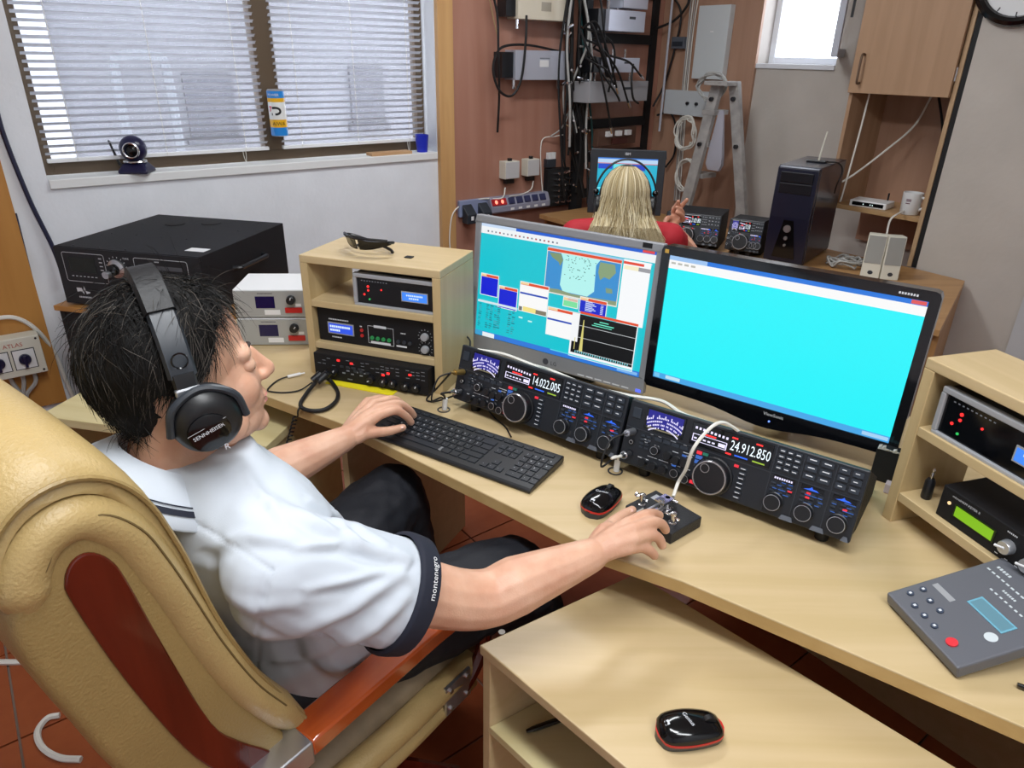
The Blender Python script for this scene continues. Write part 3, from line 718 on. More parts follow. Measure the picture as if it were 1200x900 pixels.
# world map
S.rect(.418, .115, .835, .485, 'e8e4da'); S.rect(.42, .118, .833, .14, 'e04a2a'); S.rect(.422, .145, .831, .475, '3a8fd0')
S.poly([(.50, .145), (.72, .145), (.70, .19), (.705, .40), (.67, .45), (.53, .45), (.51, .40), (.515, .19)], 'b4f2ee')
S.poly([(.422, .475), (.422, .45), (.50, .44), (.58, .455), (.70, .45), (.831, .44), (.831, .475)], '8a9a78')
S.poly([(.43, .155), (.50, .15), (.515, .2), (.50, .25), (.49, .22), (.45, .19)], '7d9670')
S.poly([(.72, .16), (.80, .16), (.81, .22), (.78, .28), (.75, .27), (.73, .30), (.715, .24)], '86a07a')
S.poly([(.765, .35), (.80, .35), (.805, .385), (.77, .39)], '7d9a80')
for i in range(60): 
    a, b = rng.uniform(.53, .70), rng.uniform(.15, .33); S.rect(a, b, a+.006, b+.005, rng.choice(['2a5a50', '40706a', '1d3f3c']))
S.rect(.425, .10, .99, .113, '9ac4e8')
# right white panel
S.rect(.845, .10, .985, .60, 'f6f8fa'); S.rect(.845, .115, .95, .135, 'e24a34'); S.rect(.85, .145, .925, .175, 'f4ecc8'); S.rect(.925, .145, .985, .175, '9a9aa0')
def win(u0, v0, u1, v1, body, title='e2502e'):
    S.rect(u0-.004, v0-.006, u1+.004, v1+.006, 'f0f0ee'); S.rect(u0, v0, u1, v0+.022, title); S.rect(u0, v0, u0+.3*(u1-u0), v0+.018, 'f2d2a0'); S.rect(u0, v0+.024, u1, v1, body)
win(.025, .44, .135, .62, '0d1fd4'); win(.148, .515, .262, .70, '0d1fd4')
win(.28, .44, .45, .685, 'f8f8f8'); S.rect(.28, .525, .45, .54, '2048b8'); S.rect(.28, .65, .30, .685, '707070'); S.rect(.305, .645, .385, .685, 'f2e08a'); S.rect(.385, .65, .45, .685, '807a68')
win(.46, .60, .645, .83, 'f8f8f8'); S.rect(.46, .69, .645, .705, '2048b8')
win(.545, .49, .625, .56, '7ee0a0', 'd8b8a8'); win(.64, .46, .785, .58, '1428c8')
for i in range(7): S.rect(.67, .485+.012*i, .71+.01*(i % 3), .491+.012*i, 'd8e4ff'); S.rect(.755, .495+.011*i, .77, .50+.011*i, 'd8e4ff')
S.rect(.605, .60, .965, .965, 'f4f6f8'); S.rect(.648, .575, .965, .595, 'e2502e'); S.rect(.648, .60, .96, .93, '07080d'); S.rect(.615, .835, .66, .93, '07080d')
for b in (.69, .79, .905): S.rect(.65, b, .96, b+.004, 'c8ccd0')
S.poly([(.662, .905), (.682, .905), (.678, .75), (.675, .64), (.671, .64)], 'd8cf7a'); S.rect(.632, .80, .636, .90, 'd8cf7a'); S.rect(.76, .625, .81, .633, '6fe8c8'); S.rect(.73, .645, .84, .653, '6fe8c8'); S.rect(.72, .663, .83, .669, '6fe8c8')
for i in range(24): S.rect(.64+.0128*i, .908, .645+.0128*i, .925, '7fd8e0')
S.rect(.015, .67, .275, .69, 'd6e6ec')
for i in range(12):
    for c in (.025, .075, .10, .13, .15, .22, .245):
        if rng.random() < .85: S.rect(c, .70+.018*i, c+rng.uniform(.012, .022), .709+.018*i, rng.choice(['2a8f9a', '4a9fb0', '1f7080']))
S.rect(.29, .735, .315, .748, 'c4f4ee'); S.rect(.35, .75, .375, .763, 'c4f4ee')
S.rect(.50, .945, .965, .955, '5ad4e4')
S.mb.M = Matrix.Identity(4); so = S.mb.build('screen', S.mats(), lm, fix=False); so.matrix_local = TM @ Matrix.Translation((bz, .004, .042))
mb = MB(); mb.M = TM; add_text(mb, 'LG', .016, Matrix.Translation((lm_w/2+.002, -.0006, .012)) @ FRONT); mb.cyl((lm_w/2-.014, -.0006, .018), (lm_w/2-.014, -.0002, .018), .009, n=16); mb.build('logo', mat('logo_dark', '4a4c55', .4), lm, fix=False)
mb = MB(); mb.M = TM; mb.box(lm_w-.055, lm_w-.03, -.0006, 0, lm_h-.015, lm_h-.003); mb.build('sticker', BLACK, lm, fix=False)
mb = MB(); mb.M = TM
for i in range(6): mb.box(lm_w-.19+.026*i, lm_w-.17+.026*i, -.0008, 0, .006, .009)
stuff(mb.build('button_marks', PRINT, lm, fix=False)); mb = MB(); mb.M = TM; mb.box(lm_w-.02, lm_w-.006, -.0008, 0, .004, .012); mb.build('power_light', E_('led_blue', '5a6cff', 1.4), lm, fix=False)

# black wide monitor
VS = 1.025; vw, vh = .531*VS, .299*VS
vloc = CAMP+(Vector((.346, 1.577, .845))-CAMP)*VS
vm = thing('computer_monitor', 'large glossy black monitor with a plain cyan screen', 'monitor', (vloc.x, vloc.y, DZ), R_(-36.1))
TV = Matrix.Translation((0, 0, vloc.z-DZ)) @ Matrix.Rotation(R_(-3.9), 4, 'X')
bx, bt, bb = .020, .022, .026
def bowl(x):   # lower edge of the bezel bulges downwards in the middle
    s = (x+bx)/(vw+2*bx); return -bb-.020*math.exp(-((s-.52)/.17)**2)
out = [(-bx+.012, vh+bt), (vw+bx-.012, vh+bt), (vw+bx-.004, vh+bt-.003), (vw+bx, vh+bt-.012), (vw+bx, -bb+.01), (vw+bx-.008, -bb)] + [(vw+bx-.03-(vw+2*bx-.06)*i/20, bowl(vw+bx-.03-(vw+2*bx-.06)*i/20)) for i in range(21)] + [(-bx+.008, -bb), (-bx, -bb+.01), (-bx, vh+bt-.012), (-bx+.004, vh+bt-.003)]
n = len(out); mb = MB(); mb.M = TV
inn = []
for x, z in out: inn.append((min(max(x, 0), vw), min(max(z, 0), vh)))
vs = [(x, -.006, z) for x, z in out]+[(x, -.004, z) for x, z in inn]+[(x, .03, z) for x, z in out]+[(x, .002, z) for x, z in inn]
mb.add(vs, [[i, (i+1) % n, n+(i+1) % n, n+i] for i in range(n)]+[[i, 2*n+i, 2*n+(i+1) % n, (i+1) % n] for i in range(n)]+[[n+i, n+(i+1) % n, 3*n+(i+1) % n, 3*n+i] for i in range(n)]+[list(range(2*n, 3*n))])
mb.build('bezel', mat('piano_black', '0b0b10', .1, coat=.6), vm, smooth=True, angle=30)
mb = MB(); mb.M = TV; mb.box(.03, vw-.03, .03, .055, .01, vh-.02); mb.box(vw/2-.06, vw/2+.06, .055, .12, .08, .2); mb.build('back_shell', BLACK, vm, bevel=.01)
mb = MB(); mb.box(vw/2-.10, vw/2+.10, .095, .22, 0, .012); mb.box(vw/2-.04, vw/2+.04, .11, .13, .012, .2); mb.build('stand', BLACK, vm, bevel=.003)
S = Screen(vw, vh); S.rect(0, 0, 1, 1, '2af3fb'); S.rect(0, 0, 1, .035, '2a78dc'); S.rect(0, 0, .17, .035, '9fc4f0'); S.rect(0, .035, 1, .10, 'f8f8f8'); S.rect(.945, .005, .995, .03, 'e05a5a')
for i in range(4): S.rect(.01+.03*i, .05, .03+.03*i, .065, 'b8b8b0')
S.rect(0, .955, 1, 1, '4aa8e8'); S.rect(.005, .96, .03, .995, '78c8f0'); S.rect(.06, .962, .13, .99, 'bfe4f4'); S.rect(.90, .963, .995, .99, 'a8d4f6')
so = S.mb.build('screen', S.mats(), vm, fix=False); so.matrix_local = TV
mb = MB(); mb.M = TV; add_text(mb, 'ViewSonic', .011, Matrix.Translation((vw*.52, -.0064, -.014)) @ FRONT); add_bars(mb, 7, .0085, Matrix.Translation((vw-.055, -.0064, vh+.006)) @ FRONT)
stuff(mb.build('lettering', PRINT, vm, fix=False))
mb = MB(); mb.M = TV; mb.cyl((vw*.55, -.0075, -.027), (vw*.55, -.006, -.027), .0022, n=12); mb.build('power_light', E_('led_blue2', '6a90ff', 2), vm)
mb = MB(); mb.M = TV; mb.box(-.012, -.002, -.0064, -.006, vh+.004, vh+.013); mb.build('badge', mat('badge_yellow', 'c8a04a', .5), vm, fix=False)
# dark bracket with scraps of tape at the monitor's lower right corner
p = at(1036, 566); bx0 = thing('webcam_box', 'small black box with torn tape behind the right transceiver', 'box', (p.x, p.y, DZ), R_(-36))
mb = MB(); mb.box(-.03, .018, 0, .03, 0, .075); mb.build('box_body', BLACK_M, bx0, bevel=.002)
mb = MB()
for i in range(7):
    a = -.028+.007*i; h = rng.uniform(.004, .014); mb.add([(a, -.002-rng.random()*.004, .076), (a+.008, -.002, .075), (a+.007, -.006, .076+h), (a+.001, -.004, .078+h*.6)], [(0, 1, 2, 3)])
mb.build('torn_tape', WHITE, bx0, fix=False)
p = at(1031, 570); pb = MB(); pb.box(-.012, .012, 0, .02, 0, .022); o = pb.build('plug_adapter', mat('pinkish_plastic', 'c4b4b8', .4), bevel=.002); place(o, (p.x+.005, p.y-.03, DZ), R_(-36)); tag(o, 'small pinkish white plug lying beside the right shelf unit', 'plug')
# ================================================================== EQUIPMENT ON THE SHELVES
def inshelf(base, yaw, x, y, z):
    return base + Vector((math.cos(yaw)*x-math.sin(yaw)*y, math.sin(yaw)*x+math.cos(yaw)*y, z))
FM = lambda x, z, d=0: Matrix.Translation((x, -d, z)) @ FRONT
def frect(mb, x, z, w, h, d=.0006): mb.quad((x, -d, z), (x+w, -d, z), (x+w, -d, z+h), (x, -d, z+h))
def fknob(t, x, z, r, h, m=KNOB, name='knob', pointer=None):
    mb = MB(); mb.lathe([(r, 0), (r, h*.3), (r*.92, h*.9), (r*.85, h)], (x, 0, z), (0, -1, 0), n=20); k = mb.build(name, m, t, smooth=True, angle=35)
    if pointer is not None:
        a = R_(pointer); mb = MB(); c = Vector((x, -h-.0004, z)); d = Vector((math.sin(a), 0, math.cos(a))); s2 = Vector((d.z, 0, -d.x))*r*.12
        mb.quad(c-s2+d*r*.2, c+s2+d*r*.2, c+s2+d*r*.85, c-s2+d*r*.85); mb.build('pointer', PRINT, k, fix=False)
    return k
def wattmeter(label, loc, yaw, w=.235, h=.083, d=.2):
    t = thing('wattmeter', label, 'meter', loc, yaw, 'silver framed wattmeters with blue displays')
    mb = MB(); mb.box(0, w, .006, d, 0, h); mb.build('case', mat('dark_case', '2a2826', .5), t, bevel=.002)
    mb = MB(); e = .009
    for a in ((0, w, -.006, .01, h-e, h+.002), (0, w, -.006, .01, -.001, e*.7), (-.001, e, -.006, .01, e*.7, h-e), (w-e*1.4, w+.001, -.006, .01, e*.7, h-e)): mb.box(*a)
    mb.build('front_frame', SILVER, t, bevel=.002)
    mb = MB(); mb.box(e, w-e*1.4, 0, .006, e*.7, h-e); mb.build('front_panel', SCREEN_BLK, t)
    mb = MB(); mb.box(w*.57, w*.88, -.002, 0, h*.30, h*.62); lc = mb.build('display', SILVER, t)
    mb = MB(); frect(mb, w*.58, h*.33, w*.29, h*.26, .0024); mb.cur = 1
    for i in range(9): frect(mb, w*(.63+.022*i), h*.48, w*.015, h*.05, .0027)
    for i in range(5): frect(mb, w*(.66+.024*i), h*.39, w*.016, h*.05, .0027)
    mb.build('readout', [E_('lcd_sky', '3f8cff', 1.0), LCDW], lc, fix=False)
    for x, z, m, r in ((.17, .62, LED_R, .0032), (.17, .50, LED_R, .0028), (.12, .36, LED_R, .0028), (.33, .56, LED_R, .0022), (.18, .22, LED_G, .0024)):
        mb = MB(); mb.cyl((w*x, -.0015, h*z), (w*x, 0, h*z), r, n=12); mb.build('indicator_light', m, t)
    mb = MB()
    for i in range(10): frect(mb, w*(.09+.033*i), h*.78, w*.015, h*.025, .0006)
    stuff(mb.build('panel_print', PRINT_DIM, t, fix=False))
    return t
wattmeter('silver wattmeter on the top shelf below the sunglasses', inshelf(LSL, LSY, .148, .014, .212), LSY)
wattmeter('silver wattmeter in the right shelf unit above the green display', inshelf(RSL, RSY, .042, .012, .209), RSY, w=.26, h=.088, d=.16)
# black controller with blue display and four green buttons (middle bay)
t = thing('radio_controller', 'black controller with a blue display and four green buttons', 'controller', inshelf(LSL, LSY, .026, .018, .095), LSY)
w, h = .342, .096
mb = MB(); mb.box(0, w, 0, .19, 0, h); mb.build('case', BLACK_P, t, bevel=.002)
mb = MB(); mb.box(.03, .108, -.002, 0, .024, .056); dp = mb.build('display', SILVER, t)
mb = MB(); frect(mb, .033, .027, .072, .026, .0024); mb.cur = 1
for i in range(10):
    frect(mb, .037+.0062*i, .042, .0048, .006, .0027)
    if i < 5: frect(mb, .037+.0062*i, .032, .0048, .006, .0027)
mb.build('readout', [E_('lcd_blue3', '2a55e8', 1.0), LCDW], dp, fix=False)
for z in (.030, .045):
    mb = MB(); mb.cyl((.132, -.003, z), (.132, 0, z), .0045, n=14); mb.build('red_button', E_('red_btn', 'd02020', .5), t)
for i in range(4):
    mb = MB(); mb.cyl((.162+.0165*i, -.004, .028), (.162+.0165*i, 0, .028), .0052, n=14); mb.build('green_button', E_('green_btn', '2aa85a', .45), t, label='round green push button')
for i in range(3):
    mb = MB(); mb.cyl((.238+.017*i, -.004, .028), (.238+.017*i, 0, .028), .005, n=14); mb.build('grey_button', DGREY, t)
mb = MB()
for a in ((.150, .012, .075, .001), (.150, .060, .075, .001), (.150, .012, .001, .049), (.224, .012, .001, .049), (.168, .057, .036, .007), (.157, .013, .058, .006), (.232, .013, .03, .005)): frect(mb, *a)
add_bars(mb, 15, .0065, FM(.034, .062, .0007)); add_bars(mb, 7, .007, FM(.04, .012, .0007)); add_bars(mb, 4, .006, FM(.246, .05, .0007)); add_bars(mb, 2, .006, FM(.127, .053, .0007))
stuff(mb.build('panel_print', PRINT, t, fix=False))
for z in (.052, .018):
    fknob(t, .315, z, .0105, .010, SILVER)
    mb = MB()
    for i in range(11):
        a = R_(-140+28*i); c = Vector((.315+math.sin(a)*.017, -.0006, z+math.cos(a)*.017)); d = Vector((math.sin(a), 0, math.cos(a)))*.003; s2 = Vector((d.z, 0, -d.x))*.15; mb.quad(c-s2, c+s2, c+s2+d, c-s2+d)
    stuff(mb.build('dial_marks', PRINT, t, fix=False))
# audio mixer in the lowest bay, tilted on yellow papers
mb = MB(); 
t = thing('audio_interface', 'black audio interface with many knobs in the lowest bay', 'audio interface', inshelf(LSL, LSY, .032, -.028, .004), LSY)
w, h = .335, .072
mb = MB(); mb.box(0, w, 0, .19, 0, h); mb.build('case', BLACK_P, t, bevel=.002)
for x, z, pt in ((.062, .026, 30), (.172, .022, -120), (.208, .020, 20), (.236, .020, 10), (.272, .019, 25), (.302, .019, 20)): fknob(t, x, z, .0105, .012, pointer=pt)
mb = MB(); rng = random.Random(2)
for z in (.062, .052, .042):
    for i in range(22):
        if rng.random() < .55: frect(mb, .012+.0145*i, z+rng.uniform(-.002, .002), .010, .0016)
for i in range(6): frect(mb, .085+.013*i, .032 if i % 2 else .024, .009, .004)
add_bars(mb, 4, .006, FM(.1, .008, .0007)); stuff(mb.build('panel_print', PRINT_DIM, t, fix=False))
for x, z in ((.076, .060), (.115, .057), (.207, .039), (.222, .046), (.285, .052)):
    mb = MB(); mb.box(x-.004, x+.004, -.002, 0, z-.0025, z+.0025); mb.build('indicator_light', LED_R, t)
for r_, c_, n_ in ((.044, .085, 4), (.036, .125, 3)):
    for i in range(n_):
        mb = MB(); mb.box(c_+.018*i-.005, c_+.018*i+.005, -.002, 0, r_-.003, r_+.003); mb.build('push_button', DGREY, t)
c = inshelf(LSL, LSY, .075, -.05, 0); o = MB().box(0, .2, 0, .06, .0005, .003).build('note_paper', YELLOW); place(o, c, LSY-.02); tag(o, 'strip of yellow paper under the lowest black box', 'paper')
# sunglasses
p = inshelf(LSL, LSY, .150, .085, .330); t = thing('sunglasses', 'folded black wraparound sunglasses on top of the shelf unit', 'sunglasses', p, LSY+R_(-14)); t.scale = (1.25, 1.25, 1.25)
for s in (-1, 1):
    mb = MB(); n = 12; pts = []
    for i in range(n+1):
        a = i/n; x = s*(.004+.058*a); y = -.030*(a**2)*-1 - .03; pts.append((x, y, a))
    ring0 = [(x, y, .034-.004*a) for x, y, a in pts]+[(x, y+.006, .012+.012*a**2) for x, y, a in reversed(pts)]
    mb.add(ring0+[(x, y+.0022, z) for x, y, z in ring0], [list(range(2*n+2)), list(range(4*n+3, 2*n+1, -1))]+[[i, (i+1) % (2*n+2), (i+1) % (2*n+2)+2*n+2, i+2*n+2] for i in range(2*n+2)])
    mb.build('lens', BLACK_G, t, smooth=True, angle=30)
    mb = MB(); mb.tube([(s*.062, 0, .030), (s*.058, .018, .026), (s*.02, .03, .017), (-s*.035, .028, .008), (-s*.05, .024, .003)], .0032, n=6); mb.build('temple_arm', BLACK, t, smooth=True)
mb = MB(); mb.tube([(-.06, -.001, .033), (-.03, -.022, .036), (0, -.031, .036), (.03, -.022, .036), (.06, -.001, .033)], .003, n=6); mb.build('brow_frame', BLACK, t, smooth=True)
p = inshelf(LSL, LSY, .262, .075, .330); o = MB().box(0, .02, 0, .017, .0003, .0025).build('memory_card', BLACK_M); place(o, p, LSY); tag(o, 'tiny black memory card on top of the shelf unit', 'memory card')
# pair of stacked white switch boxes
p0 = Vector((-.815, 1.953, DZ)); PY = R_(4)
for k, (nm, pt) in enumerate((('lower', 38), ('upper', 12))):
    t = thing('antenna_switch_box', 'white topped grey control box, %s of the stacked pair' % nm, 'control box', p0+Vector((0, 0, .0875*k)), PY, 'stacked grey control boxes')
    w, h = .235, .082
    mb = MB(); mb.box(0, w, .002, .17, .002, .085); mb.build('cover', WHITE, t, bevel=.0015)
    mb = MB(); mb.box(.001, w-.001, -.002, .003, .003, h); mb.build('front_panel', mat('grey_panel', 'a8aaa9', .4, metal=.2), t)
    mb = MB(); frect(mb, .062, .03, .055, .036, .0025); mb.build('display', mat('dead_lcd', '0c0a44', .15), t, fix=False)
    mb = MB(); mb.box(.145, .194, -.005, -.002, .016, .032); mb.build('red_window', RED, t)
    mb = MB(); mb.lathe([(.0135, 0), (.0135, .004), (.012, .014), (.011, .016)], (.165, -.002, .056), (0, -1, 0), n=22); k2 = mb.build('knob', KNOB, t, smooth=True, angle=35)
    a = R_(pt); d = Vector((math.sin(a), 0, math.cos(a))); c = Vector((.165, -.0184, .056)); s2 = Vector((d.z, 0, -d.x))*.0013; mb = MB(); mb.quad(c-s2+d*.003, c+s2+d*.003, c+s2+d*.011, c-s2+d*.011); mb.build('pointer', PRINT, k2, fix=False)
    mb = MB(); frect(mb, .085, .010, .045, .015, .0026); mb.build('paper_label', WHITE, t, fix=False); mb = MB(); frect(mb, .176, .035, .016, .009, .0026); mb.build('paper_label', WHITE, t, fix=False)
    mb = MB(); add_bars(mb, 14, .005, FM(.07, .073, .0026)); stuff(mb.build('panel_print', mat('dark_print', '3c3c40', .6), t, fix=False))
    mb = MB(); frect(mb, .204, .014, .006, .02, .0026); mb.build('rocker_switch', BLACK if k else RED, t, fix=False)
# big black linear amplifier
pa = at(80, 357.5, .745); AY = R_(-12)
t = thing('power_amplifier', 'big black power amplifier with a chrome tuning knob', 'amplifier', (pa.x-.005, pa.y+.01, .745), AY)
w, h, d = .545, .205, .53
mb = MB(); mb.box(0, w, 0, d, .006, h); mb.build('case', BLACK_P, t, bevel=.002)
mb = MB(); mb.box(0, w, -.004, 0, .008, h-.002); mb.build('front_panel', BLACK, t, bevel=.001)
mb = MB()
def rrect(mb, x0, z0, x1, z1, th=.0016, r=.008, y=-.0046):
    pts = []
    for cx, cz, a0 in ((x1-r, z1-r, 0), (x0+r, z1-r, 90), (x0+r, z0+r, 180), (x1-r, z0+r, 270)):
        for i in range(5): a = R_(a0+22.5*i); pts.append((cx+r*math.cos(a), cz+r*math.sin(a), math.cos(a), math.sin(a)))
    n = len(pts); mb.add([(x, y, z) for x, z, _, _ in pts]+[(x-th*a, y, z-th*b) for x, z, a, b in pts], [[i, (i+1) % n, (i+1) % n+n, i+n] for i in range(n)])
rrect(mb, .028, .088, .19, .188); rrect(mb, .302, .088, .500, .188)
add_text(mb, 'TUNE', .009, FM(.262, .178, .0046)); add_bars(mb, 4, .007, FM(.38, .176, .0046)); add_bars(mb, 8, .010, FM(.058, .030, .0046))
for i in range(7): frect(mb, .05+.015*i, .106, .008, .0025, .0046)
for i in range(5): frect(mb, .168, .12+.013*i, .012, .003, .0046)
for i in range(12):
    a = R_(-120+22*i); c = Vector((.233+math.sin(a)*.036, -.0046, .145+math.cos(a)*.036)); d_ = Vector((math.sin(a), 0, math.cos(a)))*.005; s2 = Vector((d_.z, 0, -d_.x))*.22; mb.quad(c-s2, c+s2, c+s2+d_, c-s2+d_)
mb.add([(.055, -.0046, .052), (.075, -.0046, .052), (.08, -.0046, .043), (.085, -.0046, .066), (.09, -.0046, .045), (.105, -.0046, .05), (.105, -.0046, .053), (.09, -.0046, .056), (.085, -.0046, .074), (.08, -.0046, .05), (.075, -.0046, .066), (.055, -.0046, .066)], [list(range(12))])
stuff(mb.build('panel_print', PRINT, t, fix=False))
mb = MB(); frect(mb, .05, .122, .1, .05, .0047); mb.build('display', mat('dead_green_lcd', '14160c', .12), t, fix=False)
mb = MB(); frect(mb, .318, .152, .16, .014, .0047); frect(mb, .41, .115, .07, .018, .0047); mb.build('bar_window', mat('grey_window', '4c4e55', .3), t, fix=False)
mb = MB(); mb.lathe([(.031, 0), (.031, .006), (.024, .010), (.020, .012)], (.233, -.004, .145), (0, -1, 0), n=28); kb2 = mb.build('tuning_knob', STEEL, t, smooth=True, angle=30)
mb = MB(); mb.lathe([(.019, .010), (.0185, .026), (.017, .028)], (.233, -.004, .145), (0, -1, 0), n=24); mb.build('knob_hub', BLACK_G, kb2, smooth=True, angle=30)
mb = MB(); mb.cyl((.221, -.030, .133), (.221, -.048, .133), .012, n=20); mb.build('crank_handle', STEEL, kb2, smooth=True, angle=30)
mb = MB(); mb.tube([(w, .17, .125), (w+.022, .18, .125), (w+.026, .20, .125), (w+.026, .33, .125), (w+.022, .35, .125), (w, .36, .125)], .008, n=8); mb.build('side_handle', BLACK, t, smooth=True)
for x, y in ((.17, .40), (.29, .45)):
    mb = MB(); mb.lathe([(.036, 0), (.036, .002), (.026, .0022)], (x, y, h), n=24); mb.build('vent_ring', BLACK_M, t, smooth=True, angle=30)
for i in range(5):
    for y in (.02, .2, .36, .5):
        if random.random() < .8:
            mb = MB(); mb.cyl((.06+.1*i, y, h), (.06+.1*i, y, h+.0015), .003, n=8); mb.build('screw', BLACK, t)
mb = MB(); mb.box(.45, .52, .06, .10, h+.0002, h+.0008); mb.build('paper_scrap', WHITE, t)
for x in (.05, w-.05):
    for y in (.04, d-.04):
        mb = MB(); mb.cyl((x, y, 0), (x, y, .007), .015, n=14); mb.build('foot', RUBBER, t)

# right shelf: black keyer with green display
t = thing('keyer_unit', 'black keyer box with a bright green display in the right shelf', 'keyer', inshelf(RSL, RSY, .095, .012, .068), RSY)
w, h = .255, .062
mb = MB(); mb.box(0, w, 0, .15, 0, h); mb.build('case', BLACK_P, t, bevel=.002)
mb = MB(); mb.box(.032, .112, -.0015, 0, .018, .042); dp = mb.build('display', mat('green_lcd_edge', '1a2a08', .4), t)
mb = MB(); frect(mb, .035, .02, .074, .02, .002); mb.build('readout', E_('lcd_green', '8fd018', .8), dp, fix=False)
for x, z, pt in ((.138, .030, -60), (.178, .024, -75), (.215, .022, -80)):
    k = fknob(t, x, z, .0125, .013, mat('silver_knob', 'b9bcc2', .3, metal=.7), pointer=None)
    mb = MB(); mb.cyl((x-.014, -.012, z-.004), (x+.002, -.012, z+.001), .0025, n=8); mb.build('pointer_bar', WHITE, k, smooth=True)
mb = MB(); add_text(mb, 'microHAM KEYER II', .0065, FM(.022, .050, .0007)); add_bars(mb, 6, .005, FM(.128, .052, .0007)); add_bars(mb, 5, .005, FM(.17, .046, .0007))
for i in range(7): frect(mb, .12+.018*i, .006, .006, .0015)
stuff(mb.build('panel_print', PRINT, t, fix=False))
mb = MB(); mb.cyl((.02, -.002, .036), (.02, 0, .036), .003, n=12); mb.build('indicator_light', E_('led_amber', 'ffd9a0', 1.2), t)
# jack adapter standing on the same shelf
p = inshelf(RSL, RSY, .050, .035, .068); t = thing('jack_adapter', 'black jack plug adapter standing upright in the right shelf unit', 'adapter', p, 0)
mb = MB(); mb.lathe([(.0085, 0), (.0095, .004), (.009, .036), (.006, .042)], n=16); mb.build('sleeve', BLACK, t, smooth=True, angle=40)
mb = MB(); mb.lathe([(.003, .042), (.003, .054), (.0022, .056), (.0032, .060), (.001, .064)], n=12); mb.build('pin', CHROME, t, smooth=True)
# grey voice recorder console, rear edge propped up
A, Cc = at(1042, 695, .772), at(1107, 776, .772)
t = thing('grey_console', 'grey sloping keypad console with a pale blue display', 'console', (A.x, A.y, DZ), R_(-80))
TI = Matrix.Translation((0, 0, .003)) @ Matrix.Rotation(R_(14), 4, 'X')
w, d = .158, .21
mb = MB(); mb.M = TI; mb.box(0, w, 0, d, 0, .022); mb.build('case', mat('slate_grey', '5f6168', .4), t, bevel=.003)
mb = MB(); mb.M = TI; mb.box(.06, .128, .092, .118, .022, .0232); dp = mb.build('display', mat('pale_lcd', '6fa9be', .2), t)
mb = MB(); mb.M = TI; mb.quad((.063, .095, .0235), (.125, .095, .0235), (.125, .115, .0235), (.063, .115, .0235)); mb.build('readout', E_('lcd_pale', '8fd0e8', .5), dp, fix=False)
for x, y in ((.016, .030), (.040, .020), (.040, .046), (.062, .020), (.062, .046), (.084, .020), (.016, .052)):
    mb = MB(); mb.M = TI; mb.cyl((x, y, .022), (x, y, .0245), .0052, n=14); k = mb.build('key_button', mat('bluish_key', '3c4658', .35), t, smooth=True, angle=40)
    mb = MB(); mb.M = TI; mb.quad((x-.002, y-.002, .0247), (x+.002, y-.002, .0247), (x+.002, y+.002, .0247), (x-.002, y+.002, .0247)); mb.build('mark', PRINT, k, fix=False)
mb = MB(); mb.M = TI; mb.cyl((.118, .022, .022), (.118, .022, .0245), .0082, n=18); mb.build('red_button', mat('soft_red', 'd8343e', .35), t, smooth=True, angle=40)
mb = MB(); mb.M = TI
for i in range(14): mb.quad((.012+.0095*i, .165, .0224), (.018+.0095*i, .165, .0224), (.018+.0095*i, .168, .0224), (.012+.0095*i, .168, .0224))
for i in range(9): mb.quad((.05+.0095*i, .138, .0224), (.055+.0095*i, .138, .0224), (.055+.0095*i, .141, .0224), (.05+.0095*i, .141, .0224))
add_bars(mb, 5, .009, Matrix.Translation((.016, .178, .0224))); add_bars(mb, 6, .007, Matrix.Translation((.06, .15, .0224)))
stuff(mb.build('panel_print', mat('pale_print', 'c4ccd0', .6), t, fix=False))
mb = MB(); mb.M = TI; mb.cyl((.128, .076, .022), (.128, .076, .0224), .009, n=20); mb.build('round_logo', mat('pale_print', 'c4ccd0', .6), t)
mb = MB(); mb.M = TI; mb.quad((.012, .07, .0224), (.052, .07, .0224), (.052, .08, .0224), (.012, .08, .0224)); mb.build('name_strip', mat('silver_strip', '9a9ca0', .4), t, fix=False)
for x in (.02, w-.02):
    mb = MB(); mb.cyl((x, d-.03, 0), (x, d-.024, .05), .005, n=10); mb.build('rear_leg', BLACK, t)
# pen at the right edge of the picture
a = at(1192, 802, .757); mb = MB(); mb.tube([a, a+Vector((.05, -.03, 0)), a+Vector((.13, -.08, 0))], [.003, .006, .006], n=10, raw=True); tag(mb.build('marker_pen', BLACK_G, smooth=True), 'black pen at the desk\'s front right edge', 'pen')
# pen on the lower shelf board rim
# ================================================================== WINDOW SILL
def onsill(x, y): return at(x, y, WZ0+.004)
p = onleft(163, 210, -.02); p.z = WZ0+.004
t = thing('ip_camera', 'dark blue ball camera with chrome lens ring on the window sill', 'webcam', p, YL+R_(-32))
NAVY = mat('navy_plastic', '16163a', .3)
mb = MB(); mb.loft([[(x*a, y*b-.0, z) for x, y in ((-.055, -.05), (.055, -.05), (.055, .05), (-.055, .05))] for a, b, z in ((1, 1, 0), (1, 1, .012), (.75, .62, .034), (.62, .5, .04))]); mb.build('base', NAVY, t, bevel=.006)
mb = MB(); mb.lathe([(.042, .040), (.044, .043), (.042, .047)], n=28); mb.build('chrome_collar', CHROME, t, smooth=True)
mb = MB(); mb.sphere((0, 0, .090), (.050, .046, .050), 24, 16); mb.build('head', NAVY, t, smooth=True)
mb = MB(); mb.ring((.008, -.044, .088), (.15, -1, -.05), .027, .004, n=28); mb.build('lens_ring', CHROME, t, smooth=True)
mb = MB(); mb.sphere((.008, -.036, .088), (.024, .016, .024), 18, 12); mb.build('lens', BLACK_G, t, smooth=True)
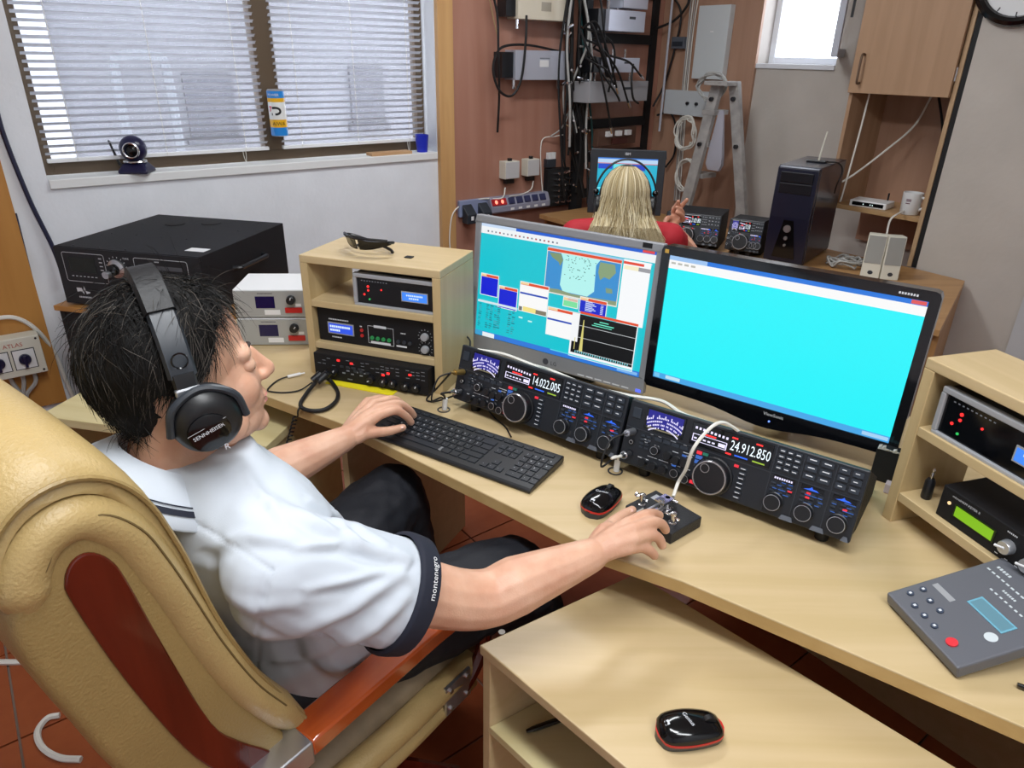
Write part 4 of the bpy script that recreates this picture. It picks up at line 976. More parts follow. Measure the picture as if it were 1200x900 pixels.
mb = MB(); mb.cyl((-.075, .03, .03), (-.098, .03, .118), .0055, .004, n=10); mb.cyl((-.05, .03, .02), (-.077, .03, .028), .006, n=10); mb.build('antenna', BLACK, t, smooth=True)
# drinks can hung on the mullion
p = onleft(330, 160, .02)
t = thing('drinks_can', 'blue yellow and white drinks can fixed to the window mullion', 'can', wl(1.185, -.040, p.z), YL-R_(38))
r, h = .036, .186
C_BLUE = mat('can_blue', '1f84d6', .3); C_YEL = mat('can_yellow', 'e8b014', .35); C_WHT = mat('can_white', 'e4e6e4', .35)
for z0, z1, m, nm in ((0, .034, C_BLUE, 'blue_band'), (.034, .066, C_YEL, 'yellow_band'), (.066, .136, C_WHT, 'white_band'), (.136, .152, C_YEL, 'yellow_band'), (.152, .18, C_BLUE, 'blue_band')):
    mb = MB(); mb.lathe([(r, z0), (r, z1)], n=32, cap=False); mb.build(nm, m, t, smooth=True)
mb = MB(); mb.lathe([(r*.9, -.003), (r, 0)], n=32); mb.build('rim', STEEL, t, smooth=True); mb = MB(); mb.lathe([(r, .18), (r*.86, h), (r*.8, h-.003)], n=32); mb.build('rim', STEEL, t, smooth=True)
def curved_text(mb, s_, size, z, a0, sx=1.0):
    vs, fs = text_geo(s_, size); mb.add([(math.sin(a0+v[0]*sx/r)*(r+.0006), -math.cos(a0+v[0]*sx/r)*(r+.0006), z+v[1]) for v in vs], fs)
mb = MB(); curved_text(mb, 'AIWA', .021, .042, -.42); mb.build('lettering', BLACK, t, fix=False)
mb = MB()
arc = [(-.010+.0, .118)]+[(.004+.024*math.sin(R_(9*i)), .1005+.0175*math.cos(R_(9*i))) for i in range(21)]+[(-.014, .083)]
inn = [(-.010, .108)]+[(.004+.0145*math.sin(R_(9*i)), .1005+.0085*math.cos(R_(9*i))) for i in range(21)]+[(-.014, .092)]
cv = lambda x, z: (math.sin(x/r)*(r+.0006), -math.cos(x/r)*(r+.0006), z)
n = len(arc); mb.add([cv(*q) for q in arc]+[cv(*q) for q in inn], [[i, i+1, n+i+1, n+i] for i in range(n-1)]); mb.build('emblem', BLACK, t, fix=False)
mb = MB(); mb.add([cv(*q) for q in ((-.026, .12), (-.012, .12), (-.018, .098), (-.024, .098), (-.020, .114), (-.026, .114))], [(0, 1, 2, 3, 4, 5)]); mb.build('red_figure', mat('can_red', 'd84060', .4), t, fix=False)
mb = MB(); curved_text(mb, 'POWER', .014, .160, -.7); mb.build('small_lettering', C_WHT, t, fix=False)
# blue cup and wooden block
p = onleft(506, 176, -.04); p.z = WZ0+.004
mb = MB(); mb.lathe([(.026, 0), (.034, .082), (.032, .082), (.025, .004)], n=24); o = mb.build('plastic_cup', mat('cup_blue', '1f2fb8', .35), smooth=True, angle=40); o.location = wl(1.90, -.035, WZ0+.004); tag(o, 'small blue plastic cup at the right end of the sill', 'cup')
o = MB().box(-.12, .10, -.03, .03, 0, .014).build('wood_strip', wood('pine', 'caa47a', 'b98f66', .6), bevel=.002); place(o, wl(1.72, -.025, WZ0+.004), YL); tag(o, 'short plain wooden strip lying on the window sill', 'wood')
# socket box on the orange board
pA = onleft(54, 428, .03); 
t = thing('switch_box', 'grey electrical switch box on the orange board at the left edge', 'switch box', wl(pA.dot(MV), .03, pA.z), YL)
mb = MB(); mb.box(-.19, 0, -.07, 0, 0, .152); mb.build('box_body', CREAM, t, bevel=.003)
for x in (-.145, -.062):
    mb = MB(); mb.box(x-.034, x+.034, -.073, -.07, .030, .104); k = mb.build('switch_plate', WHITE, t); mb = MB(); mb.box(x-.037, x+.037, -.0715, -.0702, .027, .107); mb.build('plate_rim', BLACK, k)
    mb = MB(); mb.lathe([(.020, 0), (.020, .012), (.017, .016)], (x, -.073, .068), (0, -1, 0), n=20); k2 = mb.build('rotary_knob', NAVY, t, smooth=True, angle=35); mb = MB(); mb.box(x-.005, x+.005, -.094, -.085, .038, .085); mb.build('grip', NAVY, k2, bevel=.002)
mb = MB(); add_text(mb, 'ATLAS', .022, FM(-.12, .118, .0705)); mb.build('lettering', mat('red_marker', 'b04030', .6), t, fix=False)
for x in (-.178, -.012):
    for z in (.012, .14):
        mb = MB(); mb.cyl((x, -.072, z), (x, -.07, z), .004, n=10); mb.build('screw', BLACK, t)
# ================================================================== FAR END OF THE ROOM
def Lm(p): return p.dot(MV)
# ---- corner desk
BDZ = .75
c1, c2 = at(1131, 329), at(1102, 387)
bd = thing('corner_desk', 'beech corner desk along the back wall under the computer tower', 'desk')
def wb(q, off): p = bk(q, off, 0); return (p.x, p.y)
pl_ = [wb(.12, .40), wb(1.42, .40), wb(1.42, .36), wb(QR+.02, .36), (c1.x, c1.y), (c2.x, c2.y), wb(1.35, 1.05), wb(1.05, 1.25), wb(.95, 1.45), wb(.6, 1.45), wb(.45, 1.0), wb(.12, 1.0)]
mb = MB(); mb.prism(pl_, BDZ-.025, BDZ); mb.build('desk_top', wood('worn_beech', 'b98f60', 'a87e50', .4), bd, bevel=.002)
for (a, b), (c, d) in ((pl_[0], pl_[11]), (pl_[4], pl_[5])):
    u_ = (Vector((c, d, 0))-Vector((a, b, 0))); L = u_.length; u_.normalize(); v_ = Vector((0, 0, 0))-Vector((a+c, b+d, 0))*0
    mb = MB(); a2 = Vector((a, b, 0))+u_*.04; b2 = Vector((a, b, 0))+u_*(L-.04); nn = Vector((u_.y, -u_.x, 0))*.018
    if (a2+nn-Vector((.9, 3.2, 0))).length > (a2-nn-Vector((.9, 3.2, 0))).length: nn = -nn
    mb.prism([(a2.x, a2.y), (b2.x, b2.y), (b2.x+nn.x, b2.y+nn.y), (a2.x+nn.x, a2.y+nn.y)], 0, BDZ-.025); mb.build('side_panel', wood('worn_beech_v', 'b08658', 'a07648', .5, axis=2), bd)
# ---- tall unit in the recess
UQ0, UQ1, UOFF = 1.425, 1.862, MB_-MR
ut = thing('wall_cupboard', 'tan wall cupboard with an open niche beside the white wall', 'cupboard', bk(UQ0, UOFF, BDZ), YB)
W_ = UQ1-UQ0; D_ = UOFF-.03
TANS = wood('tan_side', 'ab8a6c', '9c7b5e', .5, axis=2)
mb = MB(); mb.box(W_-.018, W_, 0, D_, 0, 1.5); mb.build('side_panel', wood('tan_edge', 'b89a78', 'aa8c6a', .5, axis=2), ut, bevel=.001)
mb = MB(); mb.box(0, .016, 0, D_, .205, 1.5); mb.build('side_panel', TANS, ut)
mb = MB(); mb.box(.016, W_-.018, D_-.01, D_, 0, 1.5); mb.build('back_panel', TAN_WOOD, ut)
mb = MB(); mb.box(.016, W_-.018, .02, D_-.01, .185, .205); mb.build('shelf_board', wood('shelf_pale', 'b9966c', 'ab885e', .5), ut, bevel=.001)
mb = MB(); mb.box(.016, W_-.018, .02, D_-.01, .682, .70); mb.build('cupboard_floor', TANS, ut)
mb = MB(); mb.box(0, W_-.02, -.018, -.001, .68, 1.5); dr = mb.build('door', wood('tan_door', 'ae8c6e', 'a38264', .5, axis=2), ut, bevel=.0015)
mb = MB(); mb.tube([(.045, -.018, .83), (.045, -.04, .83), (.045, -.044, .80), (.045, -.044, .75), (.045, -.04, .72), (.045, -.018, .72)], .005, n=8, k=3); mb.build('handle', mat('bronze_handle', '6d5a4a', .4, metal=.6), dr, smooth=True)
for z in (.74, 1.3):
    mb = MB(); mb.cyl((W_-.022, -.0, z), (W_-.022, -.0, z+.05), .006, n=10); mb.build('hinge', STEEL, dr)
# black strip put in for the shade of the gap beside the unit
mb = MB(); mb.M = Matrix.Translation(bk(0, 0, 0)) @ Matrix.Rotation(YB, 4, 'Z'); mb.box(UQ1+.001, QR, -UOFF+.004, -UOFF+.02, BDZ, 2.4); struct(mb.build('gap_shade_strip', BLACK_M))
US = lambda x, y, z: bk(UQ0+x, UOFF-y, BDZ+z)
# router
t = thing('network_router', 'small white network router on the cupboard shelf', 'router', US(.09, .03, .205), YB+R_(8))
mb = MB(); mb.box(0, .16, 0, .11, 0, .028); mb.build('case', WHITE, t, bevel=.004)
mb = MB(); frect(mb, .012, .006, .136, .016, .0006); mb.build('front_window', BLACK_G, t, fix=False)
mb = MB()
for x in (.06, .09, .1): frect(mb, x, .011, .004, .005, .001)
mb.build('status_lights', E_('led_wht', 'e8ffff', 1), t, fix=False)
mb = MB(); mb.cyl((.13, .10, .02), (.13, .10, .06), .004, n=8); mb.build('antenna', BLACK, t)
# mug
p = US(.345, .065, .205); t = thing('coffee_mug', 'white coffee mug with a small dark red print on the shelf', 'mug', p, 0)
mb = MB(); mb.lathe([(.034, 0), (.038, .004), (.040, .092), (.037, .092), (.035, .01)], n=28); mb.build('cup', WHITE, t, smooth=True, angle=50)
hd_ = MV*0+Vector((math.cos(YB), math.sin(YB), 0)); mb = MB(); mb.tube([hd_*.037+Vector((0, 0, .075)), hd_*.062+Vector((0, 0, .07)), hd_*.066+Vector((0, 0, .045)), hd_*.037+Vector((0, 0, .022))], .0055, n=8); mb.build('handle', WHITE, t, smooth=True)
r = .0405; a0 = math.atan2(-p.y, -p.x)-.55; mb = MB()
for i_, (w_, z_) in enumerate(((.5, .064), (.5, .058), (.42, .048))): mb.add([(r*math.cos(a0+w_*k/6), r*math.sin(a0+w_*k/6), z_+dz) for dz in (0, .0035) for k in range(7)], [[k, k+1, k+8, k+7] for k in range(6)])
stuff(mb.build('print', mat('mug_print', '6a2a48', .5), t, fix=False))
# cables inside the niche
cable('niche_cable', 'straight white cable down the left of the cupboard niche', [US(.06, .06, .70), US(.052, .06, .5), US(.04, .05, .25), US(.035, .05, .21)], .004, CABLE_W)
cable('niche_cable', 'white cable slanting across the cupboard niche', [US(.24, .25, .68), US(.2, .24, .55), US(.12, .2, .44), US(.05, .12, .34), US(.03, .04, .30)], .0045, CABLE_W)
cable('niche_cable', 'black cable hanging down the right of the cupboard niche', [US(.26, .26, .68), US(.32, .24, .55), US(.37, .2, .40), US(.38, .16, .30), US(.36, .2, .22)], .0055, RUBBER)
# ---- computer tower
f1, f2 = at(912, 193, 1.158), at(962, 198, 1.158); fr = at(1000, 187, 1.158)
py = math.atan2(f2.y-f1.y, f2.x-f1.x); pw = (f2-f1).length; pd = (fr-f2).length
t = thing('computer_tower', 'dark blue black computer tower with a round silver badge', 'computer', (f1.x, f1.y, BDZ), py)
CASE = mat('tower_paint', '1a1c2e', .28, coat=.3); pd = .40
mb = MB(); mb.box(0, pw, .02, pd, .008, .408); mb.build('case', CASE, t, bevel=.003)
mb = MB(); mb.prism_x([(0, .01), (-.008, .2), (0, .4), (.02, .406), (.02, .01)], .002, pw-.002); fb = mb.build('front_bezel', mat('tower_front', '15172a', .3), t, bevel=.004)
mb = MB(); mb.box(.02, pw-.02, -.008, 0, .30, .34); mb.build('drive_bay', mat('bay_black', '0f1018', .35), t, bevel=.002); mb = MB(); mb.box(.02, pw-.02, -.009, 0, .345, .385); mb.build('drive_bay', mat('bay_black', '0f1018', .35), t, bevel=.002)
mb = MB(); mb.prism([(pw/2-.035, 0), (pw/2+.035, 0), (pw/2+.02, 1), (pw/2-.02, 1)], 0, .001); 
mb = MB(); mb.add([(pw*.38, -.0095, .19), (pw*.62, -.0095, .19), (pw*.78, -.005, .03), (pw*.22, -.005, .03)], [(0, 1, 2, 3)]); mb.build('front_insert', BLACK_G, t, fix=False)
mb = MB(); mb.cyl((pw/2, -.014, .155), (pw/2, -.006, .155), .0155, n=24); mb.build('badge', STEEL, t, smooth=True, angle=30)
for z, r in ((.115, .008), (.085, .0055)):
    mb = MB(); mb.cyl((pw/2, -.014, z), (pw/2, -.006, z), r, n=16); mb.build('power_button', STEEL, t, smooth=True, angle=30)
for x in (.02, pw-.02):
    for y in (.04, pd-.04): mb = MB(); mb.cyl((x, y, 0), (x, y, .01), .012, n=12); mb.build('foot', RUBBER, t)
def lp(o, x, y, z): return o.location + Matrix.Rotation(o.rotation_euler[2], 4, 'Z') @ Vector((x, y, z))
wa = thing('wifi_antenna', 'thin white wireless antenna on a black base atop the computer tower', 'antenna', lp(t, pw*.55, .20, .4085), py)
mb = MB(); mb.box(-.035, .045, -.02, .02, 0, .008); mb.build('base', BLACK, wa, bevel=.002)
mb = MB(); mb.tube([(.012, 0, .008), (.016, 0, .06), (.024, 0, .125)], [.0045, .003], n=8, raw=True); mb.build('rod', CREAM, wa, smooth=True)
cable('antenna_cable', 'black cable looping from the antenna base down the tower side', [lp(t, pw*.55+.045, .2, .413), lp(t, pw+.01, .22, .41), lp(t, pw+.03, .23, .38), lp(t, pw+.02, .23, .32), lp(t, pw+.01, .26, .28)], .003, RUBBER)
# ---- desktop speakers
for (a, b), lb in ((((1007, 324), (1029, 327)), 'left'), (((1031, 327.5), (1052, 329)), 'right')):
    p, yw, w = span(a, b, BDZ)
    t = thing('desktop_speaker', 'cream desktop speaker with grey grille, %s of the pair' % lb, 'speaker', p, yw, 'pair of cream desktop speakers')
    mb = MB(); mb.prism_x([(0, 0), (.012, .175), (.075, .17), (.085, 0)], 0, w); mb.build('cabinet', CREAM, t, bevel=.003)
    mb = MB(); mb.add([(.004, .0032, .06), (w-.004, .0032, .06), (w-.004, .0112, .170), (.004, .0112, .170)], [(0, 1, 2, 3)]); mb.M = Matrix.Translation((0, -.0015, 0)); g = mb.build('grille', mat('grille_grey', '9fa09c', .8, bump=.5, bscale=1500), t, fix=False); g.location = (0, -.001, 0)
    mb = MB(); mb.cyl((w/2, .0005, .028), (w/2, .003, .028), .010, n=18); g = mb.build('volume_knob', DGREY, t, smooth=True); g.scale = (1, 1, .8)
cable('speaker_cable', 'white cable curving up from the speakers to the shelf', [at(1032, 276, .92)+MV*.05, at(1034, 262, .95)+MV*.06, at(1042, 254, .97)+MV*.05, at(1055, 247, .97)+MV*.08], .004, CABLE_W)
# tangle of grey-white cable on the desk
mb = MB(); c0 = at(990, 312); rng = random.Random(4); pts = []
for i in range(70):
    a = i*.62+rng.uniform(-.3, .3); r = rng.uniform(.05, .085); pts.append(c0+Vector((math.cos(a)*r*1.0, math.sin(a)*r*.8, .008+.035*rng.random())))
mb.tube(pts, .0038, n=6, k=4); tag(mb.build('cable_tangle', CABLE_G, smooth=True), 'tangled bundle of grey cable on the desk beside the tower', 'cable')
# ---- transceivers on the far desk
p = at(784, 291); q = at(850, 300)
make_radio('black transceiver on the far desk behind the raised hand', (p.x-.03, p.y+.03, BDZ), R_(-24), '21.021.800', group='transceivers on the far desk', W=.25, D=.28, flat=True)
p = at(852, 300)
make_radio('black transceiver on the far desk next to the computer tower', (p.x-.012, p.y+.02, BDZ), R_(-30), '7.012.300', group='transceivers on the far desk', W=.15, D=.2, flat=True)
# ---- old monitor in front of the woman
ml = aty(688, 249, 3.3); mr = aty(774, 250, 3.25)
iy = math.atan2(mr.y-ml.y, mr.x-ml.x); iw = (mr-ml).length
t = thing('computer_monitor', 'black office monitor in front of the blonde woman', 'monitor', (ml.x, ml.y, BDZ), iy)
z0 = ml.z-BDZ; ih = (aty(690, 174, 3.3).z)-ml.z; TI = Matrix.Translation((0, 0, z0)) @ Matrix.Rotation(R_(-4), 4, 'X')
b = .034; mb = MB(); mb.M = TI
for a in ((0, iw, 0, .03, ih-b, ih), (0, iw, 0, .03, 0, b), (0, b, 0, .03, b, ih-b), (iw-b, iw, 0, .03, b, ih-b)): mb.box(*a)
mb.build('bezel', mat('charcoal_bezel', '24272d', .45), t, bevel=.003)
mb = MB(); mb.M = TI; mb.box(.02, iw-.02, .03, .06, .02, ih-.02); mb.build('back_shell', BLACK, t)
mb = MB(); mb.box(iw/2-.03, iw/2+.03, .04, .07, .012, z0+.08); mb.box(iw/2-.1, iw/2+.1, -.04, .14, 0, .014); mb.build('stand', BLACK, t)
S = Screen(iw-2*b, ih-2*b); S.rect(0, 0, 1, 1, '22b8d8', .9); S.rect(0, 0, 1, .04, '3f7fd8'); S.rect(0, .04, 1, .13, 'b8d4f0'); S.rect(0, .12, 1, .135, 'd05a6a'); S.rect(.01, .14, .25, .24, '1a48c8'); S.rect(.27, .14, .58, .24, '6fe0ea'); S.rect(.58, .14, .8, .26, '2040c0'); S.rect(0, .62, .3, .65, '7fe8f0'); S.rect(0, .95, .12, 1, 'd8eef6'); S.rect(.12, .95, 1, 1, '3f8fe0')
so = S.mb.build('screen', S.mats(), t, fix=False); so.matrix_local = TI @ Matrix.Translation((b, .006, b))
mb = MB(); mb.M = TI; add_text(mb, 'IBM', .016, Matrix.Translation((iw/2-.015, -.001, ih-.024)) @ FRONT); mb.build('lettering', PRINT, t, fix=False)

# ================================================================== THINGS ON THE WALLS
LO = .018
def wallbox(name, label, cat, px, off, m, cover=None, group=None, left=True, bevel=.002):
    # px: (x0, y0, x1, y1) of the front face; off: how far the face stands from the wall
    f = onleft if left else onback
    base = .018
    a, b_ = f(px[0], px[3], off), f(px[2], px[1], off)
    if left: u0, u1 = Lm(a), Lm(b_); loc = wl(u0, base, 0)
    else: u0, u1 = wq(a), wq(b_); loc = bk(u0, base, 0)
    t = thing(name, label, cat, (loc.x, loc.y, a.z), YL if left else YB, group)
    w, h, d = u1-u0, b_.z-a.z, off-base
    mb = MB(); mb.box(0, w, -d, -.001, 0, h); mb.build('case', m, t, bevel=bevel)
    return t, w, h, d
ALU = mat('aluminium_sheet', 'c4c8d6', .32, metal=.4)
t, w, h, d = wallbox('filter_box', 'bluish silver filter box with a black heat sink on the wood wall', 'filter box', (604, 60, 666, 94), .11, ALU)
mb = MB()
mb.box(-.07, -.001, -d*.8, -.001, .01, h-.01); mb.build('heat_sink', BLACK, t)
mb = MB(); mb.box(w*.45, w*.62, -d-.001, -d, h*.45, h*.68); mb.build('name_plate', WHITE, t)
mb = MB(); mb.box(w*.45, w*.64, -d-.001, -d, h*.72, h*.76); mb.build('print_line', PRINT_DIM, t)
def bnc(t, x, z, y, dirv=(0, 0, -1)):
    mb = MB(); c = Vector((x, y, z)); dv = Vector(dirv); mb.cyl(c, c+dv*.022, .008, n=10); mb.cyl(c+dv*.008, c+dv*.03, .006, n=10); mb.cyl(c+dv*.03, c+dv*.03+Vector((0, -.0, 0))+dv*.012, .0085, n=10); mb.build('coax_connector', CHROME, t, smooth=True, angle=30)
for x in (.05, .92): bnc(t, w*x, 0, -d*.6); bnc(t, w*x+.02, .0, -d*.3)
FB = t
t, w, h, d = wallbox('filter_box', 'beige filter box at the top edge of the wood wall', 'filter box', (607, -22, 672, 22), .11, mat('beige_sheet', 'd9d0bc', .4))
mb = MB(); mb.box(-.06, -.001, -d*.8, -.001, .01, h-.01); mb.build('heat_sink', BLACK, t)
mb = MB(); mb.box(w*.42, w*.6, -d-.001, -d, h*.22, h*.44); mb.build('name_plate', mat('beige_plate', 'a8a090', .5), t)
for x in (.06, .95): bnc(t, w*x, 0, -d*.6)
for (a, b_, c_, e_), lb in (((592, 188.5, 609, 210.5), 'left'), ((618, 186, 632.5, 207), 'right')):
    t, w, h, d = wallbox('junction_box', 'cream square junction box above the power strip, %s of two' % lb, 'junction box', (a, b_, c_, e_), .075, CREAM, group='cream junction boxes on the wood wall')
    mb = MB(); mb.box(w*.2, w*.8, -d*.7, -d*.2, -.028, 0); mb.build('cable_gland', BLACK, t, bevel=.003); mb = MB(); mb.box(w*.4, w*.6, -d*.7, -d*.4, h, h+.014); mb.build('top_plug', BLACK, t)
    mb = MB(); mb.box(.003, w-.003, -d-.004, -d, .003, h-.003); mb.build('lid', mat('lid_grey', 'c2c2c4', .4), t, bevel=.001)
# power strip
a, b_ = onleft(574, 247, .06), onleft(642, 236, .06)
m0, m1 = Lm(a), Lm(b_); t = thing('power_strip', 'grey wall power strip with a red lit switch and blue sockets', 'power strip', (wl(m0, .018, 0).x, wl(m0, .018, 0).y, a.z-.02), YL)
w = m1-m0; mb = MB(); mb.prism_x([(-.001, 0), (-.05, 0), (-.062, .01), (-.062, .038), (-.04, .085), (-.001, .085)], 0, w); mb.build('housing', mat('strip_grey', '8f90a2', .4), t, bevel=.002)
SL = Matrix.Translation((0, -.052, .0615)) @ Matrix.Rotation(R_(-25), 4, 'X')
mb = MB(); mb.M = SL; mb.box(.006, w*.25, -.004, .004, -.018, .018); sw1 = mb.build('switch_block', mat('red_block', 'a8101c', .3), t)
for x in (.08, .18):
    mb = MB(); mb.M = SL; mb.sphere((w*x, -.006, 0), (.009, .004, .011), 12, 8); mb.build('lit_rocker', E_('neon', 'ff8a70', 2.2), sw1, smooth=True)
for i in range(5):
    mb = MB(); mb.M = SL; x = w*(.34+.135*i); mb.box(x-.020, x+.020, -.005, .004, -.018, .018); k = mb.build('socket', mat('socket_blue', '20244e', .35), t, bevel=.002)
    mb = MB(); mb.box(x-.012, x+.012, -.0635, -.062, .014, .026); mb.build('socket_label', WHITE, t)
# two adapters at the left of the strip
t = thing('socket_plate', 'bluish double socket with two black plug adapters', 'socket', (wl(2.07, .018, 0).x, wl(2.07, .018, 0).y, a.z-.02), YL)
mb = MB(); mb.box(0, .185, -.022, -.001, 0, .085); mb.build('plate', mat('socket_plate_blue', '8a94b4', .4), t, bevel=.003)
for x in (.045, .145):
    mb = MB(); mb.prism_x([(-.022, .065), (-.075, .02), (-.075, -.03), (-.022, -.03)], x-.03, x+.03); k = mb.build('plug_adapter', mat('adapter_dark', '2a3038', .4), t, bevel=.004)
    mb = MB(); mb.box(x-.008, x+.008, -.077, -.075, -.01, .01); mb.build('plug_mark', WHITE, k)
# connector panel at the end of the wood wall
t, w, h, d = wallbox('patch_panel', 'black patch panel studded with chrome connectors beside the rack', 'patch panel', (641, 196, 668, 243), .06, BLACK_M)
for r_ in range(6):
    for c_ in range(3):
        mb = MB(); x, z = w*(.3+.28*c_), h*(.12+.15*r_); mb.cyl((x, -d, z), (x+.006, -d-.035, z+.004), .0065, n=8); mb.build('connector', CHROME, t, smooth=True)
t, w, h, d = wallbox('patch_panel', 'small grey terminal block with white plugs above the patch panel', 'terminal block', (641, 186, 652, 197), .05, DGREY)
for i in range(4): mb = MB(); mb.box(w*(.1+.22*i), w*(.1+.22*i)+w*.16, -d, -d*.4, h, h+.035); mb.build('white_plug', WHITE, t)
# boxes on the back wall inside the rack
def bbox(name, label, cat, px, off, m, group=None): return wallbox(name, label, cat, px, off, m, group=group, left=False)
DA, DB = onleft(686, 100, .10), onback(764, 100, .08); DY = math.atan2(DB.y-DA.y, DB.x-DA.x); DN = Vector((-math.sin(DY), math.cos(DY), 0))
def ondiag(x, y, off=0): return onpl(x, y, DA-DN*off, DN)
def rbox(name, label, cat, px, off, m, group=None):     # box hung on the rack that stands across the corner
    a, b_ = ondiag(px[0], px[3], off), ondiag(px[2], px[1], off); ex = Vector((math.cos(DY), math.sin(DY), 0))
    w, h, d = (b_-a).dot(ex), b_.z-a.z, off-.002
    t = thing(name, label, cat, a+DN*d, DY, group); mb = MB(); mb.box(0, w, -d, -.001, 0, h); mb.build('case', m, t, bevel=.002); return t, w, h, d
GSHEET = mat('grey_sheet', '9a9a9e', .45)
for px, lb, m in (((731, -12, 761, 9), 'top box of the rack column in the far corner', ALU), ((713, 14, 757, 36), 'pale switch box second from the top in the rack column', ALU), ((708, 68, 750, 85), 'narrow pale switch box third in the rack column', ALU), ((690, 95, 760, 121), 'wide grey switch box lowest in the rack column', GSHEET)):
    t, w, h, d = rbox('switch_unit', lb, 'switch box', px, .12, m, 'switch boxes in the rack column')
    mb = MB(); mb.box(w*.55, w*.72, -d-.001, -d, h*.6, h*.72); mb.build('name_plate', DGREY, t)
    for x in (.2, .45, .8): bnc(t, w*x, h, -d*.5, (0, 0, 1))
    if lb.startswith('narrow') or lb.startswith('pale'): mb = MB(); mb.box(-.06, -.001, -d*.8, -.002, .0, h); mb.build('heat_sink', BLACK, t)
t, w, h, d = rbox('circuit_board', 'brown terminal board with white connectors above the office monitor', 'circuit board', (700, 148, 746, 172), .05, mat('board_brown', '5a4034', .6))
for i in range(3): mb = MB(); mb.box(w*(.18+.25*i), w*(.30+.25*i), -d-.02, -d, h*.55, h*.85); mb.build('white_connector', WHITE, t)
mb = MB(); mb.box(w*.35, w*.75, -d-.006, -d, h*.08, h*.42); mb.build('relay_block', mat('relay_red', '4a2420', .5), t)
# rack: dark uprights
rk = thing('cable_rack', 'tall black cable rack standing across the far room corner', 'rack', (DA.x, DA.y, 0), DY)
RWD = (DB-DA).length
for x in (-.02, RWD-.04):
    mb = MB(); mb.box(x, x+.05, .001, .06, 0, 2.3); mb.build('upright', BLACK_M, rk)
for z in (.3, .8, 1.0, 1.18, 1.36, 1.62, 1.85, 2.05):
    mb = MB(); mb.box(.03, RWD-.04, .004, .02, z, z+.05); mb.build('cross_rail', BLACK_M, rk)
mb = MB(); mb.cyl((RWD-.02, -.10, 1.15), (RWD-.02, -.10, 2.1), .007, n=10); mb.build('conduit', mat('conduit_grey', 'b8bac4', .35), rk, smooth=True)
# vertical bundle of cables with connectors, hanging in front of the rack
ORD = ['first', 'second', 'third', 'fourth', 'fifth', 'sixth', 'seventh', 'eighth', 'ninth', 'tenth', 'eleventh', 'twelfth', 'thirteenth', 'fourteenth', 'fifteenth', 'sixteenth']
rng = random.Random(8); bundle = []
for i in range(16):
    x = 664+rng.random()*26; o1 = .05+.13*rng.random()
    p0 = onleft(x+rng.uniform(-4, 4), -20, o1); p3 = onleft(x+rng.uniform(-8, 10), 150+90*rng.random(), o1)
    p1 = p0.lerp(p3, .35)+Vector((rng.uniform(-.05, .05), rng.uniform(-.03, .03), 0)); p2 = p0.lerp(p3, .7)+Vector((rng.uniform(-.06, .06), rng.uniform(-.03, .03), 0))
    col = rng.choice([RUBBER, RUBBER, RUBBER, RUBBER, CABLE_G, mat('cable_teal', '1d4a4c', .5)])
    t = thing('coax_cable', 'coaxial cable hanging in the dark bundle in front of the rack', 'cable', (0, 0, 0), 0, 'hanging coaxial cables in the corner bundle')
    mb = MB(); mb.tube([p0, p1, p2, p3], .0062, n=6, k=8); mb.build('lead', col, t, smooth=True); bundle.append((p0.dot(_r2)/p0.dot(_fwd), t, 'black' if col is RUBBER else 'grey' if col is CABLE_G else 'dark green'))
    for k in range(2):
        c = p0.lerp(p3, rng.uniform(.15, .98)); mb = MB(); dv = Vector((rng.uniform(-1, 1), -.8, rng.uniform(-.6, .6))).normalized(); mb.cyl(c, c+dv*.035, .008, .006, n=8); mb.build('connector', CHROME, t, smooth=True)
for i, (_, t, c_) in enumerate(sorted(bundle, key=lambda b: b[0])): t['label'] = '%s coaxial cable in the corner bundle, %s from the left at the top' % (c_, ORD[i])
# loose black leads over the boxes
def wcable(lb, pts, r=.006, m=RUBBER, left=True):
    f = left if callable(left) else (onleft if left else onback)
    return cable('coax_lead', lb, [f(x, y, o) for x, y, o in pts], r, m)
wcable('long black lead hanging straight down left of the silver filter box', [(577, -10, .1), (583, 20, .1), (584, 60, .13), (585, 110, .09), (583, 155, .06)])
wcable('black lead looping in a circle below the silver filter box', [(617, 18, .13), (616, 50, .14), (611, 92, .13), (600, 112, .12), (586, 107, .12), (578, 85, .12), (581, 65, .12), (592, 54, .12), (620, 53, .07), (655, 60, .05)], .0062)
wcable('pair of grey leads hanging from the right of the silver box', [(661, 96, .1), (660, 115, .1), (662, 135, .08), (668, 128, .07), (672, 100, .07)], .005, CABLE_G)
wcable('pale cord hanging at the top left of the wood wall', [(572, -8, .06), (576, 10, .06), (580, 30, .06), (584, 45, .05)], .003, mat('tan_cord', 'b49a72', .6))
wcable('thin white cable running from the junction boxes to the wall corner', [(592, 220, .05), (588, 232, .07), (565, 233, .04), (545, 238, .03), (531, 250, .035), (527, 275, .04), (528, 300, .05)], .0035, CABLE_W)
wcable('white cable from the right junction box to the power strip', [(625, 212, .05), (622, 222, .06), (610, 228, .06), (597, 230, .07)], .003, CABLE_W)
wcable('white cable rising beside the terminal block', [(636, 226, .05), (634, 200, .04), (635, 165, .03), (650, 160, .05), (660, 158, .07)], .003, CABLE_W)
wcable('grey cables curving into the corner bundle', [(645, 160, .05), (658, 150, .07), (668, 130, .09), (674, 95, .09)], .004, CABLE_G)
wcable('black lead draped across the rack boxes', [(680, 35, .15), (690, 60, .18), (705, 85, .18), (722, 110, .18), (726, 118, .16)], .006, RUBBER, ondiag)
wcable('black lead arching over the upper rack boxes', [(688, 34, .16), (705, 40, .18), (718, 52, .18), (720, 75, .18), (713, 108, .16)], .006, RUBBER, ondiag)
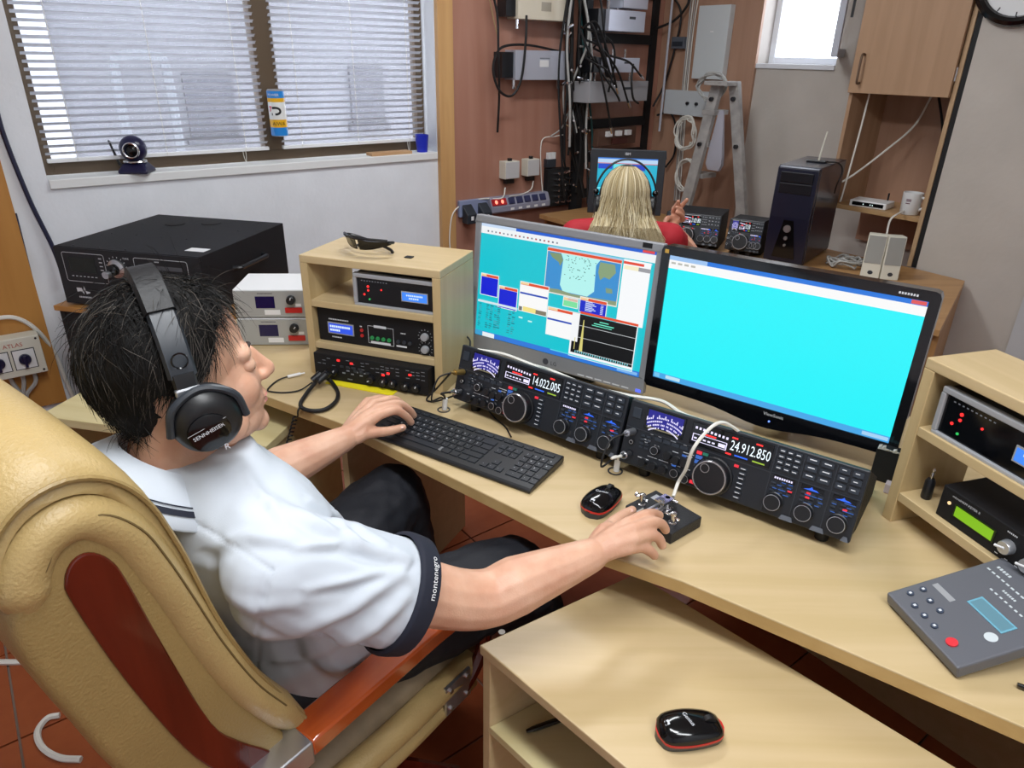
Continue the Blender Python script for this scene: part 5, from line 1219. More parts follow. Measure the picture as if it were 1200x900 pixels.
wcable('black lead crossing the lowest rack box', [(742, 75, .17), (740, 95, .18), (742, 115, .18), (748, 121, .16)], .006, RUBBER, ondiag)
rng = random.Random(31); jumpers = []
for i in range(9):
    x0, x1 = rng.uniform(684, 700), rng.uniform(705, 758); y0 = rng.uniform(-5, 90); y1 = y0+rng.uniform(20, 75); pl2 = [ondiag(x0, y0, .15), ondiag(x0+(x1-x0)*.35, y0+rng.uniform(-6, 12), .19), ondiag(x0+(x1-x0)*.75, (y0+y1)/2, .19), ondiag(x1, y1, .16)]
    t = thing('coax_lead', 'black coaxial jumper lead tangled over the rack boxes', 'cable', (0, 0, 0), 0, 'black jumper leads over the rack boxes')
    mb = MB(); mb.tube(pl2, .0055, n=6, k=8); mb.build('lead', RUBBER, t, smooth=True); jumpers.append((y1, t)); e = pl2[-1]; mb = MB(); mb.cyl(e, e+(pl2[-1]-pl2[-2]).normalized()*.04, .008, .007, n=8); mb.build('connector', CHROME, t, smooth=True)
for i, (_, t) in enumerate(sorted(jumpers, key=lambda b: b[0])): t['label'] = 'black jumper lead over the rack boxes, its free end %s from the top' % ORD[i]
wcable('black cable looping over the tan wood wall to the rack', [(784, -10, .05), (798, 15, .05), (790, 60, .04), (778, 100, .04), (765, 125, .08)], .006, RUBBER, False)
wcable('black cable drooping below the white wall box', [(770, 135, .06), (785, 132, .05), (792, 150, .04), (790, 180, .04), (780, 196, .05)], .006, RUBBER, False)
wcable('black cable dropping from the top to the rack side', [(765, 35, .1), (790, 24, .07), (806, 5, .06), (806, -10, .06)], .007, RUBBER, False)
for i in range(4): wcable('thin white cables running down the tan wall, strand %s' % ('nearest the rack', 'second from the rack', 'third from the rack', 'nearest the panel antenna')[i], [(811+3*i, -12, .025), (806+2*i, 40, .025), (800+2*i, 100, .03), (797+2*i, 140, .03), (790+2*i, 235, .03)], .0035, CABLE_W if i % 2 else CABLE_G, False)
# panel antenna, wall box
t, w, h, d = bbox('panel_antenna', 'tall white flat panel leaning on the tan wood wall', 'panel', (810, 5, 857, 92), .06, mat('panel_white', 'ccd2d4', .4)); 
mb = MB(); mb.box(w*.45, w*.55, -d-.001, -d, h*.64, h*.66); mb.build('maker_mark', WHITE, t)
t, w, h, d = bbox('wall_switch_box', 'long white wall box with small black knobs behind the ladder', 'switch panel', (777, 108, 832, 133), .06, mat('panel_grey', 'c2c8cc', .45))
for x in (.55, .75): mb = MB(); mb.cyl((w*x, -d-.012, h*.5), (w*x, -d, h*.5), .009, n=12); mb.build('knob', BLACK, t, smooth=True)
t, w, h, d = bbox('relay_box', 'small grey relay box high on the tan wood wall', 'relay box', (786, 43, 802, 57), .05, GREY_P); mb = MB(); mb.box(w*.1, w*.9, -d-.002, -d, h*.2, h*.6); mb.build('cover', DGREY, t)
# coils of white cable hung on the box
def coil(lb, x, y, off, r, n, m, sq=1.0):
    c = onback(x, y, off); ex = Vector((math.cos(YB), math.sin(YB), 0)); pts = []; rng = random.Random(x)
    for i in range(n*10):
        a = i*2*math.pi/10; rr = r*(1+.16*rng.uniform(-1, 1)); pts.append(c+ex*math.cos(a)*rr*sq+Vector((0, 0, math.sin(a)*rr))-MV*(.03*rng.random()))
    mb = MB(); mb.tube(pts, .004, n=5, k=3); tag(mb.build('cable_coil', m, smooth=True), lb, 'cable coil', 'coils of cable on the back wall')
coil('white cable coil hanging from the wall box, upper one', 805, 156, .10, .085, 7, CABLE_W, .8)
coil('white cable coil hanging low beside the ladder leg', 807, 205, .10, .085, 5, CABLE_W, .9)
coil('grey cable coil hooked over the top of the ladder', 836, 102, .22, .065, 6, CABLE_G, 1.4)
# ---- step ladder
ALUL = mat('painted_aluminium', 'a6a3a0', .55, metal=.2, noise=.25, nscale=18)
ld_ = thing('step_ladder', 'paint-stained aluminium step ladder folded against the tan wall', 'ladder', (onback(850, 240, .28).x, onback(850, 240, .28).y, 0), YB)
o0 = ld_.location
def ll(p): return Matrix.Rotation(-YB, 4, 'Z') @ (p-o0)
def rail(pts, w, d, nm, m=ALUL):
    mb = MB(); P = [ll(p) for p in pts]
    mb.loft([[p+Vector((-w/2, -d/2, 0)), p+Vector((w/2, -d/2, 0)), p+Vector((w/2, d/2, 0)), p+Vector((-w/2, d/2, 0))] for p in P]); return mb.build(nm, m, ld_, bevel=.002)
LA, LB = onback(842, 96, .26), onback(806, 232, .34); dirn = (LB-LA)/(LA.z-LB.z)
fl1 = LA+dirn*LA.z; 
rail([fl1, LA], .062, .03, 'front_rail')
RA, RB = onback(861, 95, .24), onback(869, 240, .24); dirn2 = (RB-RA)/(RA.z-RB.z); rail([RA+dirn2*RA.z, RA], .058, .03, 'rear_rail')
mb = MB(); a, b_ = ll(LA), ll(RA); mb.box(min(a.x, b_.x)-.03, max(a.x, b_.x)+.03, -.06, .04, a.z-.015, a.z+.005); mb.build('top_cap', ALUL, ld_, bevel=.002)
for f in (.14, .52):
    for A_, B_ in ((LA, LB), (RA, RB)):
        c = ll(A_.lerp(B_, f)); mb = MB(); mb.cyl(c+Vector((0, -.03, 0)), c+Vector((0, .02, 0)), .011, n=10); mb.build('bolt', BLACK, ld_)
for f in (.25, .52, .8, 1.2, 1.7):
    c = ll(LA+(LB-LA)*f); mb = MB(); mb.box(c.x-.04, c.x+.04, -.02, .1, c.z-.012, c.z+.012); mb.build('tread', ALUL, ld_)
c = onback(841, 165, .30); mb = MB()
mb.loft([[c+Vector((math.cos(YB), math.sin(YB), 0))*x*s+Vector((0, 0, z))-MV*y*s for x, y in ((-.05, -.012), (0, -.02), (.05, -.012), (.05, .012), (0, .02), (-.05, .012))] for s, z in ((.25, .15), (.35, .13), (.6, .04), (.9, -.06), (1, -.12), (.7, -.15))]); 
o = mb.build('plastic_bag', mat('frosted_bag', 'b4b4c0', .35, alpha=.8), smooth=True); tag(o, 'crumpled translucent plastic bag hanging inside the ladder', 'bag')
# ---- wall clock on the right wall
p = onpl(1206, -30, MV*MR, MV); t = thing('wall_clock', 'round wall clock with a thick black rim at the top right', 'clock', p, YB)
mb = MB(); mb.ring((0, -.02, 0), (0, 1, 0), .15, .018, n=40, k=8); mb.build('rim', BLACK_G, t, smooth=True)
mb = MB(); mb.cyl((0, -.012, 0), (0, -.001, 0), .15, n=40); mb.build('dial', WHITE, t)
mb = MB(); mb.box(-.003, .003, -.018, -.015, 0, .11); mb.build('hand', BLACK, t); mb = MB(); mb.box(0, .08, -.018, -.015, -.003, .003); mb.build('hand', BLACK, t)
mb = MB()
for i in range(12):
    a = R_(30*i); mb.cbox((.125*math.sin(a), -.0125, .125*math.cos(a)), (.004, .001, .014), Matrix.Rotation(-a, 4, 'Y') if False else Matrix.Rotation(a, 4, 'Y'))
stuff(mb.build('hour_marks', BLACK, t))
# small fixing plate on the right wall beside the unit
# ---- dark cable on the left wall above the amplifier
cable('antenna_cable', 'dark blue cable slanting down the white wall behind the amplifier', [onleft(-8, 112, .012), onleft(5, 160, .012), onleft(35, 235, .014), onleft(62, 290, .02), onleft(75, 325, .03)], .008, mat('dark_blue_cable', '171a3a', .5))
cable('antenna_cable', 'short dark blue cable beside the orange board', [onleft(18, 250, .012), onleft(28, 290, .02), onleft(36, 322, .012)], .005, mat('dark_blue_cable', '171a3a', .5))
cable('mains_cable', 'white mains cable curving over the switch box to the wall', [onleft(-15, 375, .07), onleft(15, 372, .06), onleft(40, 384, .045), onleft(62, 410, .02), onleft(75, 440, .02), onleft(88, 470, .02)], .008, CABLE_W)
for i, (x0, x1, s_) in enumerate(((10, 26, 'left'), (24, 28, 'middle'), (38, 31, 'right'))):
    cable('mains_cable', 'grey mains cable leaving the bottom of the switch box, %s of three' % s_, [onleft(x0, 432, .06), onleft(x0+4, 447, .06), onleft(x1, 465, .05), onleft(x1+8, 490, .04)], .008, CABLE_G)
# ================================================================== OPERATOR'S CHAIR
CY = R_(53); CF = Vector((math.cos(CY), math.sin(CY), 0)); CL = Vector((-math.sin(CY), math.cos(CY), 0))
CO = Vector((-.404, 1.048, 0))
def cw(x, y, z): return CO+CF*x+CL*y+Vector((0, 0, z))
LEATHER = mat('tan_leather', 'b49a66', .42, noise=.10, nscale=7, bump=.35, bscale=260)
LEATHER_D = mat('olive_leather', '9a8150', .42, noise=.12, nscale=6, bump=.35, bscale=260)
SEAM = mat('seam_thread', '6a5630', .7)
ch = thing('office_chair', 'tan leather executive chair with cherry wood armrests under the operator', 'chair', CO, CY)
XO = -.20
front_l = [(.045, .60), (.019, .68), (-.02, .766), (-.057, .873), (-.077, .95), (-.089, 1.016), (-.104, 1.078), (-.120, 1.125), (-.150, 1.168), (-.195, 1.190), (-.245, 1.180), (-.280, 1.140), (-.292, 1.090)]
inner_l = [(-.005, .60), (-.03, .68), (-.068, .766), (-.103, .873), (-.122, .95), (-.134, 1.016), (-.148, 1.072), (-.160, 1.105), (-.178, 1.132), (-.205, 1.143), (-.235, 1.135), (-.255, 1.112), (-.262, 1.085)]
def dense(l, k=4): return [tuple(p) for p in smooth_path([Vector((a, 0, b)) for a, b in l], k)]
fo, io = dense(front_l), dense(inner_l)
mb = MB(); rings = []
HW = .272
for i in range(25):
    y = -HW+2*HW*i/24; s = abs(y)/HW; th = max(.0, 1-s**7)**.5; th = .30+.70*th; crown = .035*(1-s*s); lump = .010*math.sin(y*30)*(1-s)
    ring = []
    for f_, i_ in zip(fo, io):
        c = [(f_[0]+i_[0])/2, (f_[2]+i_[2])/2]; k = max(0, (c[1]-.85)/.3)
        ring.append((XO+c[0]+(f_[0]-c[0])*th + .015*(1-s*s)*-1, y, c[1]+(f_[2]-c[1])*th+crown*k))
    for f_, i_ in list(zip(fo, io))[::-1]:
        c = [(f_[0]+i_[0])/2, (f_[2]+i_[2])/2]; k = max(0, (c[1]-.85)/.3)
        ring.append((XO+c[0]+(i_[0]-c[0])*th - .015*(1-s*s), y, c[1]+(i_[2]-c[1])*th+crown*k))
    rings.append(ring)
mb.loft(rings); mb.build('back_cushion', LEATHER, ch, smooth=True, angle=70)
# seam along the pillow edge
for e, l in ((1, [(a*.72+b*.28, c*.72+d*.28) for (a, c), (b, d) in zip([(p[0], p[2]) for p in fo], [(p[0], p[2]) for p in io])]),):
    mb = MB(); mb.tube([(XO+a, -HW-.002, c) for a, c in l[::3]], .0032, n=6, k=3); mb.build('piping', LEATHER_D, ch, smooth=True)
# shell of the backrest with bulging sides
shell = [(-.004, .60), (-.03, .68), (-.068, .766), (-.103, .873), (-.122, .95), (-.134, 1.016), (-.148, 1.072), (-.165, 1.112), (-.19, 1.134), (-.222, 1.135), (-.250, 1.112), (-.272, 1.07), (-.277, 1.02), (-.268, .96), (-.250, .88), (-.232, .80), (-.20, .70), (-.165, .60), (-.12, .54), (-.04, .53)]
sp = [tuple(p) for p in smooth_path([Vector((a, 0, b)) for a, b in shell], 3, True)]
cx = sum(p[0] for p in sp)/len(sp); mb = MB(); rings = []
for y, s in ((-.278, .80), (-.2775, .90), (-.270, .97), (-.255, 1.0), (.255, 1.0), (.270, .97), (.2775, .90), (.278, .80)):
    rg = []
    for q in sp:
        # shrink towards the medial line of the strip
        zc = min(max(q[2], .62), 1.08); mx = float(np.interp(zc, [.62, .70, .80, .90, 1.0, 1.08], [-.085, -.115, -.155, -.18, -.20, -.207]))
        rg.append((XO+mx+(q[0]-mx)*s, y, zc+(q[2]-zc)*s))
    rings.append(rg)
mb.loft(rings); mb.build('backrest_shell', LEATHER_D, ch, smooth=True, angle=60)
# rolled bolster that runs up beside the inlay and loops over its top
for sgn in (-1, 1):
    rp = [(.012, .640), (-.030, .715), (-.066, .79), (-.098, .885), (-.120, .97), (-.139, 1.04), (-.158, 1.092), (-.190, 1.128), (-.226, 1.126), (-.250, 1.095), (-.256, 1.050)]
    P = smooth_path([Vector((XO+a, sgn*.258, c)) for a, c in rp], 5); mb = MB(); rg = []
    for i, p in enumerate(P):
        d = (P[min(i+1, len(P)-1)]-P[max(i-1, 0)]).normalized(); nn = Vector((-d.z, 0, d.x)); k = .55+.45*min(1, i/4, (len(P)-1-i)/3)
        rg.append([p+(nn*math.cos(t_)*.027+Vector((0, sgn, 0))*math.sin(t_)*.030)*k for t_ in [2*math.pi*j/14 for j in range(14)]])
    mb.loft(rg); br = mb.build('bolster_roll', LEATHER, ch, smooth=True, angle=60)
    mb = MB(); mb.tube([(XO+a+.012, sgn*.2845, c+.004) for a, c in rp[1:-1]], .0013, n=5, k=5); mb.build('stitching', SEAM, br, smooth=True)
# mahogany inlay on each side
wf = [(-.045, .640), (-.088, .712), (-.12, .779), (-.152, .937), (-.170, 1.040), (-.180, 1.075), (-.196, 1.094), (-.212, 1.094), (-.224, 1.076), (-.223, 1.045), (-.198, .921), (-.157, .769), (-.12, .68), (-.085, .615)]
wp = [tuple(p) for p in smooth_path([Vector((a, 0, b)) for a, b in wf], 4, True)]
for sgn in (-1, 1):
    mb = MB(); n = len(wp); y0, y1 = sgn*.274, sgn*.2815
    mb.add([(XO+a, y0, c) for a, _, c in wp]+[(XO+a, y1, c) for a, _, c in wp], [list(range(n)), list(range(n, 2*n))]+[[i, (i+1) % n, (i+1) % n+n, i+n] for i in range(n)]); mb.build('wood_inlay', DARK_WOOD, ch, bevel=.002)
    # armrest: metal collar, lacquered bar, front support
    yy = sgn*.287
    mb = MB(); mb.box(-.285, -.205, yy-.030, yy+.030, .615, .657); mb.build('metal_collar', STEEL, ch, bevel=.003)
    mb = MB(); path = [(-.206, .640), (-.05, .643), (.06, .645), (.15, .640), (.20, .622), (.225, .585)]
    P = smooth_path([Vector((a, yy-sgn*.0*a, b)) for a, b in path], 5); rg = []
    for i, p in enumerate(P):
        d = (P[min(i+1, len(P)-1)]-P[max(i-1, 0)]).normalized(); nn = Vector((-d.z, 0, d.x)); w2, t2 = .0285, .016
        rg.append([p+Vector((0, -w2, 0))+nn*t2, p+Vector((0, w2, 0))+nn*t2, p+Vector((0, w2, 0))-nn*t2, p+Vector((0, -w2, 0))-nn*t2])
    mb.loft(rg); mb.build('armrest', CHAIR_WOOD, ch, smooth=True, bevel=.004, angle=35)
    mb = MB(); mb.tube([(.205, yy, .60), (.215, yy, .50), (.17, yy*.97, .42), (.10, yy*.9, .38)], .014, n=8); mb.build('arm_support', DARK_WOOD, ch, smooth=True)
    mb = MB(); mb.box(.10, .17, yy-.003, yy+.003, .40, .47); bp = mb.build('bracket_plate', STEEL, ch)
    for a, b in ((.112, .412), (.158, .412), (.112, .458), (.158, .458)): mb = MB(); mb.cyl((a, yy+sgn*.003, b), (a, yy+sgn*.007, b), .005, n=10); mb.build('screw', CHROME, bp)
    for z_, r_ in ((.45, .026), (.40, .02)):
        mb = MB(); mb.tube([(-.20, sgn*.262, z_), (.0, sgn*.27, z_), (.2, sgn*.262, z_-.005)], r_, n=10); mb.build('side_roll', LEATHER, ch, smooth=True)
# seat
mb = MB(); rings = []
for i in range(13):
    x = -.22+.50*i/12; s = abs(i-6)/6; th = (1-s**6)**.5*.85+.15; rings.append([(x, .25*math.copysign(abs(math.cos(a))**.45, math.cos(a)), .445+.055*th*math.copysign(abs(math.sin(a))**.6, math.sin(a))) for a in [2*math.pi*j/28 for j in range(28)]])
mb.loft(rings); mb.build('seat_cushion', mat('brown_seat', '86745a', .6, noise=.15, nscale=30), ch, smooth=True, angle=70)
mb = MB(); mb.cyl((.02, 0, .12), (.02, 0, .39), .03, n=18); mb.build('gas_column', BLACK, ch, smooth=True, angle=40)
mb = MB(); mb.box(-.12, .16, -.14, .14, .36, .395); mb.build('seat_plate', BLACK, ch)
for i in range(5):
    a = R_(72*i+20); d = Vector((math.cos(a), math.sin(a), 0)); c = Vector((.02, 0, 0))
    mb = MB(); mb.tube([c+Vector((0, 0, .115)), c+d*.15+Vector((0, 0, .10)), c+d*.29+Vector((0, 0, .075))], [.03, .018], n=8); lg = mb.build('base_leg', DARK_WOOD, ch, smooth=True)
    e = c+d*.285; mb = MB(); pp = Vector((-d.y, d.x, 0)); mb.cyl(e-pp*.02+Vector((0, 0, .028)), e+pp*.02+Vector((0, 0, .028)), .027, n=16); mb.build('castor', BLACK, lg, smooth=True, angle=40)
# white cable on the floor behind the chair
cable('floor_cable', 'white cable in an open loop on the red floor tiles', [at(95, 890, .006), at(70, 888, .006), at(50, 876, .006), at(44, 858, .006), at(55, 842, .006), at(70, 838, .006)], .008, CABLE_W)
cable('floor_cable', 'white cable at the left edge of the floor', [at(-25, 775, .006), at(10, 776, .006), at(40, 775, .006)], .008, CABLE_W)
# ================================================================== PEOPLE
from mathutils import noise as mnoise
def remesh(mb, name, voxel, iters, material, parent=None, disp=None):
    o = mb.build(name, material)
    md = o.modifiers.new('r', 'REMESH'); md.mode = 'VOXEL'; md.voxel_size = voxel; md.use_smooth_shade = True
    if iters: sm = o.modifiers.new('s', 'SMOOTH'); sm.factor = .5; sm.iterations = iters
    dg = bpy.context.evaluated_depsgraph_get(); dg.update()
    me = bpy.data.meshes.new_from_object(o.evaluated_get(dg)); old = o.data
    o.modifiers.clear(); o.data = me; bpy.data.meshes.remove(old)
    if not me.materials: me.materials.append(material)
    if disp:
        n = len(me.vertices); co = np.empty(n*3); me.vertices.foreach_get('co', co); co = co.reshape(-1, 3)
        no = np.empty(n*3); me.vertex_normals.foreach_get('vector', no); no = no.reshape(-1, 3)
        d = np.array([disp(Vector(c), Vector(k)) for c, k in zip(co, no)]); me.vertices.foreach_set('co', (co+no*d[:, None]).ravel()); me.update()
    me.polygons.foreach_set('use_smooth', [True]*len(me.polygons))
    if parent: o.parent = parent; 
    return o
def limb(mb, pts, rad, k=6, n=14, cap=True):      # tapered tube through joints
    P = smooth_path(pts, k); rr = list(np.interp(np.linspace(0, len(pts)-1, len(P)), range(len(pts)), rad))
    mb.tube(P, rr, n=n, raw=True)
    if cap:
        mb.sphere(P[0], rr[0]*.99, 12, 8); mb.sphere(P[-1], rr[-1]*.99, 12, 8)
def skin_mat(name, c1, c2, hair=False):
    m = mat(name, c1, .48, sss=.12, bump=.15, bscale=350); nt = m.node_tree; b = nt.nodes['Principled BSDF']
    n = nt.nodes.new('ShaderNodeTexNoise'); n.inputs['Scale'].default_value = 22; n.inputs['Detail'].default_value = 6
    tc = nt.nodes.new('ShaderNodeTexCoord'); nt.links.new(tc.outputs['Object'], n.inputs[0])
    r = nt.nodes.new('ShaderNodeValToRGB'); r.color_ramp.elements[0].position = .35; r.color_ramp.elements[1].position = .7
    r.color_ramp.elements[0].color = (*lin(c2), 1); r.color_ramp.elements[1].color = (*lin(c1), 1)
    nt.links.new(n.outputs[0], r.inputs[0]); nt.links.new(r.outputs[0], b.inputs['Base Color']); return m
SKIN = skin_mat('skin_man', 'dcb095', 'cd9a7f')
man = thing('person', 'man in a white polo shirt and headphones operating the radios', 'person', cw(-.05, -.03, .497), 0)
MI = Matrix.Translation(-man.location)
HC_ = Vector((-.445, .862, 1.160)); HY, HP = R_(36), R_(-4)
HM = Matrix.Translation(HC_) @ Matrix.Rotation(HY, 4, 'Z') @ Matrix.Rotation(HP, 4, 'Y') @ Matrix.Rotation(R_(-2.5), 4, 'X')
def hp(x, y, z): return HM @ Vector((x, y, z))
# joints
RS, RE, RWr = Vector((-.298, .735, .945)), Vector((-.052, .853, .775)), at(692, 651, .802)
LS, LE, LWr = cw(-.13, .115, .965), Vector((-.535, 1.205, .75)), at(404, 514, .797)
RH_, LH_ = cw(.0, -.10, .53), cw(.0, .06, .53)
RK, LK = Vector((.0, 1.150, .575)), Vector((-.282, 1.395, .590))
RF, LF = Vector((.16, 1.38, .07)), Vector((-.22, 1.52, .07))
C7 = hp(-.062, 0, -.15)
def torso(mb, g=0.0, top=True):      # lofted trunk, grown outwards by g
    data = [(.47, .02, -.02, .165, .125), (.53, .0, -.02, .178, .14), (.60, -.02, -.025, .178, .145), (.70, -.055, -.04, .172, .138), (.80, -.095, -.055, .172, .128), (.88, -.128, -.07, .180, .118), (.94, -.148, -.08, .185, .105), (.985, -.162, -.088, .160, .085), (1.02, -.172, -.09, .105, .068), (1.05, -.176, -.09, .065, .058)]
    rings = []
    P = []
    for z, x, y, hw, hd in data:
        ring = []; tw = R_(-4)
        for j in range(28):
            a = 2*math.pi*j/28; ca, sa = math.cos(a), math.sin(a)
            u = (hd+g)*math.copysign(abs(ca)**.85, ca); v = (hw+g)*math.copysign(abs(sa)**.85, sa)
            ring.append(cw(x+u*math.cos(tw)-v*math.sin(tw), y+u*math.sin(tw)+v*math.cos(tw), z))
        rings.append(ring)
    mb.loft(rings)
def fing(mb, pts, r0, r1): limb(mb, pts, list(np.linspace(r0, r1, len(pts))), k=5, n=10)
body = MB(); body.M = MI
torso(body, -.012)
limb(body, [C7+Vector((0, 0, -.05)), C7.lerp(hp(-.02, 0, -.09), .5), hp(-.018, 0, -.06)], [.066, .058, .056])
limb(body, [RS+Vector((0, 0, -.005)), RS.lerp(RE, .5), RE.lerp(RS, .12), RE.lerp(RWr, .12)+Vector((0, 0, -.002)), RE.lerp(RWr, .35), RE.lerp(RWr, .72), RWr], [.056, .052, .047, .046, .048, .037, .029])
limb(body, [LS, LS.lerp(LE, .5), LE.lerp(LS, .12), LE.lerp(LWr, .12), LE.lerp(LWr, .35), LE.lerp(LWr, .72), LWr], [.056, .052, .047, .047, .049, .037, .028])
limb(body, [RS, cw(-.165, -.09, .975), LS], [.05, .07, .05])
for h_, k_, f_ in ((RH_, RK, RF), (LH_, LK, LF)):
    limb(body, [h_, h_.lerp(k_, .5), k_], [.07, .062, .048]); limb(body, [k_, k_.lerp(f_, .4), f_], [.047, .044, .032]); limb(body, [f_+Vector((0, -.0, -.02)), f_+CF*.15+Vector((0, 0, -.04))], [.034, .022])
# head
ha = MB(); ha.M = MI @ HM
ha.sphere((-.012, 0, .030), (.098, .076, .090), 28, 20); ha.sphere((.034, 0, -.035), (.0625, .060, .084), 24, 16); ha.sphere((.043, 0, -.083), (.049, .049, .037), 20, 14)
ha.sphere((.079, 0, -.101), (.018, .024, .018), 14, 10); ha.sphere((.0, 0, -.05), (.065, .056, .06), 18, 12)
ha.tube([(.089, 0, .008), (.103, 0, -.016), (.112, 0, -.030)], [.007, .009, .0108], n=10); ha.sphere((.111, 0, -.031), .0108, 12, 8)
for s in (-1, 1):
    ha.sphere((.102, s*.0095, -.035), (.010, .0065, .0075), 12, 8); ha.sphere((.073, s*.024, .014), (.016, .027, .015), 14, 8); ha.sphere((.058, s*.037, -.036), (.029, .023, .030), 14, 10); ha.sphere((.066, s*.020, -.058), (.026, .022, .024), 14, 10)
    ha.sphere((.030, s*.052, -.075), (.030, .012, .028), 14, 10); ha.sphere((-.008, s*.078, -.022), (.018, .008, .030), 14, 10)
ha.sphere((.092, 0, -.062), (.010, .022, .0055), 14, 8); ha.sphere((.090, 0, -.073), (.010, .019, .006), 14, 8); ha.sphere((.086, 0, -.055), (.012, .018, .012), 12, 8)
o_ = len(body.v); body.v += ha.v; body.f += [[i+o_ for i in f] for f in ha.f]; body.mi += ha.mi
# right hand on the paddle
def hand(mb, wr, mcps, fingers, thumb, rk=.0125):
    c = sum(mcps, Vector())/len(mcps)
    for m_ in mcps: limb(mb, [wr.lerp(m_, .05), wr.lerp(m_, .55)+Vector((0, 0, .003)), m_], [.021, .0165, rk], k=4, n=10)
    for m_, f_ in zip(mcps, fingers): fing(mb, [m_]+f_, .0115, .0085)
    fing(mb, thumb, .0148, .0090); limb(mb, [wr, thumb[0].lerp(thumb[1], .3), mcps[0].lerp(wr, .35)], [.02, .017, .015], k=4, n=10)
Rm = [at(737, 613, .832), at(743, 620, .834), at(744, 631, .825), at(737, 642, .812)]
RFg = [[at(755, 604, .834), at(766, 602, .823), at(773, 604, .808)], [at(763, 612, .833), at(775, 614, .819), at(780, 621, .801)], [at(762, 627, .819), at(772, 631, .805), at(776, 639, .789)], [at(753, 641, .804), at(762, 646, .792), at(767, 651, .780)]]
hand(body, RWr, Rm, RFg, [at(706, 627, .812), at(719, 613, .808), at(731, 604, .803), at(741, 598, .797)])
Lm_ = [at(443, 487, .828), at(443, 478, .835), at(438, 473, .828), at(431, 471, .815)]
LFg = [[at(463, 481, .826), at(476, 488, .800), at(482, 495, .779)], [at(466, 473, .830), at(479, 480, .802), at(485, 487, .779)], [at(459, 468, .822), at(470, 473, .798), at(475, 479, .779)], [at(447, 467, .806), at(456, 471, .790), at(461, 476, .779)]]
hand(body, LWr, Lm_, LFg, [at(416, 511, .800), at(437, 507, .799), at(456, 505, .792), at(472, 501, .785)])
remesh(body, 'body', .0031, 5, SKIN, man)
# eyes, brows, lips
for s in (-1, 1):
    mb = MB(); mb.M = MI @ HM; mb.sphere((.076, s*.031, -.006), (.0115, .0125, .0090), 16, 10); e = mb.build('eye', mat('eye_white', 'd8d2cc', .2), man, smooth=True)
    mb = MB(); mb.M = MI @ HM; mb.sphere((.0862, s*.031, -.009), (.0018, .005, .005), 12, 8); mb.build('iris', mat('iris_dark', '2a1c14', .2), e, smooth=True)
    mb = MB(); mb.M = MI @ HM; mb.sphere((.0768, s*.031, -.0045), (.0125, .0145, .0108), 16, 10); mb.build('eyelid', SKIN, e, smooth=True)
    mb = MB(); mb.M = MI @ HM; mb.tube([(.0880, s*.012, .019), (.0878, s*.026, .0215), (.079, s*.043, .018)], [.0016, .0026, .0012], n=8); mb.build('eyebrow', mat('brow_hair', '241c18', .7), man, smooth=True)
mb = MB(); mb.M = MI @ HM; mb.sphere((.0940, 0, -.0625), (.0075, .020, .0040), 14, 8); mb.sphere((.0930, 0, -.0722), (.0075, .017, .0044), 14, 8); mb.build('lips', mat('lip_skin', 'b8766a', .45), man, smooth=True)
# fingernails on the visible thumbs
for a, b in ((at(466, 503, .792), at(474, 500, .7885)), (at(736, 600.5, .808), at(741.5, 597.5, .803))):
    mb = MB(); mb.M = MI; d = (b-a).normalized(); mb.sphere(a.lerp(b, .6)+Vector((0, 0, .0012)), (.0058, .0058, .0022), 12, 8); mb.build('fingernail', mat('nail', 'dcb0a0', .25), man, smooth=True)
# ---- shirt
SHIRT = mat('white_cotton', 'c3cad3', .8, bump=.1, bscale=900)
NAVYC = mat('navy_knit', '161a2a', .8)
shb = MB(); shb.M = MI; torso(shb, .012)
cuffc = RS.lerp(RE, .54)+Vector((0, 0, -.012)); ud = (RE-RS).normalized()
sp_ = [RS-ud*.03, RS+Vector((.0, .0, -.004)), RS.lerp(RE, .28)+Vector((0, 0, -.010)), cuffc+ud*.004]
limb(shb, sp_, [.062, .076, .078, .080], cap=False, n=20); shb.sphere(RS, (.076, .076, .068), 18, 12)
lc = LS.lerp(LE, .62)+Vector((0, 0, -.008)); limb(shb, [LS, LS.lerp(LE, .35), lc], [.072, .074, .074], cap=False, n=20)
limb(shb, [RS+Vector((0, 0, .006)), cw(-.17, -.09, .972), LS+Vector((0, 0, .006))], [.060, .068, .060])
# loose cloth hanging behind and below the right sleeve
limb(shb, [RS+Vector((-.02, .01, -.06)), cw(-.12, -.22, .80), cw(-.06, -.205, .66), cw(.02, -.19, .56)], [.06, .055, .05, .05])
limb(shb, [cw(.02, -.17, .60), cw(.10, -.19, .555), cw(.13, -.2, .52)], [.055, .045, .03])
def to_px(q):
    d = q-CAMP; w = d.dot(_fwd); return (600+F_PX*d.dot(_r2)/w, 450-F_PX*d.dot(_u2)/w)
CREASES = [([(322, 590), (372, 612), (430, 640), (478, 655)], .009, 7), ([(345, 640), (400, 636), (452, 655)], .007, 6), ([(300, 745), (350, 738), (410, 715), (468, 672)], .010, 9), ([(325, 775), (385, 762), (440, 735), (478, 700)], .009, 8),
           ([(360, 690), (405, 682), (455, 668)], .006, 6), ([(250, 640), (290, 628), (340, 632)], .006, 8), ([(395, 600), (425, 622), (452, 640)], .006, 5), ([(365, 585), (400, 612), (420, 640)], .006, 5), ([(270, 700), (300, 712), (345, 708)], .006, 8), ([(380, 790), (420, 778), (455, 752)], .006, 6), ([(300, 800), (345, 822), (380, 815)], .008, 8), ([(330, 850), (365, 840), (400, 822)], .008, 7), ([(290, 560), (315, 590), (335, 612)], .005, 6)]
SEAMS = [([(222, 610), (262, 632), (318, 668)], -.0028, 2.2), ([(318, 668), (306, 715), (300, 790)], -.0025, 2.2)]
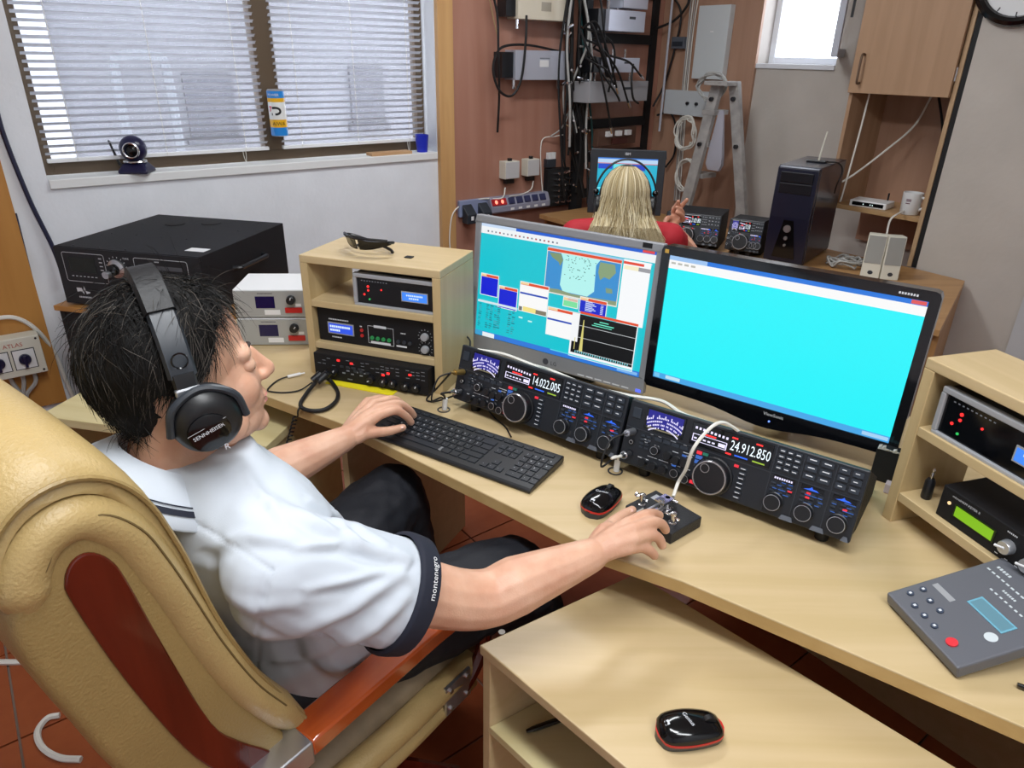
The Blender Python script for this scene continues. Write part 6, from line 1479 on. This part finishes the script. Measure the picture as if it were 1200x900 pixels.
def segd(p, pl):
    best, tt = 1e9, 0
    for k in range(len(pl)-1):
        (ax, ay), (bx_, by) = pl[k], pl[k+1]; vx, vy = bx_-ax, by-ay; L2 = vx*vx+vy*vy; t = max(0, min(1, ((p[0]-ax)*vx+(p[1]-ay)*vy)/L2)); sx, sy = p[0]-ax-t*vx, p[1]-ay-t*vy
        d = math.hypot(sx, sy)
        if d < best: best, tt, sg = d, (k+t)/(len(pl)-1), (1 if sx*vy-sy*vx > 0 else -1)
    return best*sg, tt
def fold(p, n):
    q = p+man.location; d = .004*mnoise.noise(q*11)+.0018*mnoise.noise(q*30)
    if n.dot(CAMP-q) > 0:
        px = to_px(q)
        for pl, A, w in CREASES:
            dd, t = segd(px, pl)
            if abs(dd) < 4*w:
                f = math.sin(math.pi*min(1, max(0, .12+.76*t)))*.9; d += A*f*(math.exp(-(dd/w)**2)-.75*math.exp(-((dd+1.5*w)/(1.1*w))**2))
        for pl, A, w in SEAMS:
            dd, t = segd(px, pl); d += A*math.exp(-(dd/w)**2)
    return d*max(0, min(1, (cuffc-q).dot(ud)/.03))
remesh(shb, 'polo_shirt', .0045, 6, SHIRT, man, fold)
# knitted cuffs
def cuff(c, d, r, ln, nm, m, sag=.0):
    d = d.normalized(); a = d.cross(Vector((0, 0, 1))).normalized(); b = a.cross(d); mb = MB(); mb.M = MI; rings = []
    for t_, k_ in ((-.006, .97), (-.004, 1.035), (0, 1.045), (ln*.5, 1.04), (ln, 1.02), (ln+.001, .94), (ln*.5, .93), (0, .93)):
        rings.append([c+d*t_+(a*math.cos(2*math.pi*j/40)*r+b*math.sin(2*math.pi*j/40)*(r+sag))*k_ for j in range(40)])
    mb.loft(rings, cap=False); return mb.build(nm, m, man, smooth=True, angle=60), a, b, d
CR = .082
_, ca_, cb_, cdv = cuff(cuffc-ud*.004, ud, CR, .026, 'sleeve_cuff', NAVYC, .004)
cuff(lc-(LE-LS).normalized()*.004, LE-LS, .074, .026, 'sleeve_cuff', NAVYC)
mb = MB(); mb.M = MI; vs, fs = text_geo('montenegro', .0125)
_vc = CAMP-cuffc; TH0 = math.atan2(_vc.dot(cb_), _vc.dot(ca_)); SG = -1 if ca_.cross(cb_).dot(cdv) > 0 else 1
def cp(s_, t_): th = TH0-SG*R_(2)+SG*s_/CR; rr = CR*1.055; return cuffc-ud*.004+cdv*(.0185-t_)+ca_*math.cos(th)*rr+cb_*math.sin(th)*(rr+.004)
mb2 = [cp(v[0]*.95-.0, v[1]+.0005) for v in vs]
mb.add(mb2, fs); LOGO = mb.build('sleeve_lettering', WHITE, man, fix=False)
# collar
ncen = lambda t: C7.lerp(hp(-.02, 0, -.09), t)
mb = MB(); mb.M = MI; nd = (hp(-.02, 0, -.09)-C7).normalized(); na = CL.copy(); na = (na-nd*na.dot(nd)).normalized(); nb = na.cross(nd)
def cring(r, h, open_=.0, k=40):
    out_ = []
    for j in range(k+1):
        th = R_(62)+R_(360-34)*j/k          # small opening at the throat
        out_.append(C7+nd*h+(na*math.cos(th)+nb*math.sin(th)*1.05)*r)
    return out_
CRs = [cring(.066, .012), cring(.067, .036), cring(.071, .042), cring(.081, .037), cring(.104, .012), cring(.122, -.010), cring(.1205, -.014), cring(.102, .006), cring(.076, .028)]
vs = [p for r in CRs for p in r]; k = 41; mb.add(vs, [[i*k+j, i*k+j+1, (i+1)*k+j+1, (i+1)*k+j] for i in range(len(CRs)-1) for j in range(k-1)]); mb.build('collar', SHIRT, man, smooth=True, angle=70)
for r0, h0, r1, h1 in ((.1075, .0085, .1125, .0022), (.1040, .0125, .1052, .0110)):
    mb = MB(); mb.M = MI; A_, B_ = cring(r0+.0015, h0+.0012), cring(r1+.0015, h1+.0012); mb.add(A_+B_, [[j, j+1, k+j+1, k+j] for j in range(k-1)]); mb.build('collar_stripe', NAVYC, man, smooth=True)
# shoulder yoke seam
# ---- trousers
TRO = mat('navy_trousers', '10131c', .75, bump=.2, bscale=300)
tb = MB(); tb.M = MI
rings = []
for x, hw, z0, z1 in ((-.15, .15, .50, .62), (-.08, .172, .48, .62), (.05, .175, .475, .615), (.12, .16, .48, .60)):
    rings.append([cw(x, -.02+hw*math.cos(a), (z0+z1)/2+(z1-z0)/2*math.sin(a)) for a in [2*math.pi*j/20 for j in range(20)]])
tb.loft(rings)
for h_, k_, f_ in ((RH_, RK, RF), (LH_, LK, LF)):
    limb(tb, [h_, h_.lerp(k_, .5), k_], [.098, .100, .088]); limb(tb, [k_, k_.lerp(f_, .5), f_+Vector((0, 0, .05))], [.086, .072, .06])
remesh(tb, 'trousers', .007, 4, TRO, man, lambda p, n: .006*mnoise.noise(p*16)+.003*mnoise.noise(p*40))
for f_ in (RF, LF):
    mb = MB(); mb.M = MI; limb(mb, [f_-CF*.04+Vector((0, 0, -.022)), f_+CF*.08+Vector((0, 0, -.03)), f_+CF*.19+Vector((0, 0, -.042))], [.042, .042, .026]); remesh(mb, 'shoe', .006, 3, BLACK, man)
# ---- hair
HAIR = mat('dark_hair', '0d0b0a', .62, spec=.25); HAIR2 = mat('grey_hair', '4c4640', .6, spec=.25)
def hairline(v):        # v: unit direction in head frame; > 0 where hair grows
    az = math.atan2(abs(v.y), v.x)      # 0 front, pi back
    lim = float(np.interp(az, [0, .5, .9, 1.25, 1.5, 1.9, 2.4, math.pi], [.62, .56, .36, -.15, -.42, -.25, -.80, -.90]))
    return v.z-lim
def bald(v): return (v-Vector((-.62, .05, .78)).normalized()).length
cap = MB(); cap.M = MI @ HM; nu, nv = 64, 44; vs = []; fs = []
for i in range(nv+1):
    t_ = math.pi*i/nv
    for j in range(nu):
        u_ = 2*math.pi*j/nu; v = Vector((math.sin(t_)*math.cos(u_), math.sin(t_)*math.sin(u_), math.cos(t_))); g = hairline(v)
        s = float(np.interp(g, [-.12, .04, .3], [.84, 1.03, 1.065])); s += .018*mnoise.noise(v*5)*(g > .05)
        if bald(v) < .24: s = min(s, .955)
        low = max(0, -v.z-.35)*.045*(1 if v.x < 0 else 0)
        vs.append(Vector((-.012+v.x*.100*s, v.y*.078*s, .026+v.z*.094*s-low)))
for i in range(nv):
    for j in range(nu): fs.append([i*nu+j, (i+1)*nu+j, (i+1)*nu+(j+1) % nu, i*nu+(j+1) % nu])
cap.add(vs, fs); hobj = cap.build('hair', HAIR, man, smooth=True, angle=80)
def strands(N, seed, fn, mats_, name, parent, r0=.0007):
    rng = random.Random(seed); mb = MB(); mb.M = MI if parent is man else Matrix.Identity(4)
    for i in range(N):
        res = fn(rng)
        if res is None: continue
        P, mi = res; mb.cur = mi; mb.tube(P, [r0, r0*.9, r0*.25], n=3, raw=True)
    o = mb.build(name, mats_, parent, smooth=True, fix=False); stuff(o); return o
def man_strand(rng):
    v = Vector((rng.gauss(0, 1), rng.gauss(0, 1), rng.gauss(0, 1))).normalized(); g = hairline(v)
    if g < .02: return None
    b_ = bald(v)
    if b_ < .28 and rng.random() < .72: return None
    base = Vector((-.012+v.x*.100*1.02, v.y*.078*1.02, .026+v.z*.094*1.02-(max(0, -v.z-.35)*.045 if v.x < 0 else 0)))
    top = max(0, v.z)
    flow = Vector((-.5+1.1*(v.x > .2)*top, .35*v.y+rng.uniform(-.5, .5), -.75+1.0*top)) + Vector((rng.uniform(-.5, .5), rng.uniform(-.4, .4), rng.uniform(-.35, .55)))*(.5+.9*top)
    flow = (flow-v*flow.dot(v)*.85).normalized(); L = rng.uniform(.022, .045)*(1+.9*top); lift = rng.uniform(.02, .12)+.32*top*rng.random()**2*(1.3 if v.x > 0 else .6)
    P = []; d = (flow+v*lift).normalized(); p = base
    for k_ in range(6):
        P.append(HM @ p); p = p+d*(L/5); d = (d+Vector((0, 0, -.16))+v*(-.14)+Vector((rng.uniform(-.2, .2),)*3)*.6).normalized()
        # keep outside of the skull
        q = Vector(((p.x+.012)/.103, p.y/.081, (p.z-.026)/.097))
        if q.length < 1.02: q = q.normalized()*1.02; p = Vector((q.x*.103-.012, q.y*.081, q.z*.097+.026))
    return P, (1 if rng.random() < (.30 if (v.x > .1 and v.z < .75) else .10) else 0)
strands(9500, 21, man_strand, [HAIR, HAIR2], 'hair_strands', man, .00042)
# ---- headphones on the man
hpn = thing('headphones', 'large black closed headphones on the man\'s head', 'headphones', HC_, 0); hpn.rotation_euler = HM.to_euler()
HB = mat('headphone_black', '131417', .42); HG = mat('headphone_grey', '2a2f36', .38); PAD = mat('pad_leather', '0d0d10', .55, bump=.3, bscale=150)
def band(r_w, z_t, a0, a1, w, th, n=24, zc=0.0, x0=-.012):
    rings = []
    for i in range(n+1):
        a = R_(a0+(a1-a0)*i/n); y, z = r_w*math.sin(a), zc+z_t*math.cos(a); nn = Vector((0, math.sin(a)*z_t, math.cos(a)*r_w)).normalized()
        c = Vector((x0, y, z)); rings.append([c+Vector((-w/2, 0, 0)), c+Vector((-w/2*.8, 0, 0))+nn*th, c+Vector((w/2*.8, 0, 0))+nn*th, c+Vector((w/2, 0, 0)), c+Vector((w/2*.8, 0, 0))-nn*th*.5, c+Vector((-w/2*.8, 0, 0))-nn*th*.5])
    return rings
mb = MB(); mb.loft(band(.096, .136, -42, 42, .038, .011)); mb.build('headband_pad', PAD, hpn, smooth=True, angle=50)
for s in (-1, 1):
    mb = MB(); mb.loft(band(.099, .134, s*40, s*78, .034, .006)); mb.build('headband_arm', HG, hpn, smooth=True, angle=35)
    mb = MB(); mb.loft(band(.102, .136, s*76, s*93, .028, .005)); mb.build('slider', HB, hpn, smooth=True, angle=35)
    mb = MB(); mb.ring((-.012, s*.1075, .052), (0, s, .15), .009, .0012, n=20, k=5); mb.build('oval_badge', BLACK_G, hpn, smooth=True)
    mb = MB(); mb.box(-.012-.015, -.012+.015, s*.105-.004, s*.105+.004, .006, .016); mb.build('hinge_clip', STEEL if s < 0 else HB, hpn, bevel=.002)
    ex = Vector((0, s, -.12)).normalized(); c = Vector((.000, s*.082, -.030))
    mb = MB(); mb.lathe([(.028, 0), (.042, .002), (.0455, .010), (.042, .019), (.034, .021)], c, ex, n=36); mb.build('ear_pad', PAD, hpn, smooth=True, angle=50)
    mb = MB(); mb.lathe([(.041, .017), (.043, .022), (.041, .032), (.034, .040), (.024, .043)], c, ex, n=36); cupo = mb.build('ear_cup', HB, hpn, smooth=True, angle=40)
    mb = MB(); mb.lathe([(.026, .041), (.026, .045), (.022, .0465)], c+Vector((-.004, 0, -.006)), ex, n=28); mb.build('cup_plate', BLACK_G, cupo, smooth=True, angle=35)
    # yoke
    mb = MB(); mb.tube([c+ex*.03+Vector((.046, 0, -.005)), c+ex*.033+Vector((.036, 0, .030)), c+ex*.030+Vector((0, 0, .046)), c+ex*.033+Vector((-.036, 0, .030)), c+ex*.03+Vector((-.046, 0, -.005))], .005, n=8); mb.build('yoke', HG, hpn, smooth=True)
    if s < 0:
        Mx = Matrix.Translation(c+ex*.0476+Vector((-.024, 0, -.010))) @ Matrix.Rotation(R_(90), 4, 'X') @ Matrix.Rotation(R_(14), 4, 'Z')
        mb = MB(); add_text(mb, 'SENNHEISER', .0072, Mx); mb.add([Mx @ Vector((-.004, .009, 0)), Mx @ Vector((.046, .009, 0)), Mx @ Vector((.046, .0095, 0)), Mx @ Vector((-.004, .0095, 0))], [(0, 1, 2, 3)]); add_text(mb, 'R', .012, Matrix.Translation(c+ex*.043+Vector((.008, 0, -.036))) @ Matrix.Rotation(R_(90), 4, 'X')); mb.build('lettering', PRINT, cupo, fix=False)
# ================================================================== WOMAN AT THE FAR DESK
WH = Vector((.418, 2.745, 1.055)); WA = R_(84)
WM_ = Matrix.Translation(WH) @ Matrix.Rotation(WA, 4, 'Z') @ Matrix.Rotation(R_(8), 4, 'Y')
wf = Vector((math.cos(WA), math.sin(WA), 0)); wlv = Vector((-math.sin(WA), math.cos(WA), 0))
wo = WH+Vector((0, 0, -WH.z)) - wf*.05
wom = thing('person', 'blonde woman in a red top seated with her back turned', 'person', wo+Vector((0, 0, .475)), 0)
WI = Matrix.Translation(-wom.location)
def wp_(x, y, z): return wo+wf*x+wlv*y+Vector((0, 0, z))
SKW = skin_mat('skin_woman', 'cf9a80', 'bd846a')
def wtorso(mb, g):
    rings = []
    for z, x, hw, hd in ((.46, .02, .165, .13), (.54, .0, .165, .125), (.68, -.005, .135, .10), (.81, .0, .150, .10), (.90, .0, .172, .095), (.95, .005, .155, .075), (.985, .012, .07, .055)):
        rings.append([wp_(x+(hd+g)*math.cos(a), (hw+g)*math.sin(a), z) for a in [2*math.pi*j/24 for j in range(24)]])
    mb.loft(rings)
wRS, wLS = wp_(.0, -.180, .925), wp_(.0, .180, .925)
wRE, wLE = aty(812, 300, 2.80), wp_(.14, .27, .72)
wRW, wLW = aty(786, 262, 2.93), wp_(.36, .14, .78)
bdy = MB(); bdy.M = WI; wtorso(bdy, -.008)
limb(bdy, [wp_(.01, 0, .94), WM_ @ Vector((-.015, 0, -.07))], [.05, .046])
for S_, E__, W__ in ((wRS, wRE, wRW), (wLS, wLE, wLW)):
    limb(bdy, [S_, S_.lerp(E__, .5), E__], [.044, .038, .034]); limb(bdy, [E__, E__.lerp(W__, .35), W__], [.034, .035, .023])
for s in (-1, 1):
    h_, k_, f_ = wp_(.02, s*.08, .52), wp_(.44, s*.09, .50), wp_(.42, s*.09, .06); limb(bdy, [h_, h_.lerp(k_, .5), k_], [.075, .065, .05]); limb(bdy, [k_, k_.lerp(f_, .4), f_], [.05, .045, .032]); limb(bdy, [f_+Vector((0, 0, -.025)), f_+wf*.14+Vector((0, 0, -.04))], [.03, .02])
hb = MB(); hb.M = WI @ WM_
hb.sphere((-.01, 0, .025), (.092, .072, .086), 24, 16); hb.sphere((.034, 0, -.035), (.055, .052, .076), 20, 14); hb.sphere((.044, 0, -.08), (.038, .036, .03), 16, 12); hb.tube([(.085, 0, 0), (.104, 0, -.028)], [.007, .011], n=8, raw=True)
o_ = len(bdy.v); bdy.v += hb.v; bdy.f += [[i+o_ for i in f] for f in hb.f]; bdy.mi += hb.mi
# raised right hand, fingers bent upwards
Hn = [aty(x, y, Y) for x, y, Y in ((790, 252, 2.95), (793, 251, 2.95), (796, 254, 2.94), (797, 258, 2.93))]
Fg = [[aty(789, 246, 2.94), aty(793, 240, 2.93), aty(795, 236, 2.92)], [aty(796, 246, 2.94), aty(800, 240, 2.93), aty(805, 234, 2.92)], [aty(800, 251, 2.93), aty(798, 246, 2.91), aty(793, 243, 2.90)], [aty(801, 257, 2.92), aty(798, 252, 2.90), aty(793, 249, 2.89)]]
hand(bdy, wRW, Hn, Fg, [aty(788, 258, 2.93), aty(783, 256, 2.91), aty(780, 259, 2.90), aty(779, 263, 2.89)], rk=.011)
Hl = [wLW+wf*.07+wlv*y for y in (-.03, -.01, .012, .03)]
hand(bdy, wLW, Hl, [[h_+wf*.03+Vector((0, 0, .004)), h_+wf*.055-Vector((0, 0, .01)), h_+wf*.07-Vector((0, 0, .02))] for h_ in Hl], [wLW+wf*.02-wlv*.03, wLW+wf*.05-wlv*.045, wLW+wf*.075-wlv*.045-Vector((0, 0, .008))], rk=.011)
remesh(bdy, 'body', .0042, 4, SKW, wom)
REDT = mat('red_top', 'b01c2a', .75, bump=.2, bscale=400)
tp = MB(); tp.M = WI; wtorso(tp, .010)
for S_, E__ in ((wRS, wRE), (wLS, wLE)): limb(tp, [S_+Vector((0, 0, .0)), S_.lerp(E__, .28)], [.060, .056], cap=False, n=18); tp.sphere(S_, .062, 14, 10)
limb(tp, [wRS+Vector((0, 0, .012)), wp_(-.01, 0, .945), wLS+Vector((0, 0, .012))], [.05, .065, .05])
remesh(tp, 'red_top', .007, 4, REDT, wom, lambda p, n: .004*mnoise.noise(p*14))
jn = MB(); jn.M = WI; limb(jn, [wp_(-.03, .09, .52), wp_(-.03, -.09, .52)], [.105, .105])
for s in (-1, 1):
    h_, k_, f_ = wp_(.02, s*.08, .52), wp_(.44, s*.09, .50), wp_(.42, s*.09, .10); limb(jn, [h_, k_], [.09, .065]); limb(jn, [k_, f_], [.062, .05])
remesh(jn, 'jeans', .009, 4, mat('denim', '2b3550', .8), wom)
# long blonde hair: cap plus strands
BL1, BL2, BL3 = mat('blonde_hair', 'bfae88', .5), mat('blonde_dark', '8c7a58', .55), mat('blonde_light', 'd8ccac', .45)
cap = MB(); cap.M = WI @ WM_; vs = []; fs = []; nu, nv = 40, 26
for i in range(nv+1):
    t_ = math.pi*i/nv
    for j in range(nu):
        u_ = 2*math.pi*j/nu; v = Vector((math.sin(t_)*math.cos(u_), math.sin(t_)*math.sin(u_), math.cos(t_))); s = 1.08 if (v.x < .45 or v.z > .55) else .85
        vs.append(Vector((-.01+v.x*.094*s, v.y*.076*s, .025+v.z*.088*s)))
for i in range(nv):
    for j in range(nu): fs.append([i*nu+j, (i+1)*nu+j, (i+1)*nu+(j+1) % nu, i*nu+(j+1) % nu])
cap.add(vs, fs); cap.build('hair', BL1, wom, smooth=True, angle=80)
rng = random.Random(17); mb = MB(); mb.M = WI
for i in range(2600):
    az = rng.uniform(R_(62), R_(298)); el = rng.random()**.7
    # start near the parting on the crown and fall over the scalp, then straight down
    root = Vector((-.01+rng.uniform(-.05, .05), rng.uniform(-.012, .012), .118)); P = [root]
    d = Vector((math.cos(az), math.sin(az), 0))
    sc = rng.uniform(1.06, 1.2)
    for t_ in (.35, .7, 1.05, 1.4, 1.6): P.append(Vector((-.01+d.x*.094*math.sin(t_)*sc, d.y*.076*math.sin(t_)*sc, .025+.088*math.cos(t_)*sc)))
    spread = 1+.5*rng.random(); ln = rng.uniform(.13, .21); e = P[-1]
    P = [WM_ @ p for p in P]; e = P[-1]; out = (e-WH); out.z = 0; out = out.normalized()
    for k in range(1, 6):
        f = k/5; q = e+Vector((0, 0, -ln*f))+out*(.045*f*f*spread)-wf*(.02*f)+wlv*(.008*math.sin(i+f*5))
        P.append(q)
    # keep the strand behind the shoulders
    P = [p if p.z > .99 else p-wf*max(0, ((p-wo).dot(wf)+.118)) for p in P]
    mb.cur = rng.choice((0, 0, 1, 2, 2)); mb.tube(P, [.0012, .0018, .0018, .0006], n=3, raw=True)
stuff(mb.build('hair_strands', [BL1, BL2, BL3], wom, smooth=True, fix=False))
# her headphones
wh = thing('headphones', 'thin black wire headphones on the blonde woman', 'headphones', WH, 0); wh.rotation_euler = WM_.to_euler()
for rr, zz, xx in ((.098, .128, -.01), (.118, .150, -.015)):
    mb = MB(); mb.tube([(xx, rr*math.sin(R_(a)), zz*math.cos(R_(a))) for a in range(-95, 96, 10)], .004, n=6, k=2); mb.build('wire_band', BLACK, wh, smooth=True)
mb = MB(); mb.loft(band(.094, .121, -70, 70, .024, .003)); mb.build('head_strap', HG, wh, smooth=True)
for s in (-1, 1):
    mb = MB(); mb.lathe([(.036, 0), (.040, .006), (.040, .022), (.030, .03)], (-.005, s*.086, -.02), (0, s, 0), n=24); mb.build('ear_cup', HB, wh, smooth=True, angle=40)
    mb = MB(); mb.sphere((-.01, s*.112, .03), .012, 12, 8); mb.build('swivel_joint', BLACK_G, wh, smooth=True)
# her chair
wc = thing('swivel_chair', 'plain black swivel stool under the blonde woman', 'chair', Vector((wo.x, wo.y, 0)), WA)
mb = MB(); mb.lathe([(.17, .39), (.20, .40), (.205, .42), (.19, .435)], n=32); mb.build('seat', BLACK_M, wc, smooth=True, angle=40)
mb = MB(); mb.cyl((0, 0, .08), (0, 0, .39), .028, n=16); mb.build('column', BLACK, wc, smooth=True, angle=40)
for i in range(5):
    a = R_(72*i); mb = MB(); mb.tube([(0, 0, .08), (.14*math.cos(a), .14*math.sin(a), .07), (.25*math.cos(a), .25*math.sin(a), .03)], [.024, .016], n=8); mb.build('base_leg', BLACK, wc, smooth=True)
# ================================================================== LOOSE CABLES ON THE MAIN DESK
cable('paddle_cable', 'white cable from the morse paddle over the right transceiver', [at(789, 582, .785), at(795, 565, .80), at(800, 540, .84)-Vector((0, .03, 0)), at(811, 520, .895)-Vector((0, .015, 0)), at(832, 502, .925), at(846, 495, .930), at(858, 500, .918), at(866, 506, .905)], .0034, CABLE_W)
cable('desk_cable', 'white cable running behind the transceivers below the monitors', [at(560, 410, .905), at(590, 415, .905), at(625, 428, .90), at(645, 434, .88), at(690, 452, .86), at(735, 463, .86), at(775, 470, .86), at(800, 485, .865), at(835, 497, .87)], .004, CABLE_W)
# headset cable and adapters at the left shelf
t = thing('headphone_adapter', 'black headphone plugs and thick cable loop at the shelf\'s lower left', 'adapter', (0, 0, 0))
mb = MB(); mb.tube([at(372, 444, .785), at(368, 450, .77), at(358, 463, .758), at(352, 475, .756), at(362, 481, .757), at(380, 480, .757), at(393, 471, .757), at(396, 460, .757), at(388, 447, .762), at(378, 440, .785)], .0052, n=8); mb.build('cable_loop', RUBBER, t, smooth=True)
for a, b in (((366, 446, .772), (376, 438, .785)), ((372, 448, .77), (382, 439, .785)), ((379, 443, .775), (385, 436, .79))):
    mb = MB(); mb.cyl(at(*a), at(*b), .0085, .010, n=12); mb.build('plug', BLACK, t, smooth=True, angle=40)
t = thing('jack_lead', 'thin black lead ending in a white jack plug on the desk', 'lead', (0, 0, 0))
mb = MB(); mb.tube([at(366, 448, .765), at(352, 457, .755), at(335, 460, .753), at(318, 459, .753), at(314, 456, .753), at(325, 446, .754), at(338, 441, .756)], .0022, n=6); mb.build('lead', RUBBER, t, smooth=True)
mb = MB(); mb.cyl(at(337, 441.5, .757), at(352, 438, .757), .0042, n=10); mb.cyl(at(352, 438, .757), at(357, 437, .757), .002, n=8); mb.build('plug', WHITE, t, smooth=True, angle=40)
cable('coiled_cord', 'black coiled cord hanging below the desk edge', [at(352, 476, .757), at(349, 482, .752)]+[at(346-.4*i, 488+1.5*i, .72-.004*i)+Vector((.006*math.cos(i*2.1), .006*math.sin(i*2.1), 0)) for i in range(26)], .0022, RUBBER, k=3)
# jack plugs plugged into both transceivers and cable grommets
def fw(rad, u_, v_, d_): return rad.matrix_basis @ (Face(RT, .028).m(u_*RW, v_*RH, d_) @ Vector((0, 0, 0)))
for rad, gpx, lb in ((R1, (520, 480), 'left'), (R2, (721, 552), 'right')):
    a = fw(rad, .045, .53, .004); b = fw(rad, .045, .53, .05); a2 = fw(rad, .045, .17, .004); b2 = fw(rad, .045, .17, .04); g = at(*gpx, DZ+.001)
    t = thing('audio_lead', 'jack plugs and thin black leads at the front of the %s transceiver' % lb, 'lead', (0, 0, 0), 0, 'front panel leads of the transceivers')
    mb = MB(); mb.cyl(a, a.lerp(b, .7), .0075, .007, n=12); mb.cyl(a.lerp(b, .7), b, .004, .003, n=10); mb.build('upper_plug', BRASS if lb == 'left' else STEEL, t, smooth=True, angle=40)
    mb = MB(); mb.cyl(a2, a2.lerp(b2, .6), .0085, n=12); mb.cyl(a2.lerp(b2, .6), b2, .0065, .004, n=10); mb.build('lower_plug', CHROME, t, smooth=True, angle=40)
    mb = MB(); mb.tube([b, b+Vector((-.03, -.015, -.01)), b+Vector((-.045, -.03, -.06)), g+Vector((0, 0, .03)), g-Vector((0, 0, .05))], .0022, n=6); mb.build('lead', RUBBER, t, smooth=True)
    mb = MB(); mb.tube([b2, b2+Vector((-.02, -.01, .0)), g+Vector((.004, .0, .03)), g-Vector((0, 0, .05))], .003, n=6); mb.build('lead', CABLE_W if lb == 'right' else RUBBER, t, smooth=True)
    mb = MB(); mb.cyl(g+Vector((.002, .001, .0)), g+Vector((.004, .003, .030)), .0065, n=10); mb.build('connector_sleeve', WHITE, t, smooth=True, angle=40)
    mb = MB(); mb.lathe([(.016, -.001), (.0165, .0008), (.013, .001), (.0125, -.004)], g, n=24, cap=False); o = mb.build('cable_grommet', mat('grommet_dark', '3a3a3c', .5), smooth=True); tag(o, 'round cable hole in the desk in front of the %s transceiver' % lb, 'grommet', 'cable holes in the desk')
cable('thin_lead', 'thin black lead from the left transceiver to the keyboard', [at(570, 478, .775), at(580, 490, .756), at(592, 500, .753), at(599, 512, .755)], .0018, RUBBER)
cable('mixer_lead', 'black leads running from the left transceiver to the shelf unit', [fw(R1, .045, .53, .05), at(512, 455, .79), at(500, 468, .756), at(512, 470, .757), at(540, 461, .775)], .0025, RUBBER)
# things between the shelf unit and the silver monitor
p = at(545, 372, .80); o = MB().box(-.03, .03, 0, .08, 0, .045).build('blue_box', BLUE, bevel=.002); place(o, (p.x-.005, p.y+.06, DZ+.0), LSY); o.scale = (1, 1, 1.9); tag(o, 'small blue box between the shelf unit and silver monitor', 'box')
o = MB().box(-.035, .03, 0, .1, 0, .004).build('paper_stack', WHITE); place(o, (p.x-.005, p.y+.055, DZ+.0865), LSY-.1); tag(o, 'white papers lying on the blue box', 'paper')
for i, (pts, lb) in enumerate((([at(537, 300, .95), at(540, 330, .93), at(536, 380, .86), at(541, 420, .80)], 'down the right side of the shelf unit'), ([at(536, 395, .86), at(545, 405, .84), at(540, 425, .80), at(530, 430, .78)], 'looping beside the shelf unit\'s right panel'))):
    cable('side_cable', 'thin black cable %s' % lb, [q+Vector((.012, .03, 0)) for q in pts], .0025, RUBBER)
# cables under the desk
for i, (pts, lb) in enumerate((([(440, 530, .70), (455, 534, .68), (470, 530, .69), (482, 520, .71), (486, 545, .6)], 'hanging under the desk beside the left knee'), ([(512, 575, .68), (516, 560, .70), (522, 556, .71), (523, 568, .68), (517, 577, .66), (510, 572, .67)], 'in a small loop under the desk'), ([(570, 590, .70), (600, 610, .62), (625, 618, .58), (650, 612, .62)], 'sagging under the middle of the desk'))):
    cable('under_desk_cable', 'black cable %s' % lb, [at(*q)+Vector((.01, .10, 0)) for q in pts], .004, RUBBER)
